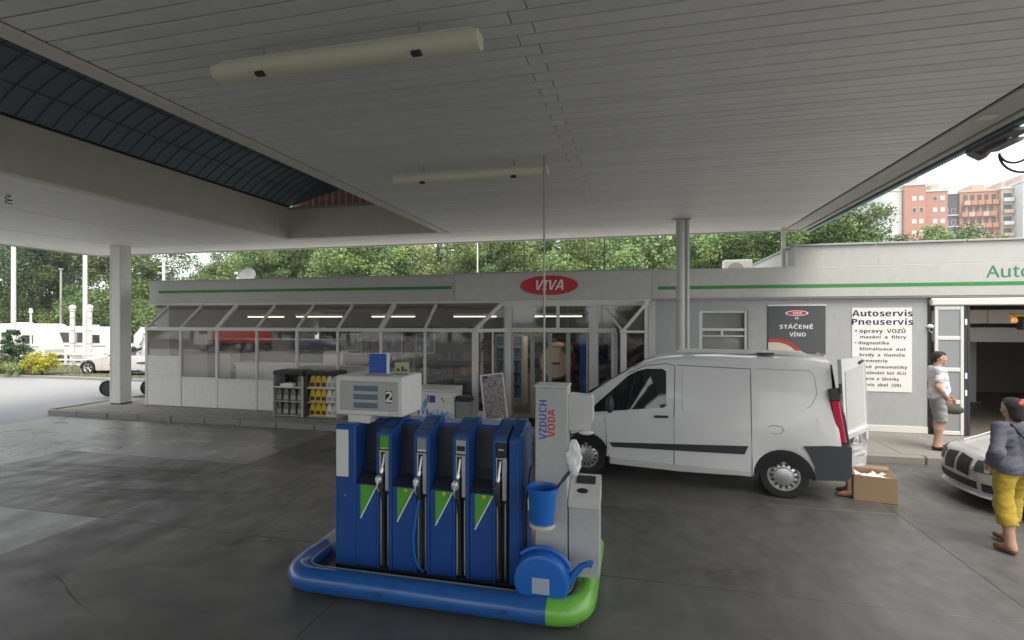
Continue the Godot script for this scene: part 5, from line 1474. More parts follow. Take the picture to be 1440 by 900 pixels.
func ring_of(s: Array, arch: float, tilt: float) -> PackedVector3Array:
	var h: float = s[1]; var wr: float = s[2]; var sd: float = s[3]; var yb: float = s[4]; var w: float = s[5]
	var b := maxf(s[6], arch)
	var half := [Vector2(h, 0), Vector2(h - sd * 0.06, wr * 0.5), Vector2(h - sd * 0.3, wr * 0.84), Vector2(h - sd * 0.6, wr * 0.95), Vector2(h - sd, wr), Vector2(lerpf(yb, h - sd, 0.5), lerpf(w, wr, 0.5)), Vector2(yb, w), Vector2(lerpf(b + 0.06, yb, 0.5), w + 0.004), Vector2(b + 0.05, w - 0.004), Vector2(b, w - 0.02), Vector2(b, w * 0.5)]
	var o := PackedVector3Array()
	for p in half: o.append(V(s[0] + (p.x - 1.0) * tilt, p.x, p.y))
	o.append(V(s[0] + (b - 1.0) * tilt, b, 0))
	for i in range(half.size() - 1, 0, -1): o.append(V(s[0] + (half[i].x - 1.0) * tilt, half[i].x, -half[i].y))
	return o

func body_of(S: Array, wheels: Array, R: float, ry: float, tilt := 0.0) -> MB:
	var xs := []
	for s in S: xs.append(s[0])
	for w in wheels:
		for i in 15: xs.append(w - cos(PI * i / 14.0) * R)
		xs.append(w - R - 0.004); xs.append(w + R + 0.004)
	xs.sort()
	var rings := []
	var last := -99.0
	for x in xs:
		if x - last < 0.002: continue
		last = x
		var a := 0.0
		for w in wheels:
			if absf(x - w) < R: a = ry + sqrt(R * R - (x - w) * (x - w))
		rings.append(ring_of(st_at(S, x), a, tilt if rings.size() == 0 else 0.0))
	return mb().loft(rings)

func side_patch(S: Array, poly: PackedVector2Array, off: float, sg: float, step := 0.15) -> MB:
	# a thin skin that follows the side of a body
	var o := mb()
	var lo := INF; var hi := -INF
	for p in poly: lo = minf(lo, p.x); hi = maxf(hi, p.x)
	var x := lo
	while x < hi:
		for q in Geometry2D.intersect_polygons(poly, PackedVector2Array([Vector2(x, -1), Vector2(x + step, -1), Vector2(x + step, 4), Vector2(x, 4)])):
			var P: PackedVector2Array = q
			if Geometry2D.is_polygon_clockwise(P): P.reverse()
			var ix := Geometry2D.triangulate_polygon(P)
			for i in range(0, ix.size(), 3):
				var v := []
				for k in 3: v.append(V(P[ix[i + k]].x, P[ix[i + k]].y, sg * (side_z(S, P[ix[i + k]].x, P[ix[i + k]].y) + off)))
				var n: Vector3 = (v[1] - v[0]).cross(v[2] - v[0])
				if n.z * sg < 0.0: o.tri(v[0], v[2], v[1])
				else: o.tri(v[0], v[1], v[2])
		x += step
	return o

func seam(S: Array, pts: Array, sg: float, w := 0.007) -> MB:
	var p := []
	for i in pts.size() - 1:
		for k in 6:
			var q: Vector2 = pts[i].lerp(pts[i + 1], k / 6.0)
			p.append(V(q.x, q.y, sg * (side_z(S, q.x, q.y) + 0.001)))
	p.append(V(pts[-1].x, pts[-1].y, sg * (side_z(S, pts[-1].x, pts[-1].y) + 0.001)))
	return mb().tube(p, w * 0.5, 4)

func wheel(parent: Node, at: Vector3, r: float, sg: float, style: int) -> void:
	# axle along z, outer face towards sg
	var B := Basis(V(1, 0, 0), PI / 2 * sg)
	var X := Transform3D(B, at)
	var tyre := obj("wheel", mb().lathe([Vector2(r * 0.62, -0.10), Vector2(r * 0.93, -0.10), Vector2(r, -0.07), Vector2(r, 0.07), Vector2(r * 0.95, 0.10), Vector2(r * 0.78, 0.108), Vector2(r * 0.66, 0.10), Vector2(r * 0.64, 0.085)], X, 36), M.rubber, parent, 35.0)
	obj("rim", mb().lathe([Vector2(r * 0.60, -0.09), Vector2(r * 0.65, 0.09), Vector2(r * 0.66, 0.103), Vector2(r * 0.61, 0.103), Vector2(r * 0.56, 0.07)], X, 36), M.alu, tyre)
	if style == 0:
		obj("hub_cap", mb().lathe([Vector2(r * 0.60, 0.065), Vector2(r * 0.54, 0.085), Vector2(r * 0.40, 0.095), Vector2(r * 0.36, 0.118), Vector2(r * 0.20, 0.13), Vector2(0, 0.132)], X, 36), M.alu, tyre)
		for i in 14:
			var a := TAU * i / 14
			obj("cap_slot", mb().box(X * V(cos(a) * r * 0.49, 0.089, sin(a) * r * 0.49), V(r * 0.13, 0.014, r * 0.085), 0.002, B * Basis(V(0, 1, 0), -a)), M.black, tyre, 0.0)
	else:
		obj("rim_back", mb().lathe([Vector2(r * 0.6, 0.0), Vector2(0, 0.0)], X, 24), M.black, tyre)
		for i in 5:
			var a := TAU * i / 5 + 0.3
			obj("spoke", mb().box(X * V(cos(a) * r * 0.34, 0.075, sin(a) * r * 0.34), V(r * 0.55, 0.03, r * 0.16), 0.01, B * Basis(V(0, 1, 0), -a)), M.alu, tyre)
		obj("hub", mb().lathe([Vector2(r * 0.16, 0.06), Vector2(r * 0.14, 0.1), Vector2(0, 0.102)], X, 16), M.alu, tyre)

func top_patch(S: Array, x0: float, x1: float, k: float, up: float, n := 8) -> MB:
	# a skin over the upper surface between two stations, reaching k of the width
	var o := mb()
	var grid := []
	for i in n + 1:
		var x := lerpf(x0, x1, float(i) / n)
		var s := st_at(S, x)
		var row := []
		for j in 13:
			var u := lerpf(-k, k, j / 12.0)
			var au := absf(u)
			var dy := lerpf(0.0, 0.06, au / 0.5) if au < 0.5 else (lerpf(0.06, 0.3, (au - 0.5) / 0.34) if au < 0.84 else lerpf(0.3, 0.6, (au - 0.84) / 0.11))
			row.append(V(x, s[1] - s[3] * dy + up, u * s[2]))
		grid.append(row)
	for i in n:
		for j in 12: o.quad(grid[i][j], grid[i][j + 1], grid[i + 1][j + 1], grid[i + 1][j])
	return o

func make_van() -> Node3D:
	var t := thing("delivery_van", "white windowless delivery van with its rear door open behind the pump", "van", Vector3.ZERO)
	var S := [
		[-0.66, 1.93, 0.74, 0.16, 1.0, 0.90, 0.36], [-0.58, 1.965, 0.77, 0.16, 1.0, 0.92, 0.34], [-0.1, 1.99, 0.79, 0.16, 1.0, 0.925, 0.30], [0.9, 2.0, 0.79, 0.16, 1.0, 0.925, 0.24], [1.4, 1.985, 0.785, 0.16, 1.0, 0.925, 0.22],
		[1.72, 1.95, 0.78, 0.14, 1.0, 0.925, 0.22], [1.95, 1.885, 0.765, 0.10, 1.0, 0.925, 0.22], [2.15, 1.765, 0.755, 0.075, 1.0, 0.925, 0.22], [2.6, 1.475, 0.77, 0.065, 0.97, 0.92, 0.22], [2.93, 1.255, 0.78, 0.06, 0.94, 0.91, 0.22],
		[3.08, 1.18, 0.78, 0.10, 0.92, 0.90, 0.23], [3.3, 1.08, 0.75, 0.13, 0.80, 0.875, 0.23], [3.5, 0.95, 0.68, 0.14, 0.72, 0.81, 0.24], [3.62, 0.80, 0.60, 0.10, 0.62, 0.70, 0.26], [3.67, 0.66, 0.52, 0.08, 0.55, 0.56, 0.32]]
	var WX := [0.0, 2.84]
	obj("body", body_of(S, WX, 0.385, 0.30, 0.14), M.van_white, t, 32.0)
	for w in WX:
		var arcp := mb()
		var rg := []
		for z in [-0.905, 0.905]:
			var o := PackedVector3Array()
			for i in 21: o.append(V(w + cos(PI * i / 20) * 0.383, 0.30 + sin(PI * i / 20) * 0.383, z))
			for i in 21: o.append(V(w - cos(PI * i / 20) * 0.35, 0.30 + sin(PI * i / 20) * 0.35, z))
			rg.append(o)
		obj("arch_liner", arcp.loft(rg), M.black, t, 40.0)
		for z in [-0.79, 0.79]: wheel(t, V(w, 0.315, z), 0.315, signf(z), 0)
	for sg in [-1.0, 1.0]:
		var d := obj("front_door", side_patch(S, PackedVector2Array([Vector2(2.50, 0.34), Vector2(1.475, 0.30), Vector2(1.475, 0.44), Vector2(2.50, 0.46)]), 0.0015, sg), M.van_white, t)
		obj("side_window", side_patch(S, PackedVector2Array([Vector2(2.79, 1.01), Vector2(2.70, 1.13), Vector2(2.19, 1.61), Vector2(2.05, 1.69), Vector2(1.90, 1.735), Vector2(1.66, 1.745), Vector2(1.60, 1.71), Vector2(1.585, 1.20), Vector2(1.62, 1.165)]), 0.004, sg), M.car_glass, d)
		obj("quarter_post", side_patch(S, PackedVector2Array([Vector2(2.42, 1.055), Vector2(2.45, 1.055), Vector2(2.45, 1.36), Vector2(2.42, 1.385)]), 0.007, sg), M.black, d)
		obj("door_handle", mb().bar(V(1.55, 1.035, sg * 0.945), V(1.76, 1.025, sg * 0.945), 0.035, 0.035, 0.01), M.dark_plastic, d)
		obj("seam", seam(S, [Vector2(1.47, 0.26), Vector2(1.47, 1.80), Vector2(1.60, 1.83), Vector2(1.92, 1.78), Vector2(2.2, 1.645)], sg, 0.010), M.seam_dark, d)
		obj("seam", seam(S, [Vector2(1.5, 0.26), Vector2(2.42, 0.27), Vector2(2.49, 0.40), Vector2(2.53, 1.0)], sg, 0.010), M.seam_dark, d)
		var sd := obj("sliding_door", side_patch(S, PackedVector2Array([Vector2(1.46, 0.30), Vector2(0.44, 0.30), Vector2(0.44, 0.44), Vector2(1.46, 0.44)]), 0.0015, sg), M.van_white, t)
		obj("seam", seam(S, [Vector2(0.40, 0.27), Vector2(0.41, 1.0), Vector2(0.42, 1.79), Vector2(1.44, 1.81)], sg, 0.010), M.seam_dark, sd)
		obj("seam", seam(S, [Vector2(1.36, 1.75), Vector2(1.35, 1.18), Vector2(1.32, 1.12)], sg, 0.012), M.fascia_b, sd)
		obj("rub_strip", side_patch(S, PackedVector2Array([Vector2(2.46, 0.565), Vector2(2.40, 0.495), Vector2(0.50, 0.575), Vector2(0.45, 0.70)]), 0.012, sg), M.dark_plastic, t)
		obj("rear_panel_press", seam(S, [Vector2(0.34, 1.80), Vector2(-0.33, 1.79), Vector2(-0.38, 1.72), Vector2(-0.41, 1.48), Vector2(-0.34, 1.32), Vector2(-0.28, 1.28)], sg, 0.008), M.gutter, t)
		obj("fuel_flap", seam(S, [Vector2(0.20, 0.99), Vector2(0.14, 1.02), Vector2(0.03, 1.01), Vector2(0.0, 0.96), Vector2(0.05, 0.905), Vector2(0.17, 0.91)], sg, 0.008), M.seam_dark, t)
		obj("sill", side_patch(S, PackedVector2Array([Vector2(2.42, 0.245), Vector2(0.42, 0.27), Vector2(0.42, 0.335), Vector2(2.42, 0.32)]), 0.010, sg), M.fascia_b, t)
		var tl := obj("tail_lamp", side_patch(S, PackedVector2Array([Vector2(-0.60, 1.53), Vector2(-0.66, 1.53), Vector2(-0.66, 0.84), Vector2(-0.63, 0.84)]), 0.006, sg), M.lamp_red, t)
		obj("lamp_cover", mb().bar(V(-0.695, 0.83, sg * 0.865), V(-0.60, 1.50, sg * 0.84), 0.115, 0.075, 0.02, V(0, 0, 1)), M.lamp_red, tl)
		obj("lamp_top", mb().bar(V(-0.625, 1.40, sg * 0.845), V(-0.60, 1.57, sg * 0.835), 0.13, 0.10, 0.015, V(0, 0, 1)), M.dark_plastic, tl)
		obj("lamp_edge", mb().bar(V(-0.74, 0.83, sg * 0.85), V(-0.645, 1.50, sg * 0.83), 0.10, 0.02, 0.006, V(0, 0, 1)), M.dark_plastic, tl)
		var hl := side_patch(S, PackedVector2Array([Vector2(3.56, 0.70), Vector2(3.2, 0.86), Vector2(3.12, 0.98), Vector2(3.3, 0.93), Vector2(3.55, 0.78)]), 0.004, sg)
		obj("headlight", hl, M.lamp_clear, t)
		var mr := obj("door_mirror", mb().ball(V(2.42, 1.18, sg * 1.03), V(0.07, 0.14, 0.10), 14), M.dark_plastic, t)
		obj("mirror_arm", mb().bar(V(2.43, 1.10, sg * 0.90), V(2.42, 1.12, sg * 1.0), 0.06, 0.05, 0.01), M.dark_plastic, mr)
	obj("windscreen", top_patch(S, 1.99, 2.90, 0.93, 0.004), M.car_glass, t)
	obj("wiper", mb().tube([V(2.90, 1.285, -0.5), V(2.7, 1.415, -0.1), V(2.62, 1.47, 0.1)], 0.012, 5), M.black, t)
	for z in [-0.42, -0.14, 0.14, 0.42]: obj("roof_rib", mb().bb(-0.35, 1.5, 1.985, 2.0045, z - 0.03, z + 0.03, 0.008), M.van_white, t)
	obj("roof_tray", mb().bb(0.1, 0.33, 1.99, 2.012, -0.55, -0.42, 0.006), M.dark_plastic, t)
	# rear bumper, black, wrapped round the corner
	var bp := PackedVector2Array([Vector2(-0.235, 0.765), Vector2(-0.30, 0.66), Vector2(-0.37, 0.50), Vector2(-0.385, 0.315), Vector2(-0.74, 0.35), Vector2(-0.80, 0.42), Vector2(-0.80, 0.80), Vector2(-0.55, 0.80)])
	obj("rear_bumper", mb().prism(bp, 1.872, Transform3D(Basis(), V(0, 0, -0.936))), M.bumper_grey, t, 20.0)
	obj("front_bumper", mb().tube(rpath([V(3.18, 0.42, -0.90), V(3.60, 0.42, -0.62), V(3.67, 0.42, 0), V(3.60, 0.42, 0.62), V(3.18, 0.42, 0.90)], 0.25, 5), 0.085, 10), M.bumper_grey, t)
	obj("grille", mb().bb(3.60, 3.66, 0.58, 0.68, -0.4, 0.4, 0.01), M.black, t)
	obj("cargo_opening", mb().box(V(-0.685, 1.35, 0.05), V(0.01, 1.05, 1.35), 0.0, Basis(V(0, 0, 1), -0.14)), M.black, t)
	obj("rear_door", mb().box(V(-0.70, 1.40, 0.46), V(0.03, 1.15, 0.78), 0.01, Basis(V(0, 0, 1), -0.14)), M.van_white, t)
	return t

func van_open_door(t: Node3D) -> void:
	# near side rear door, swung out
	var h := Node3D.new(); h.name = "open_rear_door"; t.add_child(h, true)
	h.position = V(-0.68, 0, -0.87)
	h.rotation.y = 0.98
	tag(h, "open rear door of the van")
	# local: the leaf runs along -x, with the lean of the van's back
	var L := 0.66
	var o := mb()
	var A := [V(0.04, 1.97, 0), V(-L + 0.12, 1.985, 0), V(-L + 0.02, 1.90, 0), V(-L - 0.08, 0.93, 0), V(-0.08, 0.86, 0)]
	var poly := PackedVector2Array()
	for p in A: poly.append(Vector2(p.x, p.y))
	var leaf := obj("leaf", o.prism(poly, 0.05, Transform3D(Basis(), V(0, 0, -0.025))), M.van_white, h, 0.0)
	var ins := PackedVector2Array([Vector2(-0.06, 1.80), Vector2(-L + 0.10, 1.88), Vector2(-L + 0.03, 1.06), Vector2(-0.12, 1.0)])
	obj("pressing", mb().prism(ins, 0.008, Transform3D(Basis(), V(0, 0, -0.033))), M.fascia_b, leaf, 0.0)
	obj("pressing", mb().prism(ins, 0.008, Transform3D(Basis(), V(0, 0, 0.025))), M.fascia_b, leaf, 0.0)
	obj("bottom_rail", mb().bar(V(-0.08, 0.93, 0.0), V(-L - 0.06, 0.985, 0.0), 0.075, 0.06, 0.01), M.van_white, leaf)
	obj("edge_rail", mb().bar(V(-L - 0.075, 0.80, 0.0), V(-L + 0.03, 1.92, 0.0), 0.06, 0.05, 0.01, V(0, 0, 1)), M.van_white, leaf)
	obj("catch", mb().bar(V(-L + 0.10, 1.93, -0.03), V(-L + 0.22, 1.90, -0.03), 0.03, 0.04, 0.008), M.dark_plastic, leaf)
	obj("hinge", mb().cyl(V(0.01, 1.5, 0), V(0.01, 1.64, 0), 0.02, 0.02, 8), M.dark_plastic, leaf)

func make_car(label: String, pm: Material) -> Node3D:
	var t := thing("parked_car", label, "car", Vector3.ZERO)
	var S := [
		[-0.92, 0.86, 0.55, 0.12, 0.62, 0.66, 0.34], [-0.80, 0.98, 0.66, 0.10, 0.70, 0.79, 0.26], [-0.35, 1.05, 0.70, 0.08, 0.78, 0.845, 0.22], [-0.1, 1.12, 0.60, 0.06, 0.82, 0.85, 0.20], [0.55, 1.38, 0.56, 0.10, 0.84, 0.85, 0.2], [1.2, 1.41, 0.57, 0.10, 0.84, 0.85, 0.2],
		[1.35, 1.38, 0.57, 0.09, 0.83, 0.85, 0.2], [2.0, 0.955, 0.70, 0.05, 0.80, 0.85, 0.2], [2.12, 0.90, 0.72, 0.07, 0.77, 0.85, 0.2], [2.6, 0.82, 0.72, 0.08, 0.69, 0.84, 0.2], [2.9, 0.755, 0.68, 0.08, 0.62, 0.80, 0.2], [3.02, 0.72, 0.62, 0.08, 0.58, 0.72, 0.22], [3.10, 0.66, 0.5, 0.06, 0.5, 0.55, 0.24]]
	var WX := [0.0, 2.6]
	obj("body", body_of(S, WX, 0.355, 0.30), pm, t, 32.0)
	for w in WX:
		var rg := []
		for z in [-0.835, 0.835]:
			var o := PackedVector3Array()
			for i in 17: o.append(V(w + cos(PI * i / 16) * 0.352, 0.30 + sin(PI * i / 16) * 0.352, z))
			for i in 17: o.append(V(w - cos(PI * i / 16) * 0.325, 0.30 + sin(PI * i / 16) * 0.325, z))
			rg.append(o)
		obj("arch_liner", mb().loft(rg), M.black, t)
		for z in [-0.735, 0.735]: wheel(t, V(w, 0.305, z), 0.305, signf(z), 1)
	# rounded nose: x as a function of z and y
	var nose := func(z: float, y: float) -> Vector3:
		var u := absf(z) / 0.845
		var x := 3.27 - 0.16 * u * u - 0.40 * pow(u, 5.0)
		var v := [Vector2(0.18, -0.07), Vector2(0.26, -0.015), Vector2(0.40, 0.0), Vector2(0.50, 0.0), Vector2(0.60, -0.03), Vector2(0.68, -0.09), Vector2(0.73, -0.20)]
		var e := 0.0
		for i in v.size() - 1:
			if y >= v[i].x: e = lerpf(v[i].y, v[i + 1].y, clampf((y - v[i].x) / (v[i + 1].x - v[i].x), 0, 1))
		return V(x + e, y, z)
	var gm := mb()
	var ys := [0.18, 0.22, 0.27, 0.33, 0.40, 0.46, 0.52, 0.58, 0.64, 0.69, 0.73]
	for i in ys.size() - 1:
		for j in 28:
			var za := lerpf(-0.845, 0.845, j / 28.0); var zb := lerpf(-0.845, 0.845, (j + 1) / 28.0)
			gm.quad(nose.call(zb, ys[i]), nose.call(za, ys[i]), nose.call(za, ys[i + 1]), nose.call(zb, ys[i + 1]))
	obj("front_fascia", gm, pm, t, 50.0)
	# bonnet from the fascia's top edge to the windscreen
	var bn := mb()
	for i in 8:
		for j in 20:
			var q := []
			for c in [[i, j], [i, j + 1], [i + 1, j + 1], [i + 1, j]]:
				var z := lerpf(-0.80, 0.80, c[1] / 20.0)
				var p0: Vector3 = nose.call(z, 0.73)
				var tt: float = c[0] / 8.0
				var x := lerpf(2.0, p0.x, tt)
				var y := lerpf(0.965, 0.732, pow(tt, 1.35)) - (0.04 * pow(absf(z) / 0.8, 4.0) + 0.12 * pow(absf(z) / 0.8, 10.0)) * minf(1.0, (1.0 - tt) * 2.5)
				q.append(V(x, y, z))
			bn.quad(q[0], q[1], q[2], q[3])
	var bo := obj("bonnet", bn, pm, t, 50.0)
	for z in [-0.42, 0.42]: obj("bonnet_crease", mb().tube([V(2.1, 0.955, z * 1.25), V(2.6, 0.875, z * 1.1), V(2.98, 0.765, z * 0.85)], 0.008, 6), pm, bo)
	var np := func(called: String, z0: float, z1: float, y0: float, y1: float, off: float, m: Material, skew: float) -> void:
		var o := mb()
		for j in 6:
			var a := j / 6.0; var b := (j + 1) / 6.0
			for k in 6:
				var P := []
				for c in [[b, k / 6.0], [a, k / 6.0], [a, (k + 1) / 6.0], [b, (k + 1) / 6.0]]:
					var yy: float = lerpf(y0, y1, c[1]) + skew * c[0] * lerpf(0.6, 1.0, c[1])
					P.append(nose.call(lerpf(z0, z1, c[0]), yy) + V(off, off * 0.4, 0))
				if z1 > z0: o.quad(P[0], P[1], P[2], P[3])
				else: o.quad(P[1], P[0], P[3], P[2])
		obj(called, o, m, t, 60.0)
	for sg in [-1.0, 1.0]:
		np.call("headlight", sg * 0.34, sg * 0.80, 0.49, 0.64, 0.006, M.dark_plastic, 0.03)
		np.call("headlight_lens", sg * 0.58, sg * 0.76, 0.53, 0.60, 0.012, M.lamp_clear, 0.02)
		np.call("grille", sg * 0.03, sg * 0.27, 0.42, 0.665, 0.006, M.black, -0.03)
		np.call("intake", sg * 0.44, sg * 0.76, 0.25, 0.36, 0.005, M.black, 0.0)
		obj("fog_lamp", mb().ball(nose.call(sg * 0.64, 0.31), V(0.03, 0.03, 0.04), 10), M.lamp_clear, t)
	np.call("intake", -0.38, 0.38, 0.26, 0.36, 0.005, M.black, 0.0)
	for sg in [-1.0, 1.0]:
		obj("side_window", side_patch(S, PackedVector2Array([Vector2(1.75, 0.86), Vector2(1.32, 1.24), Vector2(0.62, 1.24), Vector2(0.15, 1.08), Vector2(0.1, 0.88)]), 0.004, sg, 0.1), M.car_glass, t)
		obj("seam", seam(S, [Vector2(1.95, 0.25), Vector2(1.98, 0.7), Vector2(1.85, 0.84)], sg), M.black, t)
		obj("seam", seam(S, [Vector2(0.85, 0.25), Vector2(0.83, 0.84), Vector2(0.86, 1.22)], sg), M.black, t)
		obj("tail_lamp", side_patch(S, PackedVector2Array([Vector2(-0.85, 0.66), Vector2(-0.6, 0.72), Vector2(-0.6, 0.82), Vector2(-0.85, 0.80)]), 0.004, sg), M.lamp_red, t)
		obj("door_mirror", mb().ball(V(1.72, 0.98, sg * 0.93), V(0.06, 0.07, 0.10), 12), pm, t)
	obj("windscreen", top_patch(S, 1.40, 1.98, 0.93, 0.004), M.car_glass, t)
	obj("rear_window", top_patch(S, -0.08, 0.50, 0.9, 0.004), M.car_glass, t)
	return t

func carton_box() -> void:
	var t := thing("cardboard_box", "open brown cardboard box on the ground behind the white van", "box", V(3.26, 0, -8.22), -0.22)
	var w := 0.25; var d := 0.22; var h := 0.345
	for q in [[0, 0, d, w, 1], [0, 0, -d, w, 1]]: obj("side", mb().bb(-w, w, 0, h, q[2] - 0.004, q[2] + 0.004, 0.002), M.cardboard, t)
	for x in [-w, w]: obj("side", mb().bb(x - 0.004, x + 0.004, 0, h, -d, d, 0.002), M.cardboard, t)
	obj("bottom", mb().bb(-w, w, 0.001, 0.008, -d, d), M.cardboard, t)
	obj("flap", mb().bar(V(-w + 0.005, h, 0), V(-w + 0.10, h - 0.10, 0), 2 * d - 0.02, 0.006), M.cardboard, t)
	obj("flap", mb().bar(V(0, h, -d), V(0, h + 0.03, -d - 0.09), 2 * w - 0.03, 0.006), M.cardboard, t)
	obj("flap", mb().bar(V(w - 0.005, h, 0), V(w - 0.13, h - 0.08, 0), 2 * d - 0.02, 0.006), M.cardboard, t)
	var c := thing("packing_paper", "crumpled white packing paper inside the open cardboard box", "paper", V(3.26, 0, -8.22), -0.22)
	rng.seed = 9
	var o := mb()
	var g := []
	for i in 8:
		var r := []
		for j in 8: r.append(V(-0.2 + i * 0.057, h - 0.06 + rng.randf_range(-0.035, 0.05), -0.16 + j * 0.046))
		g.append(r)
	for i in 7:
		for j in 7: o.quad(g[i][j], g[i][j + 1], g[i + 1][j + 1], g[i + 1][j])
	obj("sheet", o, M.paper, c, 10.0)

func moped() -> void:
	var t := thing("moped", "white moped with dark tyres parked behind the square canopy column", "moped", V(-16.15, 0.0, -13.4), PI + 0.35)
	for x in [-0.62, 0.62]:
		var X := Transform3D(Basis(V(1, 0, 0), PI / 2), V(x, 0.27, 0))
		var w := obj("wheel", mb().lathe([Vector2(0.19, -0.045), Vector2(0.25, -0.045), Vector2(0.27, 0.0), Vector2(0.25, 0.045), Vector2(0.19, 0.045)], X, 24), M.rubber, t)
		obj("rim", mb().lathe([Vector2(0.0, -0.03), Vector2(0.19, -0.03), Vector2(0.19, 0.03), Vector2(0.0, 0.03)], X, 20), M.dark_plastic, w)
	obj("body", mb().prism(PackedVector2Array([Vector2(-0.85, 0.55), Vector2(-0.75, 0.68), Vector2(-0.1, 0.70), Vector2(0.0, 0.5), Vector2(0.05, 0.30), Vector2(0.40, 0.28), Vector2(0.42, 0.34), Vector2(0.12, 0.38), Vector2(-0.05, 0.25), Vector2(-0.4, 0.28)]), 0.26, Transform3D(Basis(), V(0, 0, -0.13))), M.panel_white, t, 25.0)
	obj("leg_shield", mb().prism(PackedVector2Array([Vector2(0.40, 0.28), Vector2(0.46, 0.28), Vector2(0.36, 0.92), Vector2(0.29, 0.90)]), 0.36, Transform3D(Basis(), V(0, 0, -0.18))), M.panel_white, t, 20.0)
	obj("saddle", mb().box(V(-0.42, 0.74, 0), V(0.66, 0.10, 0.24), 0.04), M.black, t)
	obj("fork", mb().bar(V(0.62, 0.27, 0.06), V(0.38, 0.85, 0.06), 0.04, 0.04), M.grey_metal, t)
	obj("front_guard", mb().prism(PackedVector2Array([Vector2(0.40, 0.50), Vector2(0.60, 0.59), Vector2(0.82, 0.50), Vector2(0.80, 0.46), Vector2(0.60, 0.54), Vector2(0.42, 0.46)]), 0.12, Transform3D(Basis(), V(0, 0, -0.06))), M.panel_white, t)
	obj("handlebar", mb().tube([V(0.22, 1.0, -0.34), V(0.32, 0.98, -0.15), V(0.32, 0.98, 0.15), V(0.22, 1.0, 0.34)], 0.018, 7), M.black, t)
	obj("headlight", mb().ball(V(0.40, 0.92, 0), V(0.07, 0.08, 0.09), 12), M.lamp_clear, t)

# ---- people: +z forward, the left hand on the +x side
func joints(over := {}) -> Dictionary:
	var J := {
		"pelvis": V(0, 0.97, 0), "waist": V(0, 1.12, 0.01), "chest": V(0, 1.30, 0.0), "neck": V(0, 1.47, -0.015), "head": V(0, 1.63, 0.015),
		"shL": V(0.175, 1.41, -0.015), "elL": V(0.235, 1.13, -0.03), "wrL": V(0.245, 0.89, 0.04), "shR": V(-0.175, 1.41, -0.015), "elR": V(-0.235, 1.13, -0.03), "wrR": V(-0.245, 0.89, 0.04),
		"hipL": V(0.095, 0.93, 0), "knL": V(0.105, 0.51, 0.015), "anL": V(0.105, 0.085, -0.03), "toL": V(0.125, 0.03, 0.13), "hipR": V(-0.095, 0.93, 0), "knR": V(-0.105, 0.51, 0.015), "anR": V(-0.105, 0.085, -0.03), "toR": V(-0.125, 0.03, 0.13)}
	J.merge(over, true)
	return J

func hand_bones(w: Vector3, dir: Vector3, palm: Vector3, side: float, curl: float) -> Array:
	# w the wrist, dir towards the fingers, palm the way the palm faces, side +1 when the thumb lies along dir x palm
	var d := dir.normalized()
	var n := (palm - d * palm.dot(d)).normalized()
	var s := d.cross(n) * side
	var B := []
	for k in 4:
		var o := (1.5 - k) * 0.019
		B.append([w + d * 0.005 + s * o * 0.6, w + d * 0.085 + s * o, 0.015, 0.0115])
		var p: Vector3 = w + d * 0.085 + s * o
		var L: float = [0.040, 0.045, 0.042, 0.033][k]
		var a := curl * 0.5
		for j in 3:
			var dd := (d * cos(a) + n * sin(a)).normalized()
			var q: Vector3 = p + dd * L * [1.0, 0.68, 0.52][j]
			B.append([p, q, 0.0098 - j * 0.0008, 0.0090 - j * 0.0008])
			p = q
			a += curl * [0.8, 0.6, 0.4][j]
	var t0 := w + d * 0.025 + s * 0.026
	var t1 := t0 + (d * 0.6 + s * 0.7 + n * 0.35).normalized() * 0.042
	var t2 := t1 + (d * 0.85 + s * 0.25 + n * 0.35).normalized() * 0.032
	B.append([w + d * 0.01, t0, 0.017, 0.014]); B.append([t0, t1, 0.013, 0.011]); B.append([t1, t2, 0.0105, 0.009])
	return B

func wrinkle(b: MB, amp: float, freq: float) -> MB:
	# soft folds that run mostly across the cloth
	var n := FastNoiseLite.new(); n.seed = 2; n.frequency = freq; n.fractal_octaves = 3; n.noise_type = FastNoiseLite.TYPE_SIMPLEX_SMOOTH
	for i in b.t.size():
		var p := b.t[i]
		var q := V(p.x * 0.6, p.y * 1.5 + p.x * 0.7, p.z * 0.6)
		b.t[i] = p + V(n.get_noise_3dv(q), n.get_noise_3dv(q + V(5, 0, 0)) * 0.3, n.get_noise_3dv(q + V(0, 5, 0))) * amp * 2.0
	return b

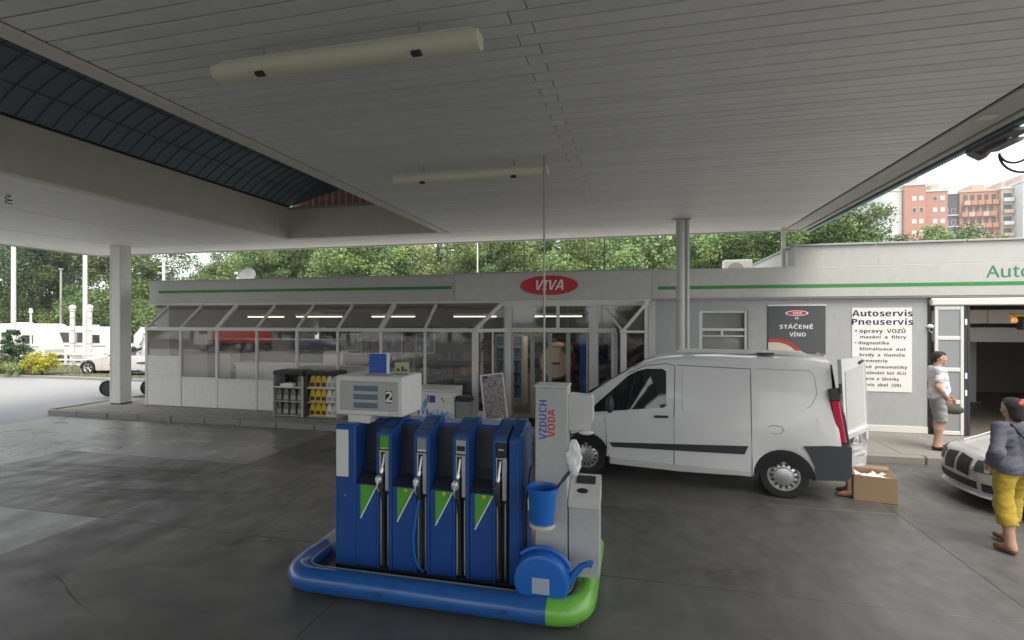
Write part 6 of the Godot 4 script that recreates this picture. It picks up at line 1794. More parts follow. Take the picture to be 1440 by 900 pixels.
func person(at: Vector3, turn: float, label: String, J: Dictionary, look: Dictionary) -> Node3D:
	var t := thing("person", label, "person", at, turn)
	var sc: float = look.get("scale", 1.0)
	t.scale = Vector3.ONE * sc
	var g: float = look.get("girth", 1.0)
	var fem: float = look.get("hips", 0.0)
	var yaw: float = look.get("yaw", 0.0)
	var hc: Vector3 = J.head
	var HB := Basis(V(0, 1, 0), yaw)
	var h := func(x: float, y: float, z: float) -> Vector3: return hc + HB * V(x, y, z)
	var torso := []
	for s in [-1.0, 1.0]:
		torso.append([J.pelvis + V(s * (0.06 + fem), 0, -0.01), J.waist + V(s * 0.055 * g, 0, 0.0), 0.108 * g + fem * 0.5, 0.095 * g])
		torso.append([J.waist + V(s * 0.055 * g, 0, 0), J.chest + V(s * 0.07 * g, 0, 0), 0.095 * g, 0.102 * g])
		torso.append([J.chest + V(s * 0.07 * g, 0, 0), (J.shL if s > 0 else J.shR) + V(-s * 0.07, -0.02, 0.0), 0.10 * g, 0.066])
	torso.append([J.shL + V(-0.02, 0.0, 0), J.shR + V(0.02, 0.0, 0), 0.056, 0.056])
	torso.append([J.neck + V(0, -0.06, -0.02), J.neck + V(0, 0.0, 0), 0.075, 0.056])
	if look.has("belly"): torso.append([J.waist + V(0, -0.04, 0.05), J.waist + V(0, 0.08, 0.05), look.belly, look.belly * 0.8])
	var legs := {}; var arms := {}
	for s in ["L", "R"]:
		var sg := 1.0 if s == "L" else -1.0
		var kn: Vector3 = J["kn" + s]; var an: Vector3 = J["an" + s]; var hp: Vector3 = J["hip" + s]
		var calf := kn.lerp(an, 0.3) + V(0, 0, -0.018)
		legs[s] = [[hp, kn, 0.088 * g + fem * 0.3, 0.058], [kn, calf, 0.056, 0.059], [calf, an, 0.058, 0.037], [kn, an, 0.045, 0.034]]
		var sh: Vector3 = J["sh" + s]; var el: Vector3 = J["el" + s]; var wr: Vector3 = J["wr" + s]
		arms[s] = [[sh, el, 0.054, 0.042], [el, el.lerp(wr, 0.35), 0.041, 0.042], [el.lerp(wr, 0.35), wr, 0.041, 0.027]]
	# skin: one surface from head to feet
	var bones := []
	bones.append_array(torso)
	for s in ["L", "R"]:
		bones.append_array(legs[s]); bones.append_array(arms[s])
		bones.append([J["an" + s], J["to" + s], 0.036, 0.028])
		bones.append([J["an" + s], J["an" + s] + V(0, -0.04, -0.03), 0.034, 0.03])
	bones.append([J.neck, h.call(0, -0.06, -0.02), 0.056, 0.056])
	bones.append([h.call(0, -0.03, -0.01), h.call(0, 0.02, -0.02), 0.07, 0.075])
	var skin := sdf(bones, 0.0135)
	# head with its own finer grid
	var hd := [[h.call(0, 0.02, -0.025), h.call(0, 0.035, 0.01), 0.085, 0.078], [h.call(0, -0.02, 0.02), h.call(0, -0.085, 0.055), 0.070, 0.036], [h.call(0, -0.10, 0.062), h.call(0, -0.098, 0.066), 0.022, 0.02],
		[h.call(0, 0.005, 0.09), h.call(0, -0.03, 0.108), 0.010, 0.015], [h.call(-0.03, 0.018, 0.078), h.call(0.03, 0.018, 0.078), 0.014, 0.014], [h.call(-0.018, -0.064, 0.086), h.call(0.018, -0.064, 0.086), 0.009, 0.009],
		[h.call(0, -0.05, -0.02), J.neck + V(0, 0.01, 0), 0.056, 0.054]]
	for s in [-1.0, 1.0]:
		hd.append([h.call(s * 0.080, -0.03, -0.012), h.call(s * 0.085, 0.012, -0.02), 0.012, 0.017])
		hd.append([h.call(s * 0.045, -0.03, 0.055), h.call(s * 0.04, -0.05, 0.05), 0.026, 0.024])
	skin.add(sdf(hd, 0.006, 160.0))
	for s in ["L", "R"]:
		var hb: Array = look.get("hand" + s, [])
		if hb.size():
			var dd: Vector3 = hb[0]
			skin.add(sdf(hand_bones(J["wr" + s], dd, hb[1], hb[2], hb[3]) + [[J["wr" + s] - dd.normalized() * 0.03, J["wr" + s] + dd.normalized() * 0.01, 0.028, 0.024]], 0.0042, 260.0))
	obj("body", skin, look.skin, t, 80.0)
	for s in [-1.0, 1.0]:
		var e := obj("eye", mb().ball(h.call(s * 0.031, 0.0, 0.080), V(0.011, 0.008, 0.009), 10), M.paper, t)
		obj("iris", mb().ball(h.call(s * 0.031, 0.0, 0.087), V(0.006, 0.006, 0.005), 10), M.hair_dark, e)
	# hair
	var hr := [[h.call(0, 0.045, -0.035), h.call(0, 0.055, 0.02), 0.088, 0.070, [[h.call(0, 0.03, 0.062), HB * V(0, -0.75, 0.65)]]], [h.call(0, 0.02, -0.035), h.call(0, -0.03, -0.045), 0.082, 0.060, [[h.call(0, 0, -0.012), HB * V(0, -0.25, 1.0)]]]]
	if look.has("hair_long"): hr.append([h.call(0, 0.03, -0.07), h.call(0, -0.08, -0.075), 0.075, 0.065])
	obj("hair", sdf(hr, 0.008, 140.0), look.hair, t, 60.0)
	# top
	var tb := []
	var hem: float = look.get("hem", 0.86)
	for b in torso.slice(0, torso.size()):
		tb.append([b[0], b[1], b[2] + 0.018, b[3] + 0.016, [[V(0, hem, 0), V(0, -1, 0)], [J.neck + V(0, -0.005, 0), V(0, 1, 0.35).normalized()]]])
	for s in [-1.0, 1.0]: tb.append([J.pelvis + V(s * (0.06 + fem), -0.08, -0.01), J.pelvis + V(s * (0.06 + fem), 0.02, -0.01), 0.122 * g + fem * 0.5, 0.12 * g + fem * 0.5, [[V(0, hem, 0), V(0, -1, 0)]]])
	for s in ["L", "R"]:
		var sh: Vector3 = J["sh" + s]; var el: Vector3 = J["el" + s]; var wr: Vector3 = J["wr" + s]
		if look.get("sleeve", "short") == "short":
			var e := sh.lerp(el, 0.72); var dr := (el - sh).normalized()
			tb.append([sh, el, 0.068, 0.064, [[e, dr]]])
		else:
			var dr := (wr - el).normalized()
			tb.append([sh, el, 0.067, 0.060]); tb.append([el, el.lerp(wr, 0.4), 0.060, 0.060]); tb.append([el, wr, 0.060, 0.040, [[wr.lerp(el, 0.08), dr]]])
	obj("top", wrinkle(sdf(tb, 0.0125), 0.007, 8.0), look.top, t, 70.0)
	# trousers
	var lb := []
	for s in [-1.0, 1.0]: lb.append([J.pelvis + V(s * (0.055 + fem), -0.02, -0.012), J.pelvis + V(s * (0.055 + fem), 0.08, -0.005), 0.120 * g + fem * 0.6, 0.104 * g + fem * 0.3, [[J.pelvis + V(0, 0.12, 0), V(0, 1, 0)]]])
	for s in ["L", "R"]:
		var kn: Vector3 = J["kn" + s]; var an: Vector3 = J["an" + s]; var hp: Vector3 = J["hip" + s]
		var lf: float = look.leg
		if lf <= 1.05:
			var e := hp.lerp(kn, lf); lb.append([hp + V(0.012 if s == "L" else -0.012, 0, 0), kn + (kn - hp) * 0.1 + V(0.01 if s == "L" else -0.01, 0, 0), 0.098 * g + fem * 0.3, 0.080, [[e, (kn - hp).normalized()]]])
		else:
			var e := kn.lerp(an, lf - 1.0)
			lb.append([hp, kn, 0.104 * g + fem * 0.45, 0.078])
			lb.append([kn + V(0, 0, -0.008), kn.lerp(an, minf(lf - 0.9, 1.0)) + V(0, 0, -0.012), 0.094, look.get("cuff", 0.08), [[e, (an - kn).normalized()]]])
	obj("trousers", wrinkle(sdf(lb, 0.0125), 0.0065, 8.0), look.bottom, t, 70.0)
	for s in ["L", "R"]:
		var an: Vector3 = J["an" + s]; var to: Vector3 = J["to" + s]
		var sole := [V(0, minf(an.y - 0.083, to.y - 0.028), 0), V(0, -1, 0)]
		var sb := [[an + V(0, -0.045, -0.025), to + V(0, 0.005, 0), 0.040, 0.034, [sole]]]
		if look.get("shoe_high", true): sb.append([an + V(0, -0.02, -0.01), an.lerp(to, 0.5), 0.046, 0.036, [sole, [an + V(0, -0.005, 0), V(0, 1, 0)]]])
		obj("shoe", sdf(sb, 0.008, 120.0), look.shoe, t, 60.0)
	return t

func people() -> void:
	var man := person(V(5.40, 0.13, -10.95), 1.45, "man in white printed t-shirt and grey shorts standing beside the workshop door", joints({
		"head": V(0, 1.635, 0.03), "shL": V(0.195, 1.42, -0.01), "shR": V(-0.195, 1.42, -0.015), "elR": V(-0.25, 1.15, -0.09), "wrR": V(-0.20, 0.95, 0.07), "elL": V(0.22, 1.14, 0.02), "wrL": V(0.15, 0.93, 0.20),
		"knL": V(0.10, 0.51, 0.06), "anL": V(0.10, 0.085, 0.05), "toL": V(0.12, 0.03, 0.21), "anR": V(-0.10, 0.085, -0.06), "toR": V(-0.13, 0.03, 0.10)}),
		{"scale": 1.02, "girth": 1.0, "skin": M.skin, "hair": M.hair_dark, "top": M.tshirt, "bottom": M.shorts_grey, "leg": 0.98, "shoe": M.black, "hem": 0.93, "belly": 0.105, "handR": [V(0.2, -0.9, 0.3), V(1, 0, 0), 1.0, 0.5], "handL": [V(-0.3, -0.5, 0.6), V(-0.7, -0.2, -0.4), -1.0, 0.8], "yaw": 0.05})
	var b := thing("cloth_bag", "dark olive bag held by the man in the white t-shirt", "bag", V(5.60, 0.86, -10.98), 1.45)
	obj("bag", mb().ball(V(0, 0.0, 0.06), V(0.07, 0.085, 0.16), 14), M.olive, b)
	obj("bag_strap", mb().tube([V(0, 0.05, -0.06), V(0, 0.16, 0.0), V(0, 0.08, 0.12)], 0.010, 6), M.olive, b)
	var w := person(V(4.0, 0, -6.69), -2.92, "woman in yellow cropped trousers and grey top seen from behind", joints({
		"head": V(0, 1.625, 0.02), "elL": V(0.275, 1.14, -0.10), "wrL": V(0.21, 0.97, 0.08), "elR": V(-0.25, 1.13, -0.02), "wrR": V(-0.24, 0.92, 0.12),
		"hipL": V(0.10, 0.92, 0), "hipR": V(-0.10, 0.92, 0), "knL": V(0.11, 0.52, 0.0), "anL": V(0.115, 0.085, -0.10), "toL": V(0.15, 0.03, 0.04), "knR": V(-0.10, 0.52, 0.13), "anR": V(-0.10, 0.09, 0.16), "toR": V(-0.11, 0.04, 0.33)}),
		{"scale": 0.945, "girth": 0.98, "hips": 0.018, "skin": M.skin_tan, "hair": M.hair_dark, "top": M.knit_grey, "sleeve": "long", "bottom": M.trousers_yellow, "leg": 1.5, "cuff": 0.092, "shoe": M.brown_leather, "shoe_high": false, "hem": 0.90, "hair_long": true, "handL": [V(-0.3, -0.5, 0.7), V(-0.9, -0.2, -0.2), -1.0, 0.7], "handR": [V(0.1, -0.8, 0.5), V(0.9, 0, 0), 1.0, 0.6], "yaw": -0.1})
	obj("hair_clip", sdf([[V(0.02, 1.69, -0.10), V(-0.04, 1.72, -0.075), 0.026, 0.024], [V(-0.04, 1.72, -0.075), V(-0.07, 1.69, -0.045), 0.024, 0.018]], 0.007, 140.0), M.hair_clip, w, 60.0)
	obj("bag_strap", mb().tube([V(0.13, 1.475, 0.0), V(0.10, 1.46, -0.09), V(0.0, 1.30, -0.150), V(-0.12, 1.06, -0.150), V(-0.20, 0.96, -0.07)], 0.011, 6), M.black, w)
	obj("phone", mb().box(V(0.15, 0.90, 0.16), V(0.012, 0.14, 0.07), 0.004), M.paper, w)
	var k := person(V(2.96, 0, -8.24), -1.9, "person in red brown sandals standing hidden behind the van's open door", joints({"elL": V(0.23, 1.2, 0.14), "wrL": V(0.15, 1.15, 0.35), "elR": V(-0.23, 1.2, 0.14), "wrR": V(-0.15, 1.15, 0.35)}),
		{"scale": 0.90, "skin": M.skin_tan, "hair": M.hair_dark, "top": M.tshirt, "bottom": M.shorts_grey, "leg": 0.6, "shoe": M.brown_leather, "shoe_high": false, "hem": 0.92, "handL": [V(0, 0, 1), V(0, -1, 0), 1.0, 0.5], "handR": [V(0, 0, 1), V(0, -1, 0), -1.0, 0.5]})
	var pb := thing("plastic_bag", "thin white plastic bag hanging below the van's open rear door", "bag", V(2.98, 0.50, -8.0), 0.25)
	var pm := mk("plastic_film", Color(0.62, 0.63, 0.64), 0.35); pm.backlight_enabled = true; pm.backlight = Color(0.3, 0.3, 0.3)
	rng.seed = 3
	var rings := []
	for i in 8:
		var o := PackedVector3Array()
		var ww: float = [0.105, 0.125, 0.13, 0.13, 0.13, 0.125, 0.12, 0.10][i]
		for j in 14:
			var a := TAU * j / 14
			var cx := signf(cos(a)) * pow(absf(cos(a)), 0.5)
			o.append(V(cx * ww + rng.randf_range(-.006, .006) + i * 0.004, i * 0.045 - absf(cx) * 0.03, -sin(a) * 0.028 * rng.randf_range(0.5, 1.4)))
		rings.append(o)
	obj("film", mb().loft(rings), pm, pb, 15.0)
	for x in [-0.06, 0.07]: obj("bag_handle", mb().bar(V(x, 0.29, 0), V(x * 0.5, 0.42, 0), 0.03, 0.006), pm, pb)

func crown(sd: int, rad: Vector3, clumps: int, leaves: int, leaf: float, base: Color, spread := 0.75) -> ArrayMesh:
	# many small leaf faces in clumps spread through an uneven crown; each clump has its own green
	var r := RandomNumberGenerator.new(); r.seed = sd
	var P := PackedVector3Array(); var N := PackedVector3Array(); var C := PackedColorArray()
	for k in clumps:
		var d := V(r.randfn(), r.randfn(), r.randfn()).normalized()
		var f := pow(r.randf(), 0.42)
		var c := d * f * rad
		if c.y < -rad.y * 0.75: c.y *= 0.5
		var cr := rad.x * r.randf_range(0.15, 0.30) * spread
		var tone := r.randf_range(0.62, 1.45)
		var hue := r.randf_range(-0.12, 0.16)
		var col := Color(base.r * tone * (1.0 + hue), base.g * tone, base.b * tone * (1.0 - hue))
		for i in leaves / clumps:
			var p := c + V(clampf(r.randfn(), -1.7, 1.7), clampf(r.randfn(), -1.7, 1.7) * 0.75, clampf(r.randfn(), -1.7, 1.7)) * cr * 0.62
			var n := (V(r.randfn(), r.randfn() + 0.8, r.randfn())).normalized()
			var u := n.cross(V(r.randfn(), r.randfn(), r.randfn())).normalized()
			var v := n.cross(u)
			var s := leaf * r.randf_range(0.6, 1.3)
			var cc := col * r.randf_range(0.82, 1.2)
			cc.a = 1.0
			var q := [p - u * s * 0.5, p + v * s * 0.28 - u * 0.05 * s, p + u * s * 0.55, p - v * s * 0.30]
			for e in [0, 1, 2, 0, 2, 3]:
				P.append(q[e]); N.append(n); C.append(cc)
	var arr := []; arr.resize(Mesh.ARRAY_MAX)
	arr[Mesh.ARRAY_VERTEX] = P; arr[Mesh.ARRAY_NORMAL] = N; arr[Mesh.ARRAY_COLOR] = C
	var m := ArrayMesh.new()
	m.add_surface_from_arrays(Mesh.PRIMITIVE_TRIANGLES, arr)
	return m

func tree_kind(called: String, sd: int, rad: Vector3, hc: float, clumps: int, leaves: int, leaf: float, base: Color) -> Node3D:
	var t := thing(called, "", "tree")
	var r := RandomNumberGenerator.new(); r.seed = sd + 100
	var st := mb()
	var topy := hc + rad.y * 0.5
	var path := []; var rr := []
	for i in 6:
		path.append(V(r.randf_range(-.15, .15) * i * 0.4, topy * i / 5.0, r.randf_range(-.15, .15) * i * 0.4))
		rr.append(lerpf(0.26, 0.05, i / 5.0))
	st.tube(path, rr, 8)
	for i in 9:
		var y := lerpf(hc - rad.y * 0.7, hc + rad.y * 0.3, i / 8.0)
		var a := i * 2.4
		var e := V(cos(a) * rad.x * 0.7, y + rad.y * 0.35, sin(a) * rad.z * 0.7)
		st.tube([V(0, y, 0), V(e.x * 0.5, y + rad.y * 0.12, e.z * 0.5), e], [0.10, 0.06, 0.02], 6)
	obj("trunk", st, M.bark, t)
	var cr := put("crown", crown(sd, rad, clumps, leaves, leaf, base), M.leaf_0, t)
	cr.position.y = hc
	return t

func trees() -> void:
	var G := [Color(0.13, 0.20, 0.065), Color(0.155, 0.24, 0.085), Color(0.26, 0.32, 0.15), Color(0.085, 0.14, 0.06)]
	var K := [tree_kind("leafy_tree", 1, V(4.4, 4.4, 4.2), 7.2, 110, 40000, 0.18, G[0]), tree_kind("light_tree", 2, V(3.4, 3.6, 3.4), 5.6, 90, 30000, 0.16, G[1]), tree_kind("pale_tree", 3, V(3.6, 4.2, 3.6), 6.2, 75, 20000, 0.16, G[2]), tree_kind("dark_tree", 4, V(4.6, 5.6, 4.6), 8.0, 120, 40000, 0.20, G[3])]
	# [kind, x, z, size, label]
	var L := [
		[3, -60.0, -38.0, 1.15, "tall dark tree at the far left edge behind the caravans"], [3, -53.0, -37.0, 1.05, "dark tree behind the first white flagpole"], [0, -47.5, -40.0, 1.1, "broad leafy tree between the two white flagpoles"],
		[1, -42.5, -46.0, 0.95, "small light tree beside the second flagpole, left of the square column"], [0, -37.0, -42.0, 0.85, "leafy tree half hidden by the square column"], [1, -26.0, -33.0, 1.0, "light tree behind the left end of the shop"],
		[1, -23.5, -30.0, 1.0, "light tree rising just right of the thin white post behind the shop"], [0, -25.0, -40.0, 1.0, "leafy tree behind the satellite dish"], [1, -17.5, -30.0, 1.08, "light tree behind the left green stripe of the shop"], [2, -13.5, -34.0, 1.0, "pale airy tree left of the dark roof mast"],
		[1, -9.0, -31.0, 1.0, "light tree between the dark and the white roof mast"], [2, -6.0, -37.0, 1.0, "pale tree right of the white roof mast"], [1, -3.0, -31.0, 0.98, "light tree left of the red oval sign"], [2, 1.0, -38.0, 1.0, "thin pale tree with sky through it behind the oval sign"],
		[1, 5.0, -34.0, 0.92, "light tree behind the right end of the shop"], [0, 8.6, -34.0, 0.92, "leafy tree behind the steel canopy column"], [0, 11.4, -34.0, 0.85, "big leafy tree under the canopy's right corner"], [0, 16.2, -38.0, 0.69, "big leafy tree before the left tower block"],
		[1, 19.6, -38.0, 0.95, "light tree below the red tower blocks"], [1, 23.5, -40.0, 0.78, "light tree at the far right over the workshop parapet"], [0, 28.0, -40.0, 0.8, "leafy tree beyond the right frame edge"]]
	K.append(tree_kind("tall_bush", 5, V(4.2, 2.6, 3.0), 2.7, 90, 24000, 0.18, G[0]))
	for i in 7: L.append([4, -66.0 + i * 5.6, -36.5 - (i % 2) * 1.5, 1.0 + 0.08 * (i % 3), "wide bush filling the gap below the trees behind the caravans, %s from the left" % ["first", "second", "third", "fourth", "fifth", "sixth", "seventh"][i]])
	for i in 8: L.append([4, -26.0 + i * 5.4, -41.0 - (i % 3), 1.75 + 0.12 * (i % 3), "tall thicket closing the gaps behind the shop's row of trees, %s from the left" % ["first", "second", "third", "fourth", "fifth", "sixth", "seventh", "eighth"][i]])
	for i in 6: L.append([[3, 0][i % 2], -69.0 - i * 8.5, -36.0 + i * 5.0, 1.05, "tree of the wood beyond the left frame edge, %s from the caravans" % ["first", "second", "third", "fourth", "fifth", "sixth"][i]])
	for i in 4: L.append([4, 10.0 + i * 5.5, -30.0, 0.9, "wide bush behind the workshop roof, %s from the left" % ["first", "second", "third", "fourth"][i]])
	var used := {}
	for q in L:
		var o: Node3D
		if not used.has(q[0]):
			used[q[0]] = true
			o = K[q[0]]
			o.set_meta("label", q[4])
			o.position = V(q[1], 0, q[2])
		else: o = dup(K[q[0]], q[4], V(q[1], 0, q[2]))
		o.set_meta("group", "trees beyond the station")
		o.rotation.y = q[1] * 1.7
		o.scale = Vector3.ONE * q[3]
	# trees across the street behind the viewer, seen mirrored in the glazing
	var B := [[0, -58.0, 34.0, 1.0, "leafy street tree mirrored in the left shop glazing"], [3, -44.0, 36.0, 0.9, "dark street tree mirrored behind the red lorry"], [1, -34.0, 33.0, 1.0, "light street tree mirrored right of the red lorry"], [0, -22.0, 36.0, 1.0, "leafy street tree mirrored in the middle glazing"], [3, -8.0, 36.0, 0.95, "dark street tree mirrored in the entrance glass"], [0, 8.0, 37.0, 1.0, "leafy street tree mirrored in the right glazing"]]
	for i in 9: B.append([4, -62.0 + i * 9.0, 31.5 + (i % 3), 0.9, "low street thicket mirrored in the glazing, %s from the left" % ["first", "second", "third", "fourth", "fifth", "sixth", "seventh", "eighth", "ninth"][i]])
	for q in B:
		var o := dup(K[q[0]], q[4], V(q[1], 0, q[2]), q[1])
		o.scale = Vector3.ONE * q[3]

func shrubs() -> void:
	var y := thing("yellow_shrub", "round yellow green clipped shrub at the edge of the far verge", "shrub", V(-25.6, 0.08, -17.25))
	put("foliage", crown(21, V(0.62, 0.55, 0.62), 60, 4500, 0.075, Color(0.36, 0.36, 0.035), 1.1), M.leaf_1, y).position.y = 0.52
	obj("stem", mb().cyl(V(0, 0, 0), V(0, 0.5, 0), 0.04, 0.02, 8), M.bark, y)
	var d := thing("conifer_shrub", "dark green conical shrub left of the round yellow shrub", "shrub", V(-28.1, 0.08, -17.7))
	var cf := mb()
	var lo := crown(22, V(0.72, 0.75, 0.72), 50, 4200, 0.085, Color(0.05, 0.10, 0.045), 1.0)
	put("foliage", lo, M.leaf_2, d).position.y = 0.65
	put("foliage", crown(23, V(0.45, 0.6, 0.45), 35, 2600, 0.08, Color(0.05, 0.11, 0.05), 1.0), M.leaf_2, d).position.y = 1.42
	obj("stem", mb().cyl(V(0, 0, 0), V(0, 1.6, 0), 0.05, 0.015, 8), M.bark, d)
	var p := thing("ground_shrub", "low pale green shrub in front of the dark conical shrub", "shrub", V(-26.7, 0.08, -17.0))
	put("foliage", crown(24, V(0.75, 0.3, 0.5), 45, 3200, 0.07, Color(0.20, 0.26, 0.09), 1.0), M.leaf_1, p).position.y = 0.26
	obj("stem", mb().cyl(V(0, 0, 0), V(0, 0.25, 0), 0.03, 0.02, 6), M.bark, p)
	var f := thing("flower_bush", "small pink flowering bush at the left frame edge", "shrub", V(-27.6, 0.08, -16.95))
	put("foliage", crown(25, V(0.4, 0.45, 0.4), 35, 1500, 0.06, Color(0.14, 0.18, 0.07), 1.0), M.leaf_1, f).position.y = 0.45
	var fw := put("flowers", crown(26, V(0.38, 0.4, 0.38), 20, 240, 0.06, Color(0.60, 0.25, 0.35), 1.0), M.leaf_1, f)
	fw.position.y = 0.55
	fw.set_meta("kind", "stuff")

func camper(label: String, at: Vector3, turn: float, L: float, kind: int) -> void:
	# a white leisure vehicle or caravan, x along its length
	var t := thing("camper", label, "camper van" if kind < 2 else "caravan", at, turn)
	t.scale = Vector3.ONE * 0.88
	var prof := PackedVector2Array()
	if kind == 0: prof = PackedVector2Array([Vector2(-L / 2, 0.5), Vector2(L / 2 - 0.1, 0.5), Vector2(L / 2, 0.9), Vector2(L / 2 - 0.12, 1.4), Vector2(L / 2 - 0.6, 2.45), Vector2(L / 2 - 0.9, 2.58), Vector2(-L / 2 + 0.1, 2.6), Vector2(-L / 2, 2.45)])
	elif kind == 1: prof = PackedVector2Array([Vector2(-L / 2, 0.45), Vector2(L / 2 - 0.1, 0.45), Vector2(L / 2, 0.85), Vector2(L / 2 - 0.3, 1.1), Vector2(L / 2 - 1.3, 2.0), Vector2(L / 2 - 2.0, 2.35), Vector2(-L / 2 + 0.1, 2.4), Vector2(-L / 2, 2.2)])
	else: prof = PackedVector2Array([Vector2(-L / 2 + 0.2, 0.5), Vector2(L / 2 - 0.3, 0.5), Vector2(L / 2, 1.0), Vector2(L / 2 - 0.2, 2.1), Vector2(L / 2 - 0.6, 2.4), Vector2(-L / 2 + 0.5, 2.4), Vector2(-L / 2, 1.9), Vector2(-L / 2 - 0.05, 1.0)])
	obj("body", mb().prism(prof, 2.1, Transform3D(Basis(), V(0, 0, -1.05))), M.panel_white, t, 20.0)
	var x := -L / 2 + 0.7
	var n := int((L - 1.9) / 1.45)
	for k in n:
		var w := obj("window", mb().bb(x, x + 1.1, 1.35, 1.98, 1.05, 1.065, 0.004), M.car_glass, t)
		obj("frame", mb().bb(x - 0.04, x + 1.14, 1.31, 1.35, 1.05, 1.075), M.frosted, w)
		obj("frame", mb().bb(x - 0.04, x + 1.14, 1.98, 2.02, 1.05, 1.075), M.frosted, w)
		obj("curtain", mb().bb(x + 0.05, x + 0.3, 1.37, 1.96, 1.065, 1.07), M.frosted, w)
		x += 1.45
	obj("cab_window", mb().bb(L / 2 - 1.55, L / 2 - 0.75, 1.3, 1.85, 1.05, 1.065, 0.004), M.car_glass, t)
	obj("stripe", mb().bb(-L / 2 + 0.1, L / 2 - 0.3, 1.05, 1.13, 1.05, 1.058), M.frosted if kind else M.gutter, t)
	obj("door_gap", mb().bb(L / 2 - 1.8, L / 2 - 1.78, 0.55, 2.0, 1.05, 1.056), M.gutter, t)
	obj("skirt", mb().bb(-L / 2 + 0.2, L / 2 - 0.3, 0.38, 0.5, -0.95, 1.0), M.gutter, t)
	for wx in ([-L / 2 + 1.3, L / 2 - 1.1] if kind < 2 else [-0.1]):
		for sg in [-1.0, 1.0]: wheel(t, V(wx, 0.36, sg * 0.93), 0.36, sg, 0)
	obj("roof_vent", mb().bb(-0.3, 0.3, 2.4 if kind else 2.58, 2.5 if kind else 2.68, -0.3, 0.3, 0.02), M.off_white, t)

func left_background() -> void:
	camper("white camper van with dark side windows at the left frame edge", V(-35.2, 0, -22.8), 0.12, 5.2, 0)
	camper("white sloped nose camper behind the paired lamp posts", V(-32.2, 0, -24.4), 0.10, 4.9, 1)
	camper("white caravan half hidden by the square canopy column", V(-24.6, 0, -23.4), 0.08, 4.6, 2)
	# flagpoles
	for q in [[-33.1, -20.9, 8.0, "tall white flagpole near the left frame edge"], [-29.0, -21.6, 6.0, "white flagpole between the two lamp posts left of the column"], [-17.6, -16.0, 4.75, "white post with cross arms behind the left end of the shop"]]:
		var t := thing("flagpole", q[3], "flagpole", V(q[0], 0, q[1]))
		obj("mast", mb().cyl(V(0, 0, 0), V(0, q[2], 0), 0.115 if q[2] > 5 else 0.06, 0.095 if q[2] > 5 else 0.05, 14), M.panel_white, t)
		obj("foot", mb().bb(-0.25, 0.25, 0, 0.12, -0.25, 0.25, 0.02), M.off_white, t)
		obj("finial", mb().ball(V(0, q[2] + 0.06, 0), V(0.09, 0.09, 0.09), 10), M.white, t)
		if q[2] < 5:
			for y in [4.3, 4.55]: obj("arm", mb().bar(V(-0.28, y, 0), V(0.3, y + 0.05, 0), 0.03, 0.03), M.panel_white, t)
	for q in [[-29.75, "left"], [-28.55, "right"]]:
		var t := thing("lamp_post", "white lamp post with round head, %s one of the pair by the flagpole" % q[1], "lamp post", V(q[0], 0, -21.5), 0.0, "paired white lamp posts")
		obj("post", mb().cyl(V(0, 0, 0), V(0, 3.0, 0), 0.12, 0.11, 12), M.panel_white, t)
		for y in [1.2, 1.9, 2.6]: obj("band", mb().cyl(V(0, y, 0), V(0, y + 0.04, 0), 0.125, 0.125, 12), M.gutter, t)
		obj("collar", mb().cyl(V(0, 3.0, 0), V(0, 3.05, 0), 0.16, 0.16, 12), M.off_white, t)
		obj("globe", mb().ball(V(0, 3.18, 0), V(0.16, 0.15, 0.16), 14), M.white, t)
	var s := thing("thin_post", "short white post with a small head before the camper van", "post", V(-32.3, 0, -21.2))
	obj("post", mb().cyl(V(0, 0, 0), V(0, 2.9, 0), 0.05, 0.05, 8), M.panel_white, s)
	obj("head", mb().cyl(V(0, 2.9, 0), V(0, 3.15, 0), 0.10, 0.06, 8), M.white, s)
	var gp := thing("utility_pole", "thin grey pole before the dark trees on the left", "pole", V(-45.5, 0, -32.0))
	obj("mast", mb().cyl(V(0, 0, 0), V(0, 6.6, 0), 0.09, 0.07, 10), M.gutter, gp)
	obj("cap", mb().cyl(V(0, 6.6, 0), V(0, 6.7, 0), 0.16, 0.16, 10), M.gutter, gp)
	# white railing along the car park
	var f := thing("railing", "white post and rail fence along the far side of the verge", "railing", V(-31.6, 0, -21.35))
	for k in 8: obj("post", mb().bb(k * 1.6 - 0.05, k * 1.6 + 0.05, 0, 1.0, -0.05, 0.05, 0.01), M.panel_white, f)
	for y in [0.3, 0.62]: obj("rail", mb().bb(-0.05, 11.25, y, y + 0.09, -0.03, 0.03, 0.006), M.panel_white, f)
	# a white car behind the column
	var c := make_car("pale small car behind the square column, nose to the left", paint("car_pale", Color(0.62, 0.57, 0.55), 0.3, 0.7))
	c.position = V(-21.9, 0, -19.6)
	c.rotation.y = PI + 0.25
	var nv := dup(van_plain, "grey white van standing beyond the left end of the shop", V(-19.6, 0, -18.4), PI - 0.5)
	nv.name = fresh("parked_van", self)

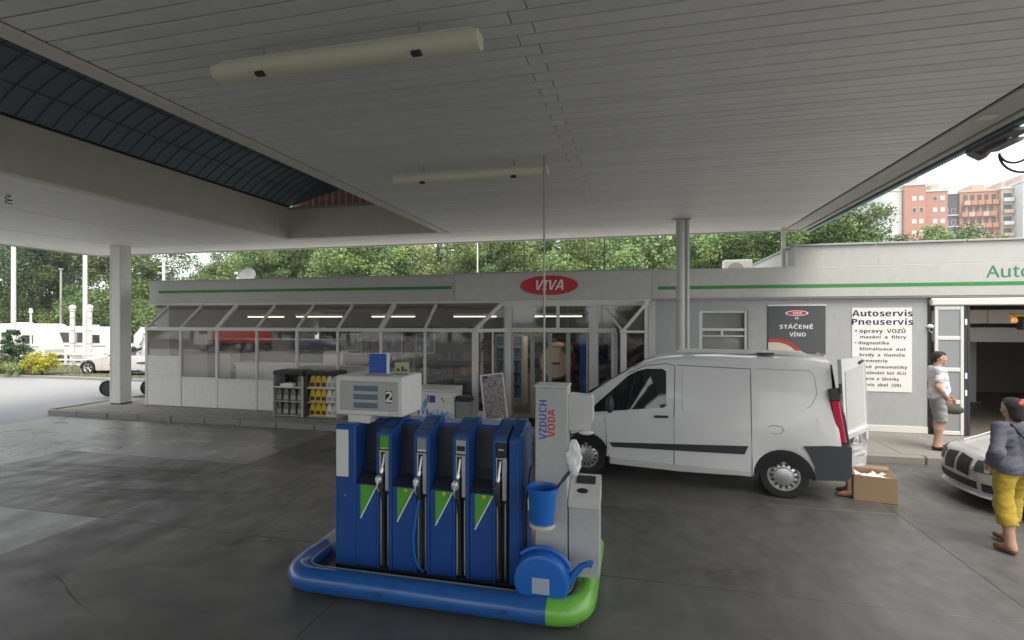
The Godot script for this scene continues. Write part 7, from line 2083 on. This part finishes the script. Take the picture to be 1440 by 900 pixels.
func roof_things() -> void:
	var d := thing("satellite_dish", "grey satellite dish on the shop roof", "satellite dish", V(-12.75, 3.42, -14.8))
	var pr := []
	for i in 9: pr.append(Vector2(0.36 * i / 8.0, 0.12 * pow(i / 8.0, 2)))
	for i in 9: pr.append(Vector2(0.36 * (8 - i) / 8.0, 0.02 + 0.12 * pow((8 - i) / 8.0, 2)))
	obj("dish", mb().lathe(pr, Transform3D(Basis(V(1, 0, 0), 1.15), V(0, 0.46, 0)), 24), M.frosted, d)
	obj("arm", mb().cyl(V(0, 0.35, 0.05), V(0, 0.6, 0.55), 0.015, 0.015, 6), M.grey_metal, d)
	obj("feed", mb().box(V(0, 0.62, 0.56), V(0.07, 0.07, 0.1), 0.01), M.white, d)
	obj("mast", mb().cyl(V(0, 0, -0.05), V(0, 0.6, -0.05), 0.03, 0.03, 8), M.grey_metal, d)
	for q in [[-5.75, -15.2, 1.9, M.dark_plastic, "dark thin mast on the shop roof left of the oval sign"], [-4.75, -15.2, 2.1, M.white, "white thin mast on the shop roof left of the oval sign"], [-0.78, -13.6, 1.5, M.dark_plastic, "thin dark rod between shop roof and canopy right of the oval sign"], [-3.05, -14.2, 1.8, M.dark_plastic, "thin dark rod rising above the oval sign"]]:
		var t := thing("roof_mast", q[4], "mast", V(q[0], 3.42, q[1]))
		obj("rod", mb().cyl(V(0, 0, 0), V(0, q[2], 0), 0.022, 0.016, 8), q[3], t)
		obj("foot", mb().bb(-0.08, 0.08, 0, 0.03, -0.08, 0.08, 0.005), M.grey_metal, t)
	var p := thing("prop_post", "slim pale prop between the workshop roof and the canopy corner", "post", V(3.28, 3.67, -12.75))
	obj("shaft", mb().bb(-0.04, 0.04, 0, 0.92, -0.04, 0.04, 0.005), M.white_metal, p)
	obj("foot", mb().bb(-0.08, 0.08, -0.01, 0.01, -0.08, 0.08, 0.003), M.grey_metal, p)
	var a := thing("air_conditioner", "white air conditioning unit on the flat roof beside the workshop wall", "air conditioner", V(2.55, 3.42, -14.2))
	obj("case", mb().bb(-0.32, 0.35, 0.08, 0.62, -0.2, 0.15, 0.015), M.panel_white, a)
	obj("fan_grille", mb().lathe([Vector2(0.2, 0.0), Vector2(0.2, 0.02), Vector2(0.03, 0.03), Vector2(0, 0.03)], Transform3D(Basis(V(1, 0, 0), PI / 2), V(-0.05, 0.35, 0.15)), 20), M.gutter, a)
	for x in [-0.25, 0.25]: obj("foot", mb().bb(x - 0.03, x + 0.03, 0, 0.08, -0.2, 0.15), M.gutter, a)
	obj("pipe", mb().tube([V(0.35, 0.25, 0), V(0.5, 0.22, 0), V(0.8, 0.3, -0.4)], 0.02, 6), M.black, a)

func tower(label: String, x0: float, x1: float, z: float, H: float, wall: Material, style: int, sd: int) -> void:
	var t := thing("tower_block", label, "tower block", V(x0, 0, z))
	var w := x1 - x0
	rng.seed = sd
	obj("wall", mb().bb(0, w, 0, H, -14, 0, 0.05), wall, t)
	obj("parapet", mb().bb(-0.2, w + 0.2, H, H + 0.5, -14.2, 0.2, 0.05), M.block_pale if style != 1 else M.block_tan, t)
	obj("lift_house", mb().bb(w * 0.45, w * 0.8, H + 0.5, H + 2.4, -8, -2, 0.05), M.block_tan, t)
	obj("aerial", mb().cyl(V(w * 0.6, H + 2.4, -5), V(w * 0.6, H + 5.2, -5), 0.09, 0.05, 6), M.block_dark, t)
	var fl := int(H / 2.9)
	var wm := mb().bb(0, 0.95, 0, 1.15, -0.1, 0.06).mesh(0)
	var dm := mb().bb(0.08, 0.87, 0.08, 1.07, 0.06, 0.09).mesh(0)
	var bal := mb().bb(0, 1.32, 0, 1.15, 0, 0.7, 0.02).mesh(0)
	for f in range(maxi(fl - 7, 1), fl):
		var y := f * 2.9 + 0.8
		if style == 0:          # plain brick end with two columns of small windows
			for x in [w * 0.35, w * 0.68]:
				var o := put("window", wm, M.block_window, t); o.position = V(x, y, 0)
				put("pane", dm, M.block_dark if rng.randf() < 0.4 else M.block_window, o)
		elif style == 1:        # stacked balconies with red fronts
			var x := 0.2 + (0.5 if f % 2 else 0.0)
			while x < w - 1.3:
				put("loggia", wm, M.block_dark, t).transform = Transform3D(Basis.from_scale(V(0.9, 1.3, 1)), V(x + 0.1, y - 0.1, 0))
				put("balcony", bal, [M.block_red, M.block_orange, M.block_tan, M.block_orange][rng.randi() % 4], t).position = V(x, y - 1.25, 0)
				x += 1.5
		elif style == 2:        # glazed stair front
			var x := 0.3
			while x < w - 1.3:
				var o := put("window", wm, M.block_pale, t); o.position = V(x, y, 0)
				put("pane", dm, M.block_dark, o)
				x += 1.6
			put("slab_band", mb().bb(0, w, 0, 0.3, 0, 0.25).mesh(0), M.block_pale, t).position.y = y - 0.7
		elif style == 3:        # dark balconies with white rails
			put("loggia", wm, M.block_dark, t).transform = Transform3D(Basis.from_scale(V((w - 0.8) / 0.95, 1.5, 1)), V(0.4, y - 0.5, 0))
			put("balcony", mb().bb(0.2, w - 0.2, 0, 0.9, 0, 0.8, 0.02).mesh(0), M.block_pale if f % 2 else M.block_tan, t).position.y = y - 0.9
		else:
			if f % 3 == 1: put("panel_joint", mb().bb(0, w, 0, 0.12, 0, 0.04).mesh(0), M.block_tan, t).position.y = y

func towers() -> void:
	var z := -150.0
	tower("pale tower block with dark white railed balconies left of the red blocks", 57.0, 62.0, z - 6, 33.6, M.block_pale, 3, 1)
	tower("blank pale grey gable strip beside the leftmost red tower", 62.1, 66.6, z - 1, 35.6, M.block_pale, 4, 2)
	tower("plain red tower block with one lift house on top", 66.7, 71.4, z, 36.6, M.block_red, 0, 3)
	tower("red tower block with pale window columns left of the glazed stair", 71.6, 76.6, z - 1, 35.0, M.block_red, 0, 4)
	tower("dark glazed stair tower between the red and the orange block", 76.7, 80.1, z - 3.4, 34.6, M.block_dark, 2, 5)
	tower("orange block fronted by patchwork brick balconies", 80.2, 88.4, z - 3, 34.8, M.block_orange, 1, 6)
	tower("dark balcony stack right of the patchwork balconies", 88.5, 91.0, z - 2, 35.0, M.block_tan, 3, 7)
	tower("blank pale gable strip before the rightmost orange block", 91.1, 93.4, z + 1, 35.8, M.block_pale, 4, 8)
	tower("rightmost orange tower block with pale windows", 93.5, 104.4, z, 35.8, M.block_orange, 0, 9)

func mirrored_street() -> void:
	# what stands across the street behind the viewer and shows in the shop's glass
	var s := struct("street")
	obj("street_sheet", mb().bb(-90, 60, -0.3, -0.010, 30.0, 60), M.asphalt, s)
	var t := thing("red_lorry", "bright red box lorry mirrored in the third bay of the shop glazing", "lorry", V(-30.3, 0, 11.6), PI)
	obj("box", mb().bb(-1.7, 1.9, 0.75, 3.3, -1.2, 1.2, 0.04), M.truck_red, t)
	obj("cab", mb().prism(PackedVector2Array([Vector2(2.0, 0.55), Vector2(3.7, 0.55), Vector2(3.7, 1.35), Vector2(3.35, 2.4), Vector2(2.0, 2.45)]), 2.2, Transform3D(Basis(), V(0, 0, -1.1))), M.off_white, t, 20.0)
	obj("cab_window", mb().bb(2.4, 3.2, 1.4, 2.1, 1.10, 1.115, 0.004), M.car_glass, t)
	obj("chassis", mb().bb(-1.6, 3.6, 0.45, 0.74, -0.9, 0.9), M.black, t)
	for x in [-1.4, -0.4, 2.9]:
		for sg in [-1.0, 1.0]: wheel(t, V(x, 0.42, sg * 0.98), 0.42, sg, 0)
	var c := dup(car0, "dark parked car mirrored right of the red lorry", V(-25.0, 0, 12.0), 0.1)
	for o in c.find_children("*", "MeshInstance3D", true, false):
		if o.material_override == M.car_silver: o.material_override = M.car_navy

var van_plain: Node3D
var car0: Node3D

func _ready() -> void:
	view()
	var t0 := Time.get_ticks_msec()
	materials()
	ground()
	canopy()
	column(V(-14.24, 0.13, -11.55))
	round_column(V(0.93, 0.13, -11.25))
	ceiling_light(V(-2.10, 4.425, -3.36), "long cream unlit tube light hanging under the near canopy slats")
	ceiling_light(V(-2.15, 4.425, -6.5), "cream unlit tube light farther off, beside the thin forecourt pole")
	shop()
	workshop()
	wall_posters()
	roof_things()
	print("structure ", Time.get_ticks_msec() - t0)
	towers()
	trees()
	shrubs()
	print("trees ", Time.get_ticks_msec() - t0)
	pump_island()
	pump()
	head_signs()
	service_column()
	forecourt_pole()
	shop_front()
	shop_inside()
	floodlight()
	van_plain = make_van()
	van_plain.position = V(2.02 + 0.176 * 0.93, 0, -7.82 - 0.984 * 0.93)
	van_plain.rotation.y = PI - 0.177
	car0 = make_car("silver car nosing in from the right behind the woman", M.car_silver)
	car0.position = V(7.62, 0, -8.40)
	car0.rotation.y = PI
	left_background()
	mirrored_street()
	van_open_door(van_plain)
	carton_box()
	moped()
	print("things ", Time.get_ticks_msec() - t0)
	people()
	print("people ", Time.get_ticks_msec() - t0)
